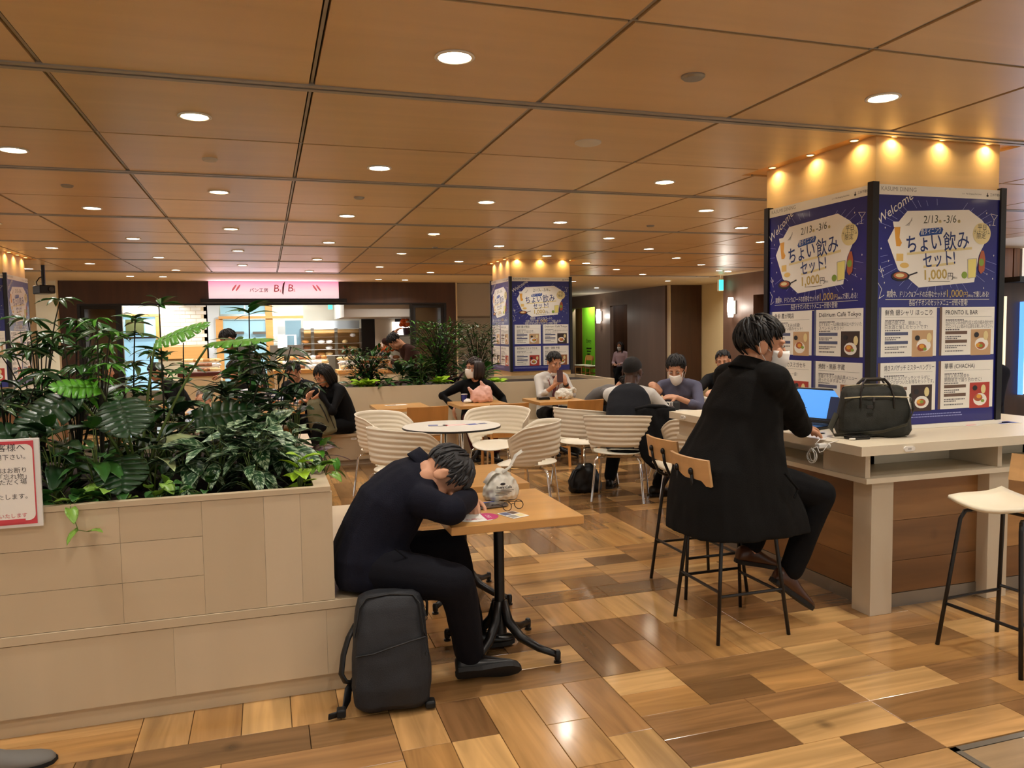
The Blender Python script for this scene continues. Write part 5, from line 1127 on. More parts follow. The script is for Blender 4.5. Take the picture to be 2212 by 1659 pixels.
person('man in a navy suit asleep with head on folded arms at the oak table', (.385, 3.36, .485), 0, (18, 30, 48), wr=((.855, 3.385, .722), (.82, 3.25, .755)), hd=((-.12, -1, -.10), (-.2, 1, -.1)), hn=((0, 0, -1), (0, 0, -1)), curl=(.35, .5), el=((.4, 1, -.3), (-.25, -1, -.5)),
       feet=((.87, 3.42, .09), (.79, 3.145, .088)), toe=((1, .05, 0), (1, -.12, 0)), toeup=((0, 0, 1), (.05, .75, .62)), kn=((1, .1, .5), (.45, -.8, .8)), legf=1.12, slv=1.14, top=navy, bottom=navyp, shoes=m_leather, headfr=((.12, -.14, -1), (1, -.05, .1)), headpos=(.695, 3.26, .862), hs=1.13, shoff=((.02, 0, -.05), (-.02, -.02, -.075)), elp=(None, (.70, 3.045, .755)), coat=jacket_skirt, hairm=HAIR_G, hairkw=dict(n=230, vol=.006, length=.05), shut=True, vox=.0055, amp=.007, extras=ex_sleep, fat=1.16)
# ---------------------------------------------------------------- the man in the black coat at the counter
blackc = cloth('black_coat', (13, 12, 12), (18, 17, 16), .9); blackp = cloth('black_trousers', (11, 11, 13))
def coat_skirt(mb, P, S, FW, R_, F, knee, hips):
    Z = V((0, 0, 1)); h = P[0]
    mb.loft([ring(h + Z * .40 + F * .09, R_, F, .16, .11), ring(h + Z * .30 + F * .06, R_, F, .205, .165), ring(h + Z * .17 + F * .02, R_, F, .225, .205), ring(h + Z * .04 - F * .02, R_, F, .235, .25, 18, 3.2), ring(h - Z * .10 + F * .0, R_, F, .255, .295, 18, 3.4), ring(h - Z * .20 + F * .02, R_, F, .27, .32, 18, 3.4), ring(h - Z * .285 + F * .03, R_, F, .275, .335, 18, 3.4)])
    for k in range(2): limb(mb, [P[3] + (P[3] - P[3]), P[3]], [.05, .05])
def ex_coat(o, c):
    collar(o, c, blackc, 'coat_collar', .06, .084, .03)
    T = c['T']; h = c['P'][0]; g = MB(); y_ = -.235; g.tube([T @ (h + V((.12, y_ - .012, .02))), T @ (h + V((.19, y_ - .02, -.06))), T @ (h + V((.165, y_ - .025, -.10)))], .006, 6); build('pocket_welt', g, cloth('coat_seam', (9, 9, 9)), o)
person('masked man in a long black coat typing on a laptop at the counter', (2.185, 3.30, .775), 2, (4, 10, 22), head=(8, -22), s=1.04, hs=1.12, slv=1.22, headpos=(2.335, 3.29, 1.385), wr=((2.78, 3.62, .925), (2.70, 3.42, .925)), hd=((1, .35, -.1), (1, .5, -.12)), hn=((0, 0, -1), (0, 0, -1)), curl=(.5, .45), el=((.1, .6, -1), (-.1, -.9, -1)),
       feet=((2.36, 3.40, .335), (2.44, 3.19, .255)), toe=((1, .1, -.25), (1, -.02, -.75)), toeup=((.3, 0, 1), (.7, 0, .8)), kn=((1, .25, .35), (1, -.15, .35)), top=blackc, bottom=blackp, shoes=m_tan, coat=coat_skirt, mask=True, hairkw=dict(n=300, vol=.013, length=.075), vox=.0055, amp=.007, extras=ex_coat, fat=1.15)
# ---------------------------------------------------------------- everybody else
m_shirtw = mat('shirt_white', (226, 222, 214), .7); c_black = cloth('black_wool', (14, 14, 16)); c_char = cloth('charcoal_vest', (30, 31, 36)); c_white = cloth('white_shirt', (226, 222, 216), (206, 202, 196), .75); c_greyj = cloth('grey_jacket', (128, 124, 122), (104, 100, 98)); c_hood = cloth('grey_hoodie', (104, 98, 94), (84, 80, 78))
c_bluesh = cloth('grey_blue_shirt', (112, 112, 132), (94, 94, 114)); c_wine = cloth('wine_trousers', (70, 24, 24)); c_brown = cloth('brown_sweater', (58, 34, 28)); c_pink = cloth('pale_pink_top', (206, 176, 182)); c_taupe = cloth('taupe_top', (134, 118, 102))
def striped(name):
    m = mat(name, (222, 224, 228), .8); nt = m.node_tree; N = nt.nodes; L = nt.links; b = N['Principled BSDF']; tc = N.new('ShaderNodeTexCoord'); wv = N.new('ShaderNodeTexWave'); wv.bands_direction = 'Z'; wv.inputs['Scale'].default_value = 9; L.new(tc.outputs['Object'], wv.inputs[0])
    rp = N.new('ShaderNodeValToRGB'); rp.color_ramp.interpolation = 'CONSTANT'; rp.color_ramp.elements[0].color = (*lin((222, 224, 228)), 1); rp.color_ramp.elements[1].position = .62; rp.color_ramp.elements[1].color = (*lin((40, 52, 96)), 1); L.new(wv.outputs[0], rp.inputs[0]); L.new(rp.outputs[0], b.inputs['Base Color']); return m
c_stripe = striped('striped_shirt')
# woman with the olive backpack, on the bench end, facing the aisle
def ex_suit(sh=m_shirtw, tie=None, lap=None):
    def f(o, c):
        c = dict(c); c['lap'] = lap or c_black; shirt_front(o, c, sh, tie); collar(o, c, lap or c_black, 'jacket_collar', .045, .075, .012)
    return f
person('woman with shoulder length black hair digging in an olive backpack', (.84, 8.98, .45), 205, (10, 20, 28), head=(34, 12), s=.98, wr=((.56, 8.74, .83), (.50, 8.82, .85)), hd=((-.7, .2, -.7), (-.8, -.1, -.5)), hn=((-.6, .5, -.3), (.4, -.9, -.3)), curl=(.9, .9), el=((0, -.6, -1), (.5, .6, -1)), feet=((.42, 8.72, .08), (.40, 9.0, .08)), top=c_black, bottom=c_black, shoes=m_leather, hairst='bob', hairkw=dict(n=220, drop=.13, vol=.006), glasses=True, extras=ex_suit())
# woman in black with a mask, looking aside
person('woman in black with short dark bob and mask behind the pink bag', (2.42, 9.12, .43), 255, (6, 14, 20), head=(-2, -52), s=.96, hs=1.06, wr=((2.72, 8.85, .55), (2.10, 8.92, .60)), hd=((-.4, -.5, -.6), (-.05, -.15, -1)), hn=((0, 0, -1), (1, 0, 0)), curl=(.5, .5), el=((1, .3, -1), (-1, .2, -.4)), feet=((2.52, 8.60, .08), (2.30, 8.66, .08)), top=c_black, bottom=c_wine, shoes=m_leather, hairst='bob', hairm=HAIR_B, mask=True, glasses=True, hairkw=dict(n=220, drop=.105, vol=.012, seed=5), fat=1.1)
# man holding a phone
def ex_phone(o, c):
    c = dict(c); c['lap'] = c_white; shirt_front(o, c, m_shirtw, mat('tie_wine', (96, 44, 52), .7)); T, P, S, FW, R_ = c['T'], c['P'], c['S'], c['FW'], c['R']
    for x in (-1, 1): g = MB(); g.tube([T @ (P[4] + R_ * x * .05), T @ (P[3] + FW[2] * .10 + R_ * x * .075), T @ (P[2] + FW[1] * .14 + R_ * x * .03), T @ (P[1] + FW[1] * .15)], .006, 5, flat=.4); build('lanyard', g, mat('lanyard_red', (128, 40, 40), .6), o)
    g = MB(); g.sheet([[T @ (c['hp'] + c['hu'] * z + c['hf'] * (.058 + .02 * math.cos(a)) + R_ * math.sin(a) * .062) for a in (-1.2, -.7, -.2, .2, .7, 1.2)] for z in (-.11, -.135, -.155)], .003); build('lowered_mask', g, m_mask, o, True)
    w_ = c['wrist'][0]; e_ = c['elb'][0]; d = (w_ - e_).normalized(); g = MB(); g.tube([T @ (w_ - d * .035), T @ (w_ - d * .012)], .035, 14); build('wristwatch', g, m_black, o, True)
person('man in a white shirt holding up a phone at the planter bench', (3.40, 9.17, .45), 272, (4, 8, 12), head=(20, 8), s=1.0, hs=1.04, wr=((3.47, 8.80, .845), (3.34, 8.80, .835)), hd=((-.15, .1, .85), (.35, .05, .8)), hn=((-.6, 1, 0), (.5, 1, 0)), curl=(.9, .75), el=((.5, -.1, -1), (-.5, -.1, -1)), feet=((3.55, 8.72, .08), (3.25, 8.70, .08)), top=c_white, sleeve=.5, bottom=c_black, shoes=m_leather, hairkw=dict(n=240, vol=.008, length=.06, seed=4), extras=ex_phone)
# person in grey slumped over
def ex_bent(o, c): pass
person('person in a grey jacket slumped forward over the oak table', (3.95, 9.14, .45), 300, (30, 52, 72), head=(85, 0), s=1.0, wr=((4.35, 8.66, .72), (4.25, 8.62, .72)), hd=((.3, -.9, 0), (.8, -.4, 0)), curl=(.4, .4), el=((1, .2, -.3), (-.6, -.6, -.2)), headpos=(4.22, 8.72, .80), headfr=((.2, -.4, -.9), (.5, -.8, .35)), top=c_greyj, bottom=c_black, shoes=m_leather, shut=True, vox=.008, hairkw=dict(n=140, seed=8))
# man in the vest, seen from behind
def ex_vest(o, c):
    T, s, P, S, FW, R_ = c['T'], c['s'], c['P'], c['S'], c['FW'], c['R']; mb = MB(); tr = [(P[0] - S[0] * .06, .186, .146), (P[0], .202, .160), (P[1], .192, .156), (P[2], .200, .158), (P[3] - S[2] * .03, .192, .150), (P[3] + S[2] * .035, .150, .118), (P[3] + S[2] * .075, .10, .088)]
    mb.loft([ring(q, R_, FW[min(i // 2, 2)], w_, d_) for i, (q, w_, d_) in enumerate(tr)]); mb.xf(T); garment('vest', mb, c_char, o, .011, .004, 3.3); collar(o, c, m_shirtw, 'shirt_collar', .05, .070, .004)
person('man in a charcoal vest and white shirt seen from behind at the round table', (3.02, 6.18, .48), 58, (14, 26, 36), head=(14, -18), s=1.04, hs=1.06, wr=((3.42, 6.62, .74), (3.55, 6.48, .75)), hd=((.5, .8, 0), (.8, .5, 0)), el=((-.2, .4, -1), (.8, -.5, -1)), feet=((3.05, 6.62, .08), (3.28, 6.12, .085)), toe=((.5, .8, 0), (.95, -.1, -.02)), kn=((.5, .8, .6), (.8, .1, .7)), top=c_white, bottom=c_black, shoes=m_leather, skin=SKIN_D, hairst='fade', hairm=mat('hair_cropped', (22, 18, 17), .8, bump=.6, bscale=500), glasses=True, extras=ex_vest)
# man in the grey-blue shirt and mask
def ex_bl(o, c): collar(o, c, c_bluesh, 'shirt_collar', .05, .068, .02)
person('masked man in a grey blue shirt gesturing across the round table', (4.22, 7.28, .47), 226, (14, 26, 34), head=(26, 4), s=1.04, hs=1.1, wr=((3.90, 6.86, .80), (3.80, 7.02, .86)), hd=((-.8, .3, .1), (-.6, -.2, .5)), hn=((0, .4, -.8), (.3, .5, -.6)), curl=(.6, .9), el=((.5, -.7, -.8), (-.6, .6, -.8)), top=c_bluesh, sleeve=.5, bottom=c_black, shoes=m_leather, mask=True, hairkw=dict(n=300, vol=.018, length=.06, seed=9), extras=ex_bl)
person('dark haired person mostly hidden behind the man in the black coat', (5.0, 7.72, .47), 230, (4, 8, 12), head=(10, 0), s=.98, wr=((4.5, 7.3, .78), (4.45, 7.45, .78)), top=c_black, bottom=c_black, shoes=m_leather, vox=.010, hairkw=dict(n=120, vol=.014, seed=12))
# woman in the alcove
person('woman in a pale pink top and mask sitting in the dark alcove', (9.35, Px(1345, 800, 9.35).y, .42), 215, (6, 10, 14), head=(6, 0), s=.96, top=c_pink, bottom=c_black, shoes=m_leather, mask=True, hairst='bob', hairm=HAIR_B, vox=.010, hairkw=dict(n=110, drop=.17), feet=((8.95, Px(1345, 800, 9.35).y - .3, .08), (9.1, Px(1345, 800, 9.35).y - .42, .08)))
# man in the grey hoodie standing, looking down
px_ = Py(505, 740, 10.6)
def ex_hood(o, c):
    T, P, S, FW = c['T'], c['P'], c['S'], c['FW']; g = MB(); g.ell((0, 0, 0), (.13, .10, .075), T @ Matrix.Translation(P[3] - FW[2] * .11 + S[2] * .02)); build('hood', g, c_hood, o, True)
person('man in a grey hoodie standing and looking down at the bread', (px_.x + .26, 10.6, .85), 190, (10, 22, 34), head=(36, 0), s=1.02, hs=1.05, wr=((px_.x - .14, 10.5, .98), (px_.x - .14, 10.75, .98)), feet=((px_.x + .12, 10.48, .08), (px_.x + .16, 10.72, .08)), kn=((-1, 0, 0), (-1, 0, 0)), top=c_hood, bottom=c_black, shoes=m_leather, hairkw=dict(n=200, vol=.007, seed=21), extras=ex_hood, fat=1.1, vox=.008)
# man scratching his head behind the long planter
px_ = Py(858, 745, 11.3)
person('man in a brown sweater scratching his bowed head behind the long planter', (px_.x + .32, 11.3, .86), 190, (12, 26, 40), head=(60, 10), s=1.0, wr=((px_.x - .10, 11.2, 1.08), (px_.x - .02, 11.35, 1.50)), hd=((-.3, 0, -1), (.3, -.4, .35)), hn=((0, 1, 0), (.2, .2, -1)), curl=(.5, .5), el=((0, -.3, -1), (-.9, .5, .2)), feet=((px_.x + .30, 11.2, .08), (px_.x + .34, 11.42, .08)), kn=((-1, 0, 0), (-1, 0, 0)), top=c_brown, bottom=c_black, shoes=m_leather, vox=.008, hairkw=dict(n=160, seed=31))
# people half hidden by the leafy planter
px_ = Py(228, 790, 10.3)
person('woman with a hair bun and taupe top behind the plants', (px_.x - .10, 10.35, .45), 8, (2, 4, 6), head=(8, 0), s=.96, top=c_taupe, bottom=c_black, shoes=m_leather, hairst='bun', hairm=HAIR_B, vox=.009, hairkw=dict(n=120, vol=.002, length=.05))
px_ = Py(325, 815, 11.0)
person('man in a dark suit leaning forward behind the plants', (px_.x + .40, 11.0, .45), 190, (14, 24, 34), head=(30, 0), s=1.0, top=c_black, bottom=c_black, shoes=m_leather, vox=.010, hairkw=dict(n=110, seed=41), extras=ex_suit())
px_ = Py(495, 800, 9.95)
person('man in black sitting with his back to the white haired person', (px_.x + .30, 10.0, .45), 205, (10, 18, 26), head=(22, 0), s=1.0, top=c_black, bottom=c_black, shoes=m_leather, vox=.010, hairkw=dict(n=120, seed=44))
px_ = Py(655, 800, 9.4)
person('man in a dark suit with white collar writing at the oak table', (px_.x + .04, 9.62, .46), 235, (10, 20, 30), head=(34, 12), s=1.0, wr=((px_.x - .02, 9.18, .73), (px_.x - .18, 9.1, .73)), top=cloth('dark_suit', (22, 22, 28)), bottom=c_black, shoes=m_leather, vox=.008, hairkw=dict(n=160, seed=47), extras=ex_suit(lap=cloth('dark_suit', (22, 22, 28))))
px_ = Py(628, 830, 8.9)
person('person in a blue and white striped shirt bent over the table', (px_.x - .32, 9.55, .46), 262, (20, 34, 46), head=(58, 0), s=.96, wr=((px_.x + .1, 9.05, .72), (px_.x - .22, 9.05, .72)), top=c_stripe, bottom=c_black, shoes=m_leather, vox=.010, hairkw=dict(n=110, seed=48))
px_ = Py(432, 850, 8.6)
person('white haired person in pale clothes low behind the broad leaves', (px_.x, 8.35, .45), 80, (40, 62, 76), head=(70, 0), s=.96, headpos=(Py(440, 862, 8.75).x, 8.75, Py(440, 862, 8.75).z), top=cloth('pale_blue_top', (176, 188, 204)), bottom=c_taupe, shoes=m_leather, hairm=HAIR_W, vox=.009, hairkw=dict(n=180, vol=.008, seed=51))
# person working beyond the big counter at the frame edge
person('person in navy at a dark laptop beyond the big poster pillar', (5.28, 4.62, .68), 200, (6, 12, 18), head=(16, 0), s=1.0, wr=((4.86, 4.36, .92), (4.88, 4.56, .92)), top=navy, bottom=c_black, shoes=m_leather, vox=.009, feet=((5.0, 4.5, .30), (5.0, 4.72, .30)), hairkw=dict(n=100, seed=55))
# ================================================================ plants
def leafmat(n, c, c2=None, rough=.38, pat=None):
    if n in MATS: return MATS[n]
    m = mat(n, c, rough, c2=c2, nscale=14, spec=.5); b = m.node_tree.nodes['Principled BSDF']; b.inputs['Transmission Weight'].default_value = 0
    if pat:                                  # silver feathering either side of the midrib
        nt = m.node_tree; N = nt.nodes; L_ = nt.links; tc = N.new('ShaderNodeTexCoord'); mp = N.new('ShaderNodeMapping'); mp.inputs['Scale'].default_value = (5.5, 2.2, 1); mp.inputs['Rotation'].default_value = (0, 0, .5); L_.new(tc.outputs['Object'], mp.inputs[0])
        sx = N.new('ShaderNodeSeparateXYZ'); L_.new(tc.outputs['Object'], sx.inputs[0]); ab = N.new('ShaderNodeMath'); ab.operation = 'ABSOLUTE'; L_.new(sx.outputs[0], ab.inputs[0])
        cm = N.new('ShaderNodeCombineXYZ'); k = N.new('ShaderNodeMath'); k.operation = 'MULTIPLY_ADD'; k.inputs[1].default_value = -1.6; L_.new(ab.outputs[0], k.inputs[0]); L_.new(sx.outputs[1], k.inputs[2]); L_.new(k.outputs[0], cm.inputs[1]); L_.new(ab.outputs[0], cm.inputs[0])
        nz = N.new('ShaderNodeTexNoise'); nz.inputs['Scale'].default_value = 9; nz.inputs['Detail'].default_value = 2; L_.new(cm.outputs[0], nz.inputs[0])
        mr = N.new('ShaderNodeMapRange'); mr.inputs[1].default_value = .50; mr.inputs[2].default_value = .58; L_.new(nz.outputs[0], mr.inputs[0])
        mx = N.new('ShaderNodeMix'); mx.data_type = 'RGBA'; mx.inputs[6].default_value = (*lin(c), 1); mx.inputs[7].default_value = (*lin(pat), 1); L_.new(mr.outputs[0], mx.inputs[0]); L_.new(mx.outputs[2], b.inputs['Base Color'])
    return m
G_DARK = leafmat('leaf_dark', (40, 76, 34), (26, 56, 26)); G_MID = leafmat('leaf_mid', (66, 116, 44), (46, 92, 34)); G_BRIGHT = leafmat('leaf_bright', (104, 172, 44), (80, 148, 36)); G_LIME = leafmat('leaf_lime', (178, 206, 52), (150, 190, 44)); G_SILVER = leafmat('leaf_silver', (38, 76, 42), pat=(164, 188, 150)); G_PURPLE = leafmat('leaf_purple', (88, 34, 56), (60, 22, 36)); G_POTH = leafmat('leaf_pothos', (70, 130, 40), (120, 160, 60)); G_PALE = leafmat('leaf_pale', (150, 186, 110), (190, 206, 150)); G_OLIVE = leafmat('leaf_olive', (78, 104, 48), (58, 82, 38))
m_stem = mat('stem_green', (92, 112, 48), .5); m_stemd = mat('stem_dark', (44, 40, 24), .6)
def leaf_me(kind):
    """unit leaf: base at the origin, tip along +y, face up"""
    g = MB(); n = 9; droop = {'lance': .22, 'agla': .26, 'heart': .16, 'strap': .45, 'tiny': .1}.get(kind, .1)
    wf = {'lance': lambda t: .085 * math.sin(math.pi * min(1, t * .92 + .08)) ** .8 * (1.25 - .5 * t), 'agla': lambda t: .20 * math.sin(math.pi * t ** .8) ** .85, 'heart': lambda t: .46 * (math.sin(math.pi * min(1, t * .80 + .2)) ** .75) * (1 - .25 * t), 'strap': lambda t: .055 * math.sin(math.pi * min(1, t * .85 + .15)) ** .6, 'tiny': lambda t: .2 * math.sin(math.pi * t) ** .9}[kind]
    rows = []
    for i in range(n):
        t = i / (n - 1); w_ = max(wf(t), .004); y = t - .18 * t * t * (droop > .3); zc = .06 * math.sin(t * 2.2) - droop * t * t
        back = -.10 * (1 - t) ** 6 if kind == 'heart' else 0
        rows.append([V((x * w_, y + (back * abs(x) if back else 0), zc + abs(x) * w_ * .28 + .012 * math.sin(t * 17 + x * 2) * abs(x) * (kind in ('agla', 'heart')))) for x in (-1, -.5, 0, .5, 1)])
    g.sheet(rows, .003); return g.mesh('leaf')
def monstera_me():
    g = MB(); lob = 7
    def wd(t): return .50 * math.sin(math.pi * (t * .84 + .14)) ** .7
    def z(x, y): return -.10 * y * y - .22 * x * x
    for sx in (-1, 1):
        for i in range(lob):
            a, b = i / lob, (i + 1) / lob; rows = []
            for f in (0, .25, .5, .75, 1):
                gp = 0 if f < .45 else .34 * (f - .45) * (i % 2); ys = (a + gp / lob * 1.4, (a + b) / 2, b - gp / lob * 1.4); rows.append([V((sx * wd(t) * f, t + .10 * f - .13 * (1 - t) ** 3 * f, z(wd(t) * f, t))) for t in ys])
            g.sheet(rows, .004 * (1 if sx > 0 else -1))
    return g.mesh('leaf')
LM = {}
def leafmesh(kind, m):
    k = (kind, m.name)
    if k not in LM:
        me = monstera_me() if kind == 'monstera' else leaf_me(kind); me.materials.append(m); me.polygons.foreach_set('use_smooth', [True] * len(me.polygons)); LM[k] = me
    return LM[k]
def put_leaf(par, kind, m, base, d, scale, roll=0.0, up=(0, 0, 1), width=1.0):
    o = build('leaf', leafmesh(kind, m), None, par); d = V(d).normalized(); u = V(up); u = u - d * u.dot(d); u = u.normalized() if u.length > 1e-4 else d.orthogonal().normalized(); x = d.cross(u)
    R_ = Matrix((x, d, u)).transposed().to_4x4() @ Matrix.Rotation(roll, 4, 'Y'); o.matrix_local = Matrix.Translation(base) @ R_ @ Matrix.Diagonal((scale * width, scale, scale, 1)); return o
rq = random.Random(17)
def stem(par, pts, r=.004, m=None, taper=.6): g = MB(); n = len(pts); g.tube(pts, [r * ease(1, taper, i / (n - 1)) for i in range(n)], 6); return build('stem', g, m or m_stem, par, True)
def bez(a, b, c, n=6): a, b, c = V(a), V(b), V(c); return [a * (1 - t) ** 2 + b * 2 * t * (1 - t) + c * t * t for t in (i / n for i in range(n + 1))]
SZ = .80
def rootat(px, Y, z=SZ): p = Py(px, 1000, Y); return V((p.x, Y, z))
def plant(name, label, root, group=None): return thing(name, label, 'plant', root, 0, group)
def umbrella(label, px, Y, h, spots, m, leafl=.14, nl=7):
    r = rootat(px, Y); o = plant('umbrella_plant', label, r)
    for (sx, sy) in spots:
        e = Py(sx, sy, Y + rq.uniform(-.15, .15)) - r; stem(o, bez((0, 0, 0), (e.x * .25, e.y * .3, e.z * .7), e), .0042, m_stemd)
        k0 = rq.uniform(0, 6.28)
        for k in range(nl):
            a = k0 + 2 * math.pi * k / nl; put_leaf(o, 'agla', m if rq.random() < .75 else G_OLIVE, e, (math.cos(a), math.sin(a), rq.uniform(-.35, .12)), leafl * rq.uniform(.75, 1.1), rq.uniform(-.4, .4), width=.58)
    return o
def fan(x0, x1, y0, y1, n): return [(rq.uniform(x0, x1), rq.uniform(y0, y1)) for _ in range(n)]
umbrella('tall umbrella plant with palmate leaves near the left poster pillar', 95, 4.2, .5, [(130, 648), (60, 690), (20, 742)] + fan(0, 120, 700, 880, 15), G_MID, .13, 8)
umbrella('bushy umbrella plant beneath the hanging projector', 170, 4.0, .5, [(165, 690), (205, 700)] + fan(110, 225, 700, 870, 15), G_MID, .12, 8)
umbrella('spreading umbrella plant in front of the woman with the hair bun', 220, 3.7, .4, [(225, 770), (238, 722), (240, 745), (210, 690)] + fan(190, 290, 740, 860, 7), G_BRIGHT, .10, 7)
umbrella('dark umbrella plant at the planter end by the olive backpack woman', 600, 4.3, .4, [(628, 752)] + fan(540, 660, 760, 890, 11), G_DARK, .12, 7)
umbrella('dark umbrella plant at the edge behind the notice', 20, 3.8, .4, fan(-40, 110, 790, 930, 12), G_DARK, .13, 7)
# slender bamboo palms: whorls of narrow leaves up thin canes
def cane(label, px, Y, tipx, tipy, whorls, m=G_MID, leafl=.12, n=9):
    r = rootat(px, Y); o = plant('bamboo_palm', label, r); e = Py(tipx, tipy, Y) - r; pts = bez((0, 0, 0), (e.x * .2, 0, e.z * .5), e, 10); stem(o, pts, .0055, m_stemd)
    for t in whorls:
        p = pts[min(10, int(t * 10))]
        for k in range(n):
            a = rq.uniform(0, 6.28); put_leaf(o, 'lance', m if rq.random() < .75 else G_OLIVE, p + V((0, 0, rq.uniform(-.02, .02))), (math.cos(a), math.sin(a), rq.uniform(-.3, .5)), leafl * rq.uniform(.7, 1.25), rq.uniform(-.5, .5), width=1.5)
cane('slender bamboo palm in front of the white tiles', 360, 4.1, 343, 655, (.45, .6, .75, 1)); cane('thin bamboo palm rising before the bakery hatch', 290, 4.4, 292, 690, (.5, .62, .78, .9, 1)); cane('bamboo palm with whorled leaves left of the hoodie man', 400, 4.3, 396, 740, (.4, .55, .7, .85), n=8)
cane('tall thin bamboo palm in front of the hoodie man', 545, 4.0, 538, 672, (.25, .35, .45, .55, .65, .75, .85, 1), n=10); cane('bamboo palm leaning over the hoodie man', 565, 4.3, 510, 745, (.4, .5, .6, .7, .8, .9, 1), n=11, leafl=.13); cane('dense bamboo palm before the striped shirt', 520, 3.9, 570, 790, (.3, .42, .55, .66, .78, .9, 1), G_DARK, .13, 10); cane('low bamboo palm between the broad leaves', 470, 4.1, 480, 830, (.3, .45, .6, .75, .9, 1), G_DARK, .13, 9); cane('bamboo palm beside the monstera', 330, 4.5, 325, 760, (.4, .55, .7, .85, 1), G_MID, .11, 8)
# monstera: big split leaves on long stalks
o = plant('monstera', 'monstera with big split leaves on long pale stalks', rootat(300, 3.75))
for (bx_, by_, sc_, d_, up_, m, dY) in ((335, 742, .23, (.75, -.1, .35), (-.3, -.3, .9), G_BRIGHT, .05), (452, 742, .27, (.9, -.25, .12), (-.15, -.1, 1), G_BRIGHT, .1), (215, 838, .17, (-.75, -.25, .12), (0, -.45, .9), G_BRIGHT, -.1), (160, 850, .25, (-.85, -.45, -.55), (-.1, -.5, .9), G_DARK, -.15), (258, 864, .22, (.25, -.75, -.45), (0, -.6, .9), G_DARK, -.2), (262, 985, .20, (.1, -.75, -.42), (0, -.7, .6), G_DARK, -.3), (420, 905, .26, (.9, .1, .15), (0, -.5, .9), G_DARK, .0), (60, 940, .24, (-.8, -.3, .1), (0, -.5, .9), G_DARK, -.2)):
    e = Py(bx_, by_, 3.75 + dY) - o.location; stem(o, bez((0, 0, 0), (e.x * .35, e.y * .5, e.z * .55), e, 8), .0075, m_stem, .7); put_leaf(o, 'monstera', m, e, d_, sc_, 0, up_)
# silver aglaonema
def rosette(name, label, px, Y, n, kind, m, L_, spread=1.0, hz=.16, z0=SZ, elev=(-.35, .7), mix=None, width=1.0, az=(0, 6.28)):
    r = rootat(px, Y, z0); o = plant(name, label, r)
    for k in range(n):
        a = az[0] + (az[1] - az[0]) * (k + rq.random() * .6) / n * (2.0 if n > 20 else 1); el_ = ease(elev[0], elev[1], rq.random()); d = V((math.cos(a), math.sin(a), 0)); fr_ = r.y < 3.65 and d.y < -.1; el_ = max(el_, -.6) if fr_ else el_; b = V((0, 0, .06 if fr_ else 0)) + V((0, 0, hz * (.25 + .75 * (el_ - elev[0]) / (elev[1] - elev[0] + 1e-6)))) + d * L_ * spread * rq.uniform(.15, .35 if fr_ else .6)
        stem(o, bez((0, 0, 0), (d.x * .02, d.y * .02, b.z * .8), b, 3), .003); put_leaf(o, kind, m if not mix or rq.random() > .3 else mix, b, d + V((0, 0, el_)), L_ * rq.uniform(.75, 1.15), rq.uniform(-.35, .35), width=width)
    return o
for px, Y, n, L_, lb, hz in ((560, 3.60, 30, .20, 'silver patterned aglaonema filling the planter corner', .26), (470, 3.58, 26, .19, 'silver patterned aglaonema beside the monstera stalks', .22), (620, 3.7, 20, .19, 'silver patterned aglaonema behind the lime leaves', .30), (520, 3.9, 16, .22, 'silver patterned aglaonema deep in the planter', .34), (400, 3.62, 16, .18, 'silver patterned aglaonema under the split leaves', .14), (545, 3.47, 18, .15, 'silver patterned aglaonema leaning over the planter rim', .13)): rosette('aglaonema', lb, px, Y, n, 'agla', G_SILVER, L_, 1.0, hz, SZ, ((-.75, .55) if Y > 3.4 else (-.25, .6)))
for px, Y, n, L_, lb, m in ((120, 3.5, 22, .17, 'dark broad leaved plant beside the notice', G_DARK), (30, 3.6, 20, .19, 'dark broad leaved plant behind the notice', G_DARK), (210, 3.45, 20, .14, 'mid green broad leaved plant below the monstera', G_MID), (330, 3.8, 18, .17, 'dark leafy plant among the monstera stalks', G_DARK), (150, 4.1, 20, .2, 'dark leafy plant below the umbrella plants', G_DARK), (640, 4.2, 16, .16, 'dark leafy plant at the far planter corner', G_DARK), (250, 4.2, 16, .2, 'olive leafy plant behind the monstera', G_OLIVE), (-60, 4.2, 18, .2, 'dark leafy plant at the edge under the tall umbrella plant', G_DARK), (430, 4.3, 16, .19, 'dark leafy plant before the white haired person', G_DARK), (360, 4.0, 20, .21, 'tall dark leafy plant between the monstera and the silver leaves', G_DARK), (300, 4.5, 20, .2, 'mid green leafy plant at the back of the planter', G_MID), (480, 4.55, 20, .2, 'olive leafy plant at the back before the bread counter', G_OLIVE)): rosette('leafy_plant', lb, px, Y, n, 'agla', m, L_, 1.0, .28 if Y < 3.95 else .36, SZ, (-.5, .8), G_MID)
rosette('sweet_potato_plant', 'bright lime leaved plant in the planter corner', 648, 3.36, 12, 'heart', G_LIME, .085, .55, .13, SZ, (-.2, .75), width=.8)
rosette('cordyline', 'purple cordyline with long pointed leaves', 655, 3.95, 12, 'strap', G_PURPLE, .26, .2, .06, SZ, (.1, 1.4), width=1.7)
rosette('pale_leaf_plant', 'pale cream green leaved plant near the stalks', 330, 3.6, 5, 'agla', G_PALE, .20, .5, .26, SZ, (-.1, .5))
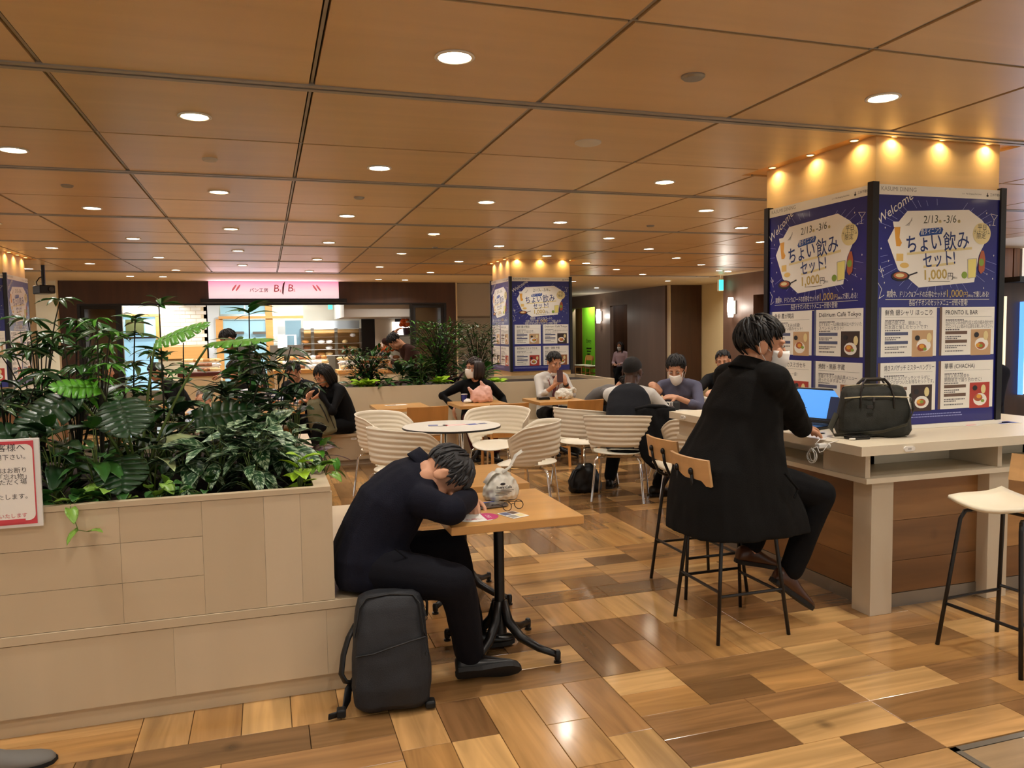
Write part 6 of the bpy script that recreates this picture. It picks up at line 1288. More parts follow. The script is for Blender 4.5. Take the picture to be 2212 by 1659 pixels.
# trailing pothos along the rim
def pothos(label, px, Y, n, spread, m=G_POTH, hang=0.0):
    r = rootat(px, Y); o = plant('pothos', label, r); path = []
    for k in range(n):
        a = rq.uniform(-3.0, .3); q = V((math.cos(a) * spread * rq.uniform(.2, 1), math.sin(a) * min(spread, Y - 3.24) * rq.uniform(.1, 1), rq.uniform(.02, .10))); stem(o, bez((0, 0, 0), (q.x * .4, q.y * .4, .06), q, 3), .0022); put_leaf(o, 'heart', m if rq.random() < .7 else G_MID, q, (q.x + rq.uniform(-.05, .05), q.y - .03, rq.uniform(-.05, .08)), rq.uniform(.05, .085), rq.uniform(-.4, .4), width=.8)
    return o
pothos('light green pothos along the rim below the monstera', 240, 3.36, 14, .13); pothos('pothos with pale leaves beside the notice', 150, 3.35, 18, .15, G_MID); pothos('pothos low under the silver leaves', 340, 3.36, 12, .12); pothos('small pothos at the planter corner beside the lime leaves', 690, 3.6, 9, .09); pothos('green pothos patch under the aglaonema', 440, 3.38, 10, .11, G_MID)
o = plant('pothos', 'pothos vine trailing over the planter rim beside the notice', rootat(150, 3.30)); e = [V((0, 0, .02)), V((.01, -.06, .07)), V((.02, -.115, .05)), V((.045, -.125, -.03)), V((.08, -.12, -.04))]; stem(o, e, .0025)
for p, d, sc in ((e[1], (-1, -.6, .2), .06), (e[2], (.3, -.7, -.6), .07), (e[3], (-.7, -.5, -.8), .065), (e[4], (.8, -.5, .1), .06)): put_leaf(o, 'heart', G_POTH, p, d, sc, width=.75)
o = plant('pothos', 'pothos sprig sticking out beyond the planter end', rootat(700, 3.75)); 
for sx, sy, sc, d in ((700, 962, .075, (.3, -.5, .55)), (690, 975, .05, (.2, -.6, -.3)), (722, 992, .065, (.2, -.3, -.95)), (668, 985, .06, (-.3, -.8, .2))): q = Py(sx, sy, 3.72) - o.location; stem(o, bez((0, 0, 0), (q.x * .5, q.y, q.z * .9), q, 4), .0025); put_leaf(o, 'heart', G_BRIGHT, q, d, sc, width=.85)

# ---------------------------------------------------------------- low plants in the long planter
def bush(name, label, px, Y, n, kind, m, L_, w_, h, mix=None, z0=.80, width=1.0):
    """fine foliage, too small to pick apart: leaves joined into one part"""
    r = rootat(px, Y, z0); o = plant(name, label, r); src = leaf_me(kind); vs = [v.co.copy() for v in src.vertices]; fs = [tuple(p.vertices) for p in src.polygons]; g = MB(); st = MB()
    for k in range(n):
        t = rq.random(); a = rq.uniform(0, 6.28); rr = w_ * math.sqrt(rq.random()) * (.5 + .5 * t); p = V((math.cos(a) * rr, math.sin(a) * rr * .6, h * (t * .9 + .06) + .02 * rq.random())); d = V((math.cos(a) + rq.gauss(0, .5), math.sin(a) + rq.gauss(0, .5), rq.uniform(-.3, .7))).normalized(); u = V((0, 0, 1)); u = (u - d * u.dot(d)).normalized(); x = d.cross(u); s_ = L_ * rq.uniform(.7, 1.2); g.mi = 1 if mix and rq.random() < .3 else 0
        g.add([p + (x * v.x * width + d * v.y + u * v.z) * s_ for v in vs], fs)
        if k % 6 == 0: st.tube(bez((0, 0, 0), (p.x * .2, p.y * .2, p.z * .7), p, 4), .003, 4)
    q = build('foliage', g, [m, mix or m], o, True, recalc=False); q['kind'] = 'stuff'; q = build('stems', st, m_stemd, o); q['kind'] = 'stuff'; return o
Y_ = 9.75
for i, (px, n, w_, h, L_, kind, m, mix, nm, lb, wd, dy) in enumerate([
    (800, 600, .36, .52, .09, 'lance', G_MID, G_DARK, 'bamboo_shrub', 'feathery dark shrub at the near end of the long planter', 2.2, .1), (955, 1100, .42, .85, .085, 'tiny', G_MID, G_BRIGHT, 'nandina_shrub', 'tall feathery green shrub in the middle of the long planter', .8, .25), (1035, 700, .3, .80, .08, 'tiny', G_MID, G_OLIVE, 'nandina_shrub', 'feathery shrub next to the middle pillar poster', .8, .3), (905, 420, .26, .34, .09, 'lance', G_MID, G_BRIGHT, 'bamboo_shrub', 'narrow leaved shrub below the man scratching his head', 2.2, .2)]): bush(nm, lb, px, Y_ + dy, n, kind, m, L_, w_, h, mix, .80, wd)
for px, m, L_, n, kind, nm, lb, hz, el_, dy in ((795, G_LIME, .14, 18, 'heart', 'sweet_potato_plant', 'lime leaved plant by the olive backpack woman', .08, (-.1, .6), -.22), (955, G_LIME, .12, 12, 'heart', 'sweet_potato_plant', 'lime leaved plant left of the masked woman in black', .10, (-.1, .6), -.22), (1080, G_LIME, .12, 12, 'heart', 'sweet_potato_plant', 'lime leaved plant below the middle pillar poster', .08, (-.1, .6), -.22),
    (825, G_PURPLE, .28, 10, 'strap', 'cordyline', 'purple cordyline by the lime leaves in the long planter', .06, (.3, 1.5), -.05), (978, G_PURPLE, .26, 9, 'strap', 'cordyline', 'dark purple cordyline near the masked woman in black', .06, (.3, 1.5), 0), (870, G_DARK, .24, 16, 'agla', 'leafy_plant', 'dark broad leaved plant in the long planter middle', .22, (-.2, 1.0), 0), (915, G_PALE, .16, 9, 'agla', 'peace_lily', 'pale leaved lily in the long planter', .30, (.0, .7), .05), (840, G_MID, .15, 14, 'agla', 'leafy_plant', 'mid green plant over the long planter edge', .10, (-.4, .5), -.2), (900, G_MID, .16, 14, 'agla', 'leafy_plant', 'mid green plant at the edge below the lily', .10, (-.4, .5), -.22), (1010, G_DARK, .2, 14, 'agla', 'leafy_plant', 'dark broad leaved plant behind the masked woman in black', .24, (-.2, .9), 0), (1050, G_MID, .2, 12, 'agla', 'leafy_plant', 'mid green broad leaved plant near the pillar poster', .28, (-.1, .9), 0), (1030, G_MID, .14, 10, 'agla', 'leafy_plant', 'small green plant at the planter edge near the pink bag', .08, (-.3, .6), -.22), (770, G_OLIVE, .16, 12, 'agla', 'leafy_plant', 'olive plant at the very end of the long planter', .12, (-.3, .6), 0)):
    rosette(nm, lb, px, Y_ + dy, n, kind, m, L_, .8, hz, .80, el_, width=1.6 if kind == 'strap' else 1.0)
# ================================================================ things on tables, counters and the floor
ZT = .684
m_paper = mat('paper_white', (236, 232, 224), .6); m_film = mat('thin_plastic', (232, 228, 214), .35, spec=.5, trans=.25); m_pinkf = mat('pink_plastic', (238, 184, 166), .4, trans=.15); m_canvas = mat('olive_canvas', (44, 44, 32), .7, c2=(34, 34, 26), nscale=8, bump=.2, bscale=180); m_nylon = mat('black_nylon', (21, 21, 24), .6, c2=(27, 28, 32), nscale=6, bump=.25, bscale=300); m_zip = mat('zip_black', (10, 10, 11), .5); m_brass = mat('pale_brass', (190, 180, 150), .3, .8)
def crumple(name, par, mb, m, voxel, amp, f, seed, smooth=2):
    me = wrinkle(remesh(mb, voxel, smooth, name), amp, f, seed); me.materials.clear(); me.materials.append(m); me.polygons.foreach_set('use_smooth', [True] * len(me.polygons)); return build(name, me, None, par)
# plastic bag with a tied handle, printed in black
o = thing('plastic_bag', 'white plastic shopping bag with black print on the sleeping man table', 'bag', (1.045, 3.50, ZT))
g = MB(); g.loft([ring(V((0, 0, z)), V((1, 0, 0)), V((0, 1, 0)), a, b, 20) for z, a, b in ((0.002, .075, .055), (.02, .088, .066), (.06, .085, .062), (.10, .062, .048), (.125, .03, .026), (.14, .016, .016))]); crumple('bag_body', o, g, m_film, .004, .010, (26, 26, 20), 2.2)
g = MB(); g.sheet([[V((.0 + .11 * t + .012 * math.sin(t * 6), -.02 + s_ * (.016 + .006 * t), .13 + .095 * t + .006 * math.cos(s_ * 3 + t * 4))) for s_ in (-1, 0, 1)] for t in (0, .25, .5, .75, 1)], .002); build('handle', g, m_film, o, True)
g = MB(); g.sheet([[V((-.01 - .07 * t, s_ * .03, .13 + .03 * t - .08 * t * t)) for s_ in (-1, 0, 1)] for t in (0, .3, .6, 1)], .002); build('knot_tail', g, m_film, o, True)
g = MB(); fb = lambda u, v, t: V((u - .005, -.0695 - t + .05 * (v - .03) ** 2 - .35 * (u) ** 2 * -1 * .2, v)); text_mb(g, 'Every Cafe', .017, lambda u, v, t: fb(u, v + .064, t + .004), 'C', 0, bold=.03); g.ell((-.012, -.074, .085), (.013, .003, .006)); build('print', g, m_inkk, o)
g = MB()
for k in range(4): g.box(-.05, .04 - .01 * k, -.0755, -.0745, .054 - .007 * k, .056 - .007 * k)
build('small_print', g, m_inkk, o)
# tablet or phone, menu cards, coaster sheet, glasses
a, b = Pz(1032, 1101, ZT), Pz(1100, 1093, ZT); o = thing('smartphone', 'dark smartphone lying on papers at the sleeping man table', 'phone', (a.x + .072, a.y + .035, ZT + .0042), math.atan2(b.y - a.y, b.x - a.x))
g = MB(); g.prism(rrect(-.075, .075, -.037, .037, .012), lambda u, v, t: V((u, v, t)), 0, .008); build('case', g, mat('phone_edge', (120, 118, 120), .3, .7), o); g = MB(); g.prism(rrect(-.072, .072, -.034, .034, .010), lambda u, v, t: V((u, v, t)), .0081, .0088); build('screen', g, m_tint, o)
def card(name, lab, x, y, w_, h_, rz, cat, cols, z=ZT):
    o = thing(name, lab, cat, (x, y, z), rz); g = MB(); g.box(-w_ / 2, w_ / 2, -h_ / 2, h_ / 2, 0, .0012); build('sheet', g, m_paper, o)
    for n, (x0, x1, y0, y1, m) in enumerate(cols): g = MB(); g.box(ease(-w_ / 2, w_ / 2, x0), ease(-w_ / 2, w_ / 2, x1), ease(-h_ / 2, h_ / 2, y0), ease(-h_ / 2, h_ / 2, y1), .0013, .0017); build('printed_block', g, m, o)
    return o
m_bluep = mat('print_blue', (52, 70, 150), .5); m_redp = mat('print_red', (206, 70, 80), .5); m_magp = mat('print_magenta', (188, 50, 110), .5)
p = Pz(1108, 1112, ZT); card('menu_card', 'white menu card with printed pictures under the glasses', p.x, p.y, .085, .12, .35, 'card', [(.06, .48, .08, .46, m_grey), (.54, .94, .08, .46, m_pale), (.06, .48, .54, .94, m_slate), (.54, .94, .54, .94, m_bark), (.54, .94, .7, .74, m_inkk)])
p = Pz(1030, 1118, ZT); o = thing('table_sticker', 'white round notice with a magenta corner under the sleeping man hand', 'sticker', (p.x, p.y, ZT))
g = MB(); g.prism([(.095 * math.cos(t), .075 * math.sin(t)) for t in (2 * math.pi * i / 28 for i in range(28))], lambda u, v, t: V((u, v, t)), 0, .001); build('sheet', g, m_paper, o); g = MB(); g.prism([(.03, -.06)] + [(.095 * math.cos(t), .075 * math.sin(t)) for t in (-.9 + 1.8 * i / 12 for i in range(13))] + [(.03, .06)], lambda u, v, t: V((u, v, t)), .0011, .0016); build('magenta_field', g, m_magp, o); g = MB(); text_mb(g, 'SEAT', .026, lambda u, v, t: V((.06 - v, u, .0018)), 'C', 0); build('lettering', g, m_paper, o); g = MB(); text_mb(g, 'お願い', .026, lambda u, v, t: V((-.02 + u, v - .04, .0014)), 'C', 0); build('red_lettering', g, m_redp, o)
p = Pz(1056, 1087, ZT); card('receipt', 'white and blue papers under the smartphone', p.x, p.y, .11, .06, .1, 'paper', [(.3, .8, .2, .9, m_bluep)])
p = Pz(1100, 1108, ZT); o = thing('eyeglasses', 'dark framed eyeglasses lying on the sleeping man table', 'glasses', (p.x + .035, p.y + .04, ZT + .002), .35)
g = MB(); tilt = Matrix.Rotation(-.35, 4, 'X')
for x in (-1, 1): g.tube([tilt @ V((x * .033 + .024 * math.cos(t), 0, .021 + .020 * math.sin(t))) for t in (2 * math.pi * i / 18 for i in range(18))], .0019, 6, closed=True)
g.tube([tilt @ V(q) for q in ((-.010, 0, .026), (0, -.003, .030), (.010, 0, .026))], .0018, 6); build('frame', g, mat('tortoise', (40, 24, 16), .3), o, True)
for x in (-1, 1): g = MB(); g.tube([tilt @ V((x * .057, 0, .026)), V((x * .060, .03, .026)), V((x * .058 - x * .012, .10, .014)), V((x * .052 - x * .016, .13, .003))], .0019, 6); build('temple', g, MATS['tortoise'], o, True)
o = thing('bottle_cap', 'small green cap on the table behind the plastic bag', 'cap', (.985, 4.02, ZT)); g = MB(); g.lathe([(.0005, 0), (.015, 0), (.015, .012), (.013, .014), (.0005, .014)], n=14); build('cap_body', g, mat('cap_green', (40, 140, 80), .4), o, True, ang=40); g = MB(); g.lathe([(.0152, 0), (.0165, 0), (.0165, .003), (.0152, .003)], n=14, ring=True); build('cap_ring', g, mat('cap_green2', (30, 110, 64), .4), o)
# ---------------------------------------------------------------- the black backpack against the bench
o = thing('backpack', 'black backpack standing on the floor against the bench', 'backpack', (.43, 2.985, 0), math.radians(-6)); Mb = Matrix.Rotation(math.radians(-7), 4, 'X')
def bp_ring(z, w_, y0, y1, k=3.6): c = (y0 + y1) / 2; return [Mb @ p for p in ring(V((0, c, z)), V((1, 0, 0)), V((0, 1, 0)), w_, (y1 - y0) / 2, 28, k)]
g = MB(); g.loft([bp_ring(z, w_, y0, y1) for z, w_, y0, y1 in ((.006, .125, -.055, .07), (.03, .150, -.082, .085), (.10, .156, -.095, .09), (.20, .152, -.090, .09), (.32, .142, -.078, .088), (.40, .134, -.062, .084), (.44, .122, -.045, .078), (.456, .095, -.02, .06))]); crumple('bag_body', o, g, m_nylon, .006, .006, (10, 10, 8), 6.1, 5)
g = MB(); g.tube([Mb @ V(p) for p in ((-.135, -.07, .23), (-.07, -.098, .243), (.0, -.102, .262), (.07, -.098, .278), (.132, -.068, .282))], .0045, 6, flat=.8); build('pocket_zip', g, m_zip, o)
g = MB(); g.tube([Mb @ V(p) for p in ((.136, -.06, .282), (.128, -.066, .30), (.120, -.062, .36), (.116, -.052, .41), (.09, -.04, .443), (.0, -.038, .452), (-.09, -.04, .443), (-.118, -.05, .41), (-.128, -.06, .36), (-.14, -.06, .30))], .004, 6); build('main_zip', g, m_zip, o)
for x, z in ((.128, .262), (.128, .40)): g = MB(); g.tube([Mb @ V((x, -.085, z)), Mb @ V((x + .006, -.092, z - .03))], .004, 6); g.tube([Mb @ V((x + .006, -.092, z - .03 - .009 + .009 * math.cos(t))) + V((.006 * math.sin(t), 0, 0)) for t in (2 * math.pi * i / 8 for i in range(8))], .002, 5, closed=True); build('zip_pull', g, m_zip, o)
g = MB(); g.tube([Mb @ V(p) for p in ((.105, .03, .44), (.14, .03, .43), (.152, .035, .39), (.150, .04, .34))], .011, 8, flat=.5); build('top_handle', g, m_zip, o, True)
g = MB(); g.tube([Mb @ V(p) for p in ((-.135, .03, .33), (-.165, .02, .28), (-.185, .01, .22), (-.195, .0, .15), (-.18, .0, .12), (-.15, .01, .11))], .017, 8, flat=.45); build('side_handle', g, m_zip, o, True)
g = MB(); g.tube([Mb @ V(p) for p in ((-.14, .03, .12), (-.17, .02, .08), (-.175, -.0, .05), (-.19, -.03, .022), (-.215, -.05, .014), (-.245, -.06, .012))], .017, 8, flat=.3, up=(0, 1, .4)); build('shoulder_strap', g, m_zip, o, True)
g = MB(); g.cbox(-.215, -.18, -.06, -.02, .008, .04, .006); build('strap_buckle', g, m_zip, o); g = MB(); g.cbox(.125, .165, -.06, -.01, .006, .035, .008); build('base_tab', g, m_zip, o)
# ---------------------------------------------------------------- laptop, duffel, charger, wallet on the counter
ZK = .884
A, Bv = V((3.12, 4.06, 0)), V((3.21, 3.79, 0)); ax = (Bv - A).normalized(); o = thing('laptop', 'open black laptop with a blue screen on the counter', 'laptop', ((A.x + Bv.x) / 2, (A.y + Bv.y) / 2, ZK), math.atan2(ax.y, ax.x))
g = MB(); g.cbox(-.16, .16, -.225, 0, 0, .018, .004); build('base', g, m_black, o); g = MB(); g.box(-.145, .145, -.12, -.02, .0182, .0190); kb = build('keyboard', g, m_blackm, o)
g = MB()
for r in range(5):
    for c_ in range(13): g.box(-.142 + c_ * .022, -.142 + c_ * .022 + .018, -.038 - r * .019, -.023 - r * .019, .0191, .0205)
q = build('keys', g, mat('key_black', (28, 28, 30), .5), kb); q['kind'] = 'stuff'
Ms = Matrix.Translation((0, .002, .016)) @ Matrix.Rotation(math.radians(-18), 4, 'X'); g = MB(); g.cbox(-.16, .16, -.004, .004, 0, .215, .003, Ms); lid = build('lid', g, m_black, o)
g = MB(); g.box(-.148, .148, -.0052, -.0045, .018, .203, Ms); scn = build('screen', g, mat('screen_sky', (74, 140, 214), .3, emit=1.1), lid); g = MB(); g.box(.085, .148, -.0058, -.0053, .018, .165, Ms); build('screen_panel', g, mat('screen_navy', (24, 36, 66), .3, emit=.5), lid); g = MB(); g.box(-.148, .148, -.0062, -.0059, .018, .028, Ms); g.box(-.09, -.06, -.0058, -.0053, .085, .089, Ms); build('taskbar', g, m_black, lid)
g = MB(); g.box(-.135, -.12, -.2262, -.2252, .006, .011); build('status_light', g, mat('led_green', (40, 230, 130), emit=4), o)
o = thing('duffel_bag', 'dark olive travel bag with leather handles on the counter', 'bag', (3.14, 3.41, ZK), math.radians(-26)); o.scale = (.94, .94, 1.2)
g = MB(); g.loft([ring(V((0, 0, z)), V((1, 0, 0)), V((0, 1, 0)), a, b, 28, 3.4) for z, a, b in ((.002, .19, .085), (.03, .205, .098), (.09, .198, .09), (.15, .188, .076), (.20, .178, .058), (.222, .160, .036), (.228, .13, .018))]); crumple('bag_body', o, g, m_canvas, .006, .009, (11, 11, 9), 4.4, 4)
for y in (-1, 1): g = MB(); g.tube([(-.09, y * .074, .13), (-.088, y * .066, .185), (-.075, y * .045, .232), (-.05, y * .03, .255), (.05, y * .03, .257), (.075, y * .045, .232), (.088, y * .066, .185), (.09, y * .074, .13)], .011, 8, flat=.5); build('handle', g, mat('dark_leather', (36, 30, 26), .4), o, True)
g = MB(); g.tube([(-.175, -.066, .175), (-.06, -.074, .183), (.06, -.074, .183), (.17, -.064, .178)], .0032, 6); build('pocket_zip', g, m_brass, o); g = MB(); g.tube([(-.16, 0, .225), (-.05, -.006, .233), (.08, .004, .233), (.16, 0, .222)], .0035, 6); build('top_zip', g, m_brass, o)
g = MB(); g.cbox(-.065, -.03, -.105, -.096, .13, .145, .002); build('maker_tag', g, MATS['dark_leather'], o); g = MB(); g.tube([(-.02, -.085, .18), (-.028, -.098, .16)], .006, 6, flat=.4); build('zip_pull', g, MATS['dark_leather'], o)
g = MB(); g.tube([(.19, -.03, .19), (.20, -.06, .12), (.15, -.108, .06), (.02, -.118, .03), (-.12, -.125, .02), (-.24, -.11, .012), (-.25, -.06, .04), (-.205, -.02, .10)], .016, 8, flat=.22); build('shoulder_strap', g, mat('strap_olive', (50, 48, 38), .8), o, True)
g = MB(); g.tube([(.185, -.05 + .010 * math.cos(t), .165 + .012 * math.sin(t)) for t in (2 * math.pi * i / 10 for i in range(10))], .0025, 6, closed=True); g.tube([(.187, -.052, .153), (.19, -.056, .125)], .004, 6); build('strap_clip', g, m_steel, o)
p = Pz(1851, 948, ZK); o = thing('wallet', 'black folded wallet with a pen at the counter edge', 'wallet', (p.x, p.y, ZK), -.05)
g = MB(); g.cbox(-.055, .055, -.035, .035, 0, .012, .003); build('lower_leaf', g, m_leather, o); g = MB(); g.cbox(-.055, .053, -.033, .036, .0125, .021, .003, Matrix.Rotation(.02, 4, 'Y')); build('upper_leaf', g, m_leather, o); g = MB(); g.box(.0, .018, -.037, .037, .021, .023); build('band', g, m_zip, o); g = MB(); g.tube([(-.07, -.03, .006), (-.04, -.036, .006)], .005, 8); build('pen', g, m_pwhite, o, True)
o = thing('usb_stick', 'small dark plug lying beside the wallet', 'plug', (*Pz(1775, 937, ZK).xy, ZK)); g = MB(); g.cbox(-.012, .012, -.006, .006, 0, .006, .002); build('plug_body', g, m_black, o); g = MB(); g.box(.012, .02, -.004, .004, .001, .005); build('plug_tip', g, m_steel, o)
yq_ = Px(1785, 965, 2.79).y; o = thing('phone_charger', 'white plug charger with a coiled cable at the counter outlet', 'charger', (2.78, yq_, .858)); m_cab = mat('cable_white', (240, 238, 232), .35)
g = MB(); g.cbox(-.05, -.0, -.018, .018, -.012, .012, .004); build('adapter', g, m_cab, o)
g = MB(); pts = [(-.05, 0, 0), (-.06, -.01, .02), (-.03, .0, .035), (.03, .03, .030), (.06, .06, .0285)]; g.tube([p for q in zip(pts, pts[1:]) for p in [V(q[0])]] + [V(pts[-1])], .0022, 6)
cl = [V((-.055 + .004 * math.sin(t * 1.7), .03 + .030 * math.cos(t) + .008 * math.sin(t * .37), -.055 + .034 * math.sin(t) + .006 * math.cos(t * .53))) for t in (i * .35 for i in range(72))]; g.tube([V((-.05, .0, -.004)), V((-.056, .02, -.015))] + cl, .0020, 5); g.tube([V((-.05, 0, .0)), V((-.058, -.03, -.03)), V((-.05, -.05, -.02)), V((-.02, -.055, .02)), V((.02, -.06, .0285)), V((.06, -.03, .0285))], .002, 5); build('cable', g, m_cab, o, True)
p = Pz(1838, 918, ZK); o = thing('charging_cable', 'short white cable end standing up on the counter before the bag', 'cable', (p.x - .02, p.y - .05, ZK)); g = MB(); g.tube([(-.05, -.05, .003), (-.01, -.03, .003), (.01, -.01, .01), (.005, .0, .04), (-.005, .0, .055), (.012, -.005, .05)], .003, 6); build('cord', g, m_cab, o, True); g = MB(); g.cbox(.008, .022, -.009, -.001, .043, .052, .002); build('connector', g, m_cab, o)
for i, (px, py, w_, h_, cols, lb) in enumerate(((2030, 916, .13, .08, [(.1, .5, .2, .8, m_grey), (.6, .9, .2, .8, m_pale)], 'printed sheet with grey text on the big counter'), (2090, 918, .12, .10, [(.2, .8, .2, .8, m_redp)], 'printed sheet with a red circle on the big counter'), (2170, 913, .16, .10, [(.05, .95, .1, .9, m_bluep), (.2, .8, .3, .7, m_paper)], 'printed sheet with a blue border on the big counter'))): p = Pz(px, py, ZK); card('menu_card', lb, p.x, p.y, w_, h_, 0, 'card', cols, ZK)
# laptop of the person beyond
o = thing('laptop', 'dark grey laptop seen from behind beyond the big poster pillar', 'laptop', (4.60, 4.30, ZK), math.radians(100)); g = MB(); g.cbox(-.16, .16, -.22, 0, 0, .016, .004); build('base', g, m_blackm, o); Ms = Matrix.Translation((0, .002, .014)) @ Matrix.Rotation(math.radians(-20), 4, 'X'); g = MB(); g.cbox(-.16, .16, -.003, .003, 0, .215, .003, Ms); build('lid', g, mat('laptop_grey', (62, 64, 66), .35, .6), o)
# ---------------------------------------------------------------- round table prints, cup, bags, notebooks
zr = .6835
for px, py, w_, h_, rz, cols, lb in ((945, 920, .17, .13, -.3, [(0, .5, .6, 1, m_bluep), (.06, .94, .08, .5, m_grey)], 'printed sheet with a blue corner on the round table'), (985, 918, .22, .12, .1, [(.05, .95, .15, .3, m_redp), (.1, .9, .6, .75, m_redp)], 'printed sheet with red lines on the round table'), (1030, 916, .2, .10, .2, [(.05, .5, .1, .9, m_bluep), (.6, .95, .2, .8, m_slate)], 'blue printed sheet on the round table')): p = Pz(px, py, zr); card('menu_card', lb, p.x, p.y, w_, h_, rz, 'card', cols, zr)
p = Pz(855, 875, ZT); card('menu_card', 'white menu sheet on the empty table by the bench divider', p.x, p.y, .24, .1, .05, 'card', [(.1, .5, .2, .8, m_grey)], ZT)
p = Pz(1003, 868, ZT); o = thing('paper_cup', 'blue paper cup with white rim beside the pink bag', 'cup', (p.x, p.y, ZT)); g = MB(); g.lathe([(.0005, 0), (.026, 0), (.036, .085), (.0005, .085)], n=18); build('cup_body', g, mat('cup_blue', (44, 56, 140), .5), o, True, ang=40); g = MB(); g.lathe([(.035, .084), (.039, .084), (.039, .091), (.035, .091)], n=18, ring=True); build('rim', g, m_paper, o, True)
o = thing('plastic_bag', 'pink plastic bag standing on the table of the masked woman', 'bag', (2.34, 8.55, ZT)); g = MB(); g.loft([ring(V((sh_, 0, z)), V((1, 0, 0)), V((0, 1, 0)), a, b, 20, 2.8) for z, a, b, sh_ in ((.003, .125, .09, 0), (.03, .135, .10, 0), (.09, .125, .09, 0), (.14, .11, .06, .01), (.175, .07, .03, .03), (.19, .04, .015, .04))]); g.tube([(-.10, 0, .10), (-.135, 0, .145), (-.15, 0, .175), (-.14, 0, .18)], [.03, .024, .02, .012], 8); g.tube([(.03, 0, .17), (.0, 0, .22), (-.01, 0, .245)], [.03, .018, .008], 8); crumple('bag_body', o, g, m_pinkf, .006, .010, (16, 16, 14), 8.8, 2); g = MB(); g.loft([ring(V((-.17, -.02, z)), V((1, 0, 0)), V((0, 1, 0)), a, a, 10) for z, a in ((.002, .045), (.02, .05), (.045, .02))]); crumple('tissue', o, g, m_paper, .006, .008, (30, 30, 30), 1.1, 1)
o = thing('plastic_bag', 'crumpled white plastic bag on the table of the man holding a phone', 'bag', (3.34, 8.52, ZT)); g = MB(); g.loft([ring(V((0, 0, z)), V((1, 0, 0)), V((0, 1, 0)), a, b, 18) for z, a, b in ((.003, .10, .09), (.03, .11, .10), (.08, .10, .08), (.12, .05, .03))]); g.tube([(.05, 0, .08), (.12, 0, .11), (.16, .01, .07)], [.03, .025, .02], 8); crumple('bag_body', o, g, m_film, .006, .013, (22, 22, 22), 5.5, 2); g = MB(); g.ell((-.04, -.06, .022), (.06, .03, .02)); build('bread_roll', g, m_bread[0], o, True)
o = thing('wallet', 'black wallet on the table of the man holding a phone', 'wallet', (3.08, 8.52, ZT)); g = MB(); g.cbox(-.07, .07, -.045, .045, 0, .018, .004); build('lower_leaf', g, m_leather, o); g = MB(); g.cbox(-.07, .065, -.045, .045, .0185, .03, .004); build('upper_leaf', g, m_leather, o)
hw = V((3.385, 8.76, .935)); o = thing('smartphone', 'dark smartphone held up by the man in the white shirt', 'phone', hw); Mp = Matrix.Rotation(math.radians(-18), 4, 'X') @ Matrix.Rotation(.1, 4, 'Y'); g = MB(); g.prism(rrect(-.037, .037, -.075, .075, .012), lambda u, v, t: Mp @ V((u, t, v)), -.005, .005); build('case', g, mat('wine_case', (64, 28, 30), .4), o); g = MB(); g.prism(rrect(-.033, .033, -.070, .070, .010), lambda u, v, t: Mp @ V((u, t, v)), .0051, .0056); build('screen', g, mat('phone_screen', (150, 170, 190), emit=.6), o)
# olive backpack
o = thing('backpack', 'olive green backpack held upright on the bench by the woman with black hair', 'backpack', (.60, 8.76, .362), math.radians(-14)); g = MB(); Mo = Matrix.Rotation(math.radians(-14), 4, 'Y'); g.loft([[Mo @ p for p in ring(V((0, 0, z)), V((1, 0, 0)), V((0, 1, 0)), a, b, 22, 3)] for z, a, b in ((.01, .13, .07), (.04, .145, .085), (.16, .145, .09), (.30, .125, .08), (.39, .105, .065), (.43, .08, .04))]); crumple('bag_body', o, g, mat('olive_nylon', (110, 106, 78), .6, bump=.2, bscale=200), .008, .008, (9, 9, 7), 3.2, 4)
g = MB(); g.tube([Mo @ V(p) for p in ((.10, -.07, .36), (.115, -.082, .26), (.125, -.086, .16), (.135, -.075, .06))], .005, 6); g.tube([Mo @ V(p) for p in ((.05, -.08, .36), (.075, -.09, .26), (.09, -.094, .14))], .005, 6); build('zip', g, m_zip, o); g = MB(); g.tube([Mo @ V(p) for p in ((-.06, .02, .42), (-.05, .03, .46), (.0, .03, .455), (.04, .02, .42))], .012, 8, flat=.5); build('top_handle', g, mat('green_trim', (40, 62, 40), .7), o, True)
# jacket hung over the shell chair, shoulder bag on the floor, notebooks
o = thing('jacket', 'black jacket hanging over the ribbed chair of the man in the vest', 'jacket', (3.06, 6.0, .36)); Mj = Matrix.Rotation(math.radians(-12), 4, 'Z'); g = MB(); g.loft([[Mj @ (p + V((0, -.05 - .12 * (1 - z), 0))) for p in ring(V((.10 + dx, 0, z * .42)), V((1, 0, 0)), V((0, 1, 0)), a, b, 20, 2.6)] for z, a, b, dx in ((-.12, .10, .045, .06), (.0, .15, .05, .04), (.35, .17, .05, .0), (.7, .17, .05, -.02), (.95, .18, .055, .0), (1.05, .17, .05, .02), (1.1, .12, .03, .02))]); crumple('jacket_body', o, g, c_black, .008, .016, (10, 10, 5), 9.2, 4); g = MB(); g.tube([Mj @ V(p) for p in ((-.06, -.03, .44), (.06, -.06, .465), (.2, -.04, .455), (.29, .0, .42))], [.03, .035, .035, .02], 8, flat=.6); build('collar', g, c_black, o, True)
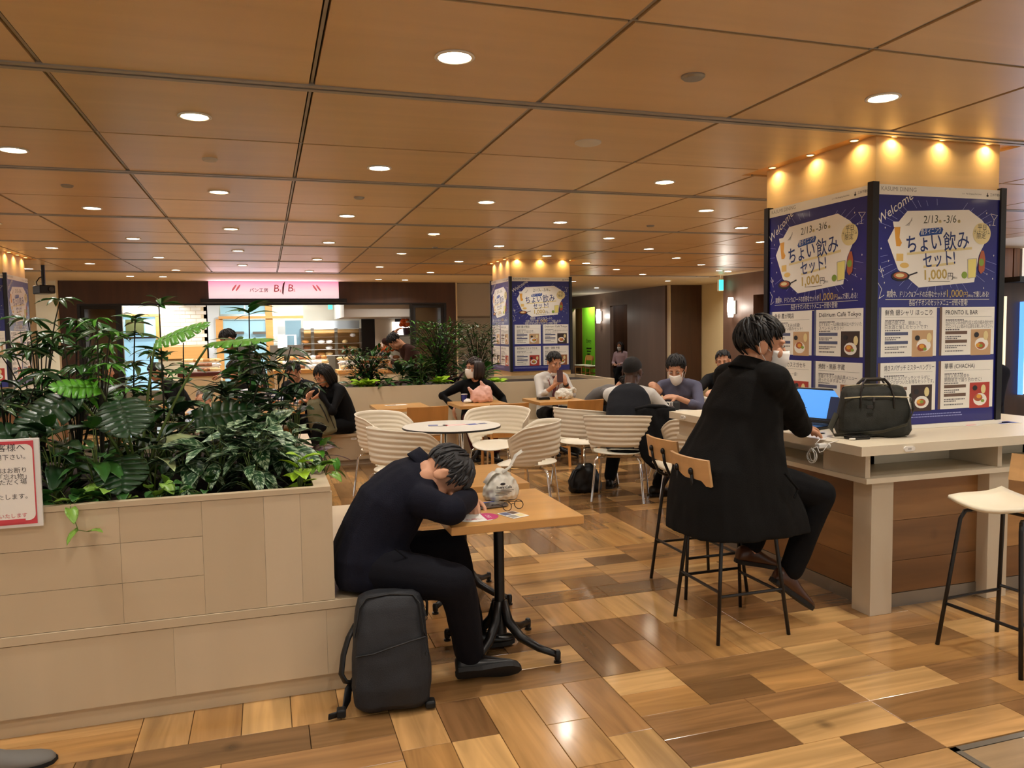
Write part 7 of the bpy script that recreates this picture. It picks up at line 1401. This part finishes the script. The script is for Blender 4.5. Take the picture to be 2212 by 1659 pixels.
p = Pz(1262, 1068); o = thing('shoulder_bag', 'black shoulder bag on the floor beside the ribbed chairs', 'bag', (p.x + .06, p.y + .12, 0)); g = MB(); g.loft([ring(V((0, 0, z)), V((1, 0, 0)), V((0, 1, 0)), a, b, 20, 2.8) for z, a, b in ((.004, .15, .07), (.03, .165, .085), (.12, .15, .08), (.20, .11, .06), (.26, .06, .03))]); crumple('bag_body', o, g, mat('bag_black', (14, 13, 13), .45), .008, .010, (10, 10, 8), 2.7, 4); g = MB(); g.tube([(-.05, -.03, .22), (-.13, -.05, .21), (-.18, -.06, .12), (-.17, -.07, .05), (-.10, -.08, .03)], .02, 8, flat=.4); build('strap', g, m_zip, o, True)
p = Pz(1405, 893, zr); o = thing('notebook', 'open notebook on the round table of the man in the vest', 'notebook', (p.x, p.y, zr), .5)
for sx in (-1, 1): g = MB(); g.sheet([[V((sx * (.004 + .15 * u), v, .004 + .016 * math.sin(u * 2.6))) for u in (0, .2, .4, .6, .8, 1)] for v in (-.11, .11)], .004); build('page', g, m_paper, o, True)
g = MB(); g.box(-.16, .16, -.115, .115, 0, .003); build('cover', g, mat('olive_cover', (96, 92, 66), .6), o)
o = thing('pencil_case', 'black and white striped pouch on the round table of the man in the vest', 'pouch', (*Pz(1452, 886, zr).xy, zr), .3); g = MB(); g.cbox(-.08, .08, -.035, .035, 0, .085, .015); build('pouch_body', g, m_blackm, o, True, ang=50)
for k in range(3): g = MB(); g.box(-.075 + .02 * k, -.068 + .02 * k, -.0358, .0358, .004, .0855); build('stripe', g, m_paper, o)
o = thing('cup_carrier', 'cream paper cup carrier on the table beyond the man in the vest', 'carrier', (4.42, 8.33, ZT)); g = MB(); g.cbox(-.07, .07, -.07, .07, 0, .09, .006); build('carrier_body', g, m_cream, o); g = MB(); g.box(-.012, .012, -.07, .07, .09, .16); build('grip', g, m_maple, o)
p = Pz(628, 873, ZT); o = thing('folder', 'orange folder on the table of the man in the dark suit', 'folder', (p.x, p.y, ZT), .1); g = MB(); g.box(-.13, .13, -.09, .09, 0, .012); build('cover', g, mat('folder_orange', (226, 120, 52), .5), o); g = MB(); g.box(-.12, .12, -.085, .085, .0121, .015); build('papers', g, m_paper, o)
# notice board clipped to the planter front
yn = 3.19; a, b = Py(95, 1135, yn), Py(92, 945, yn); o = thing('notice_stand', 'acrylic notice with red border fixed to the planter front', 'notice', (a.x - .15, yn, a.z)); W_, H_ = .30, b.z - a.z
g = MB(); g.cbox(-.15, .15, -.006, .006, 0, H_, .002); build('acrylic_plate', g, mat('acrylic', (226, 224, 220), .15, coat=.4), o); g = MB(); g.box(-.145, .132, -.0072, -.0062, .012, H_ - .008); build('red_border', g, m_redp, o)
g = MB(); g.prism(rrect(-.144, .128, .026, H_ - .02, .022, 5), lambda u, v, t: V((u, -t, v)), .0074, .0080); pp = build('notice_sheet', g, m_paper, o); ft = lambda x, z: (lambda u, v, t: V((x + u, -.0084 - t, z + v)))
g = MB()
for s_, zz, sz in (('お客様へ', .872, .030), ('ご利用下さい。', .775, .022), ('席を長く空けておくことはお断り', .625, .022), ('「置き物」「忘れ物」', .555, .022), ('移動させていただく場', .495, .022), ('お願いいたします。', .33, .022)): text_mb(g, s_, sz, ft(.105, H_ * zz), 'R', 0)
build('lettering', g, m_inkk, pp); g = MB(); text_mb(g, 'お願いいたします', .018, ft(.10, H_ * .12), 'R', 0); g.box(-.02, .095, -.0088, -.0082, H_ * .055, H_ * .10); build('red_lettering', g, m_redp, pp); g = MB(); g.box(-.14, .14, .006, .013, H_ * .3, H_ * .4); build('mount', g, m_steel, o)
# grey shoe tip at the frame corner
p = Pz(30, 1662, .0); o = thing('shoe', 'grey suede shoe on the planks near the planter base', 'shoe', (p.x - .10, p.y - .02, 0)); shoe(o, (0, 0, .078), (1, .2, 0), mat('grey_suede', (112, 108, 102), .8), 1.1); o.children[0].name = 'upper'
# lamps carry their own light objects: the glowing lenses need no light sampling
for m in bpy.data.materials:
    if m.use_nodes and 'Principled BSDF' in m.node_tree.nodes and m.node_tree.nodes['Principled BSDF'].inputs['Emission Strength'].default_value > 0: m.cycles.emission_sampling = 'NONE'
bpy.data.scenes.remove(TS)
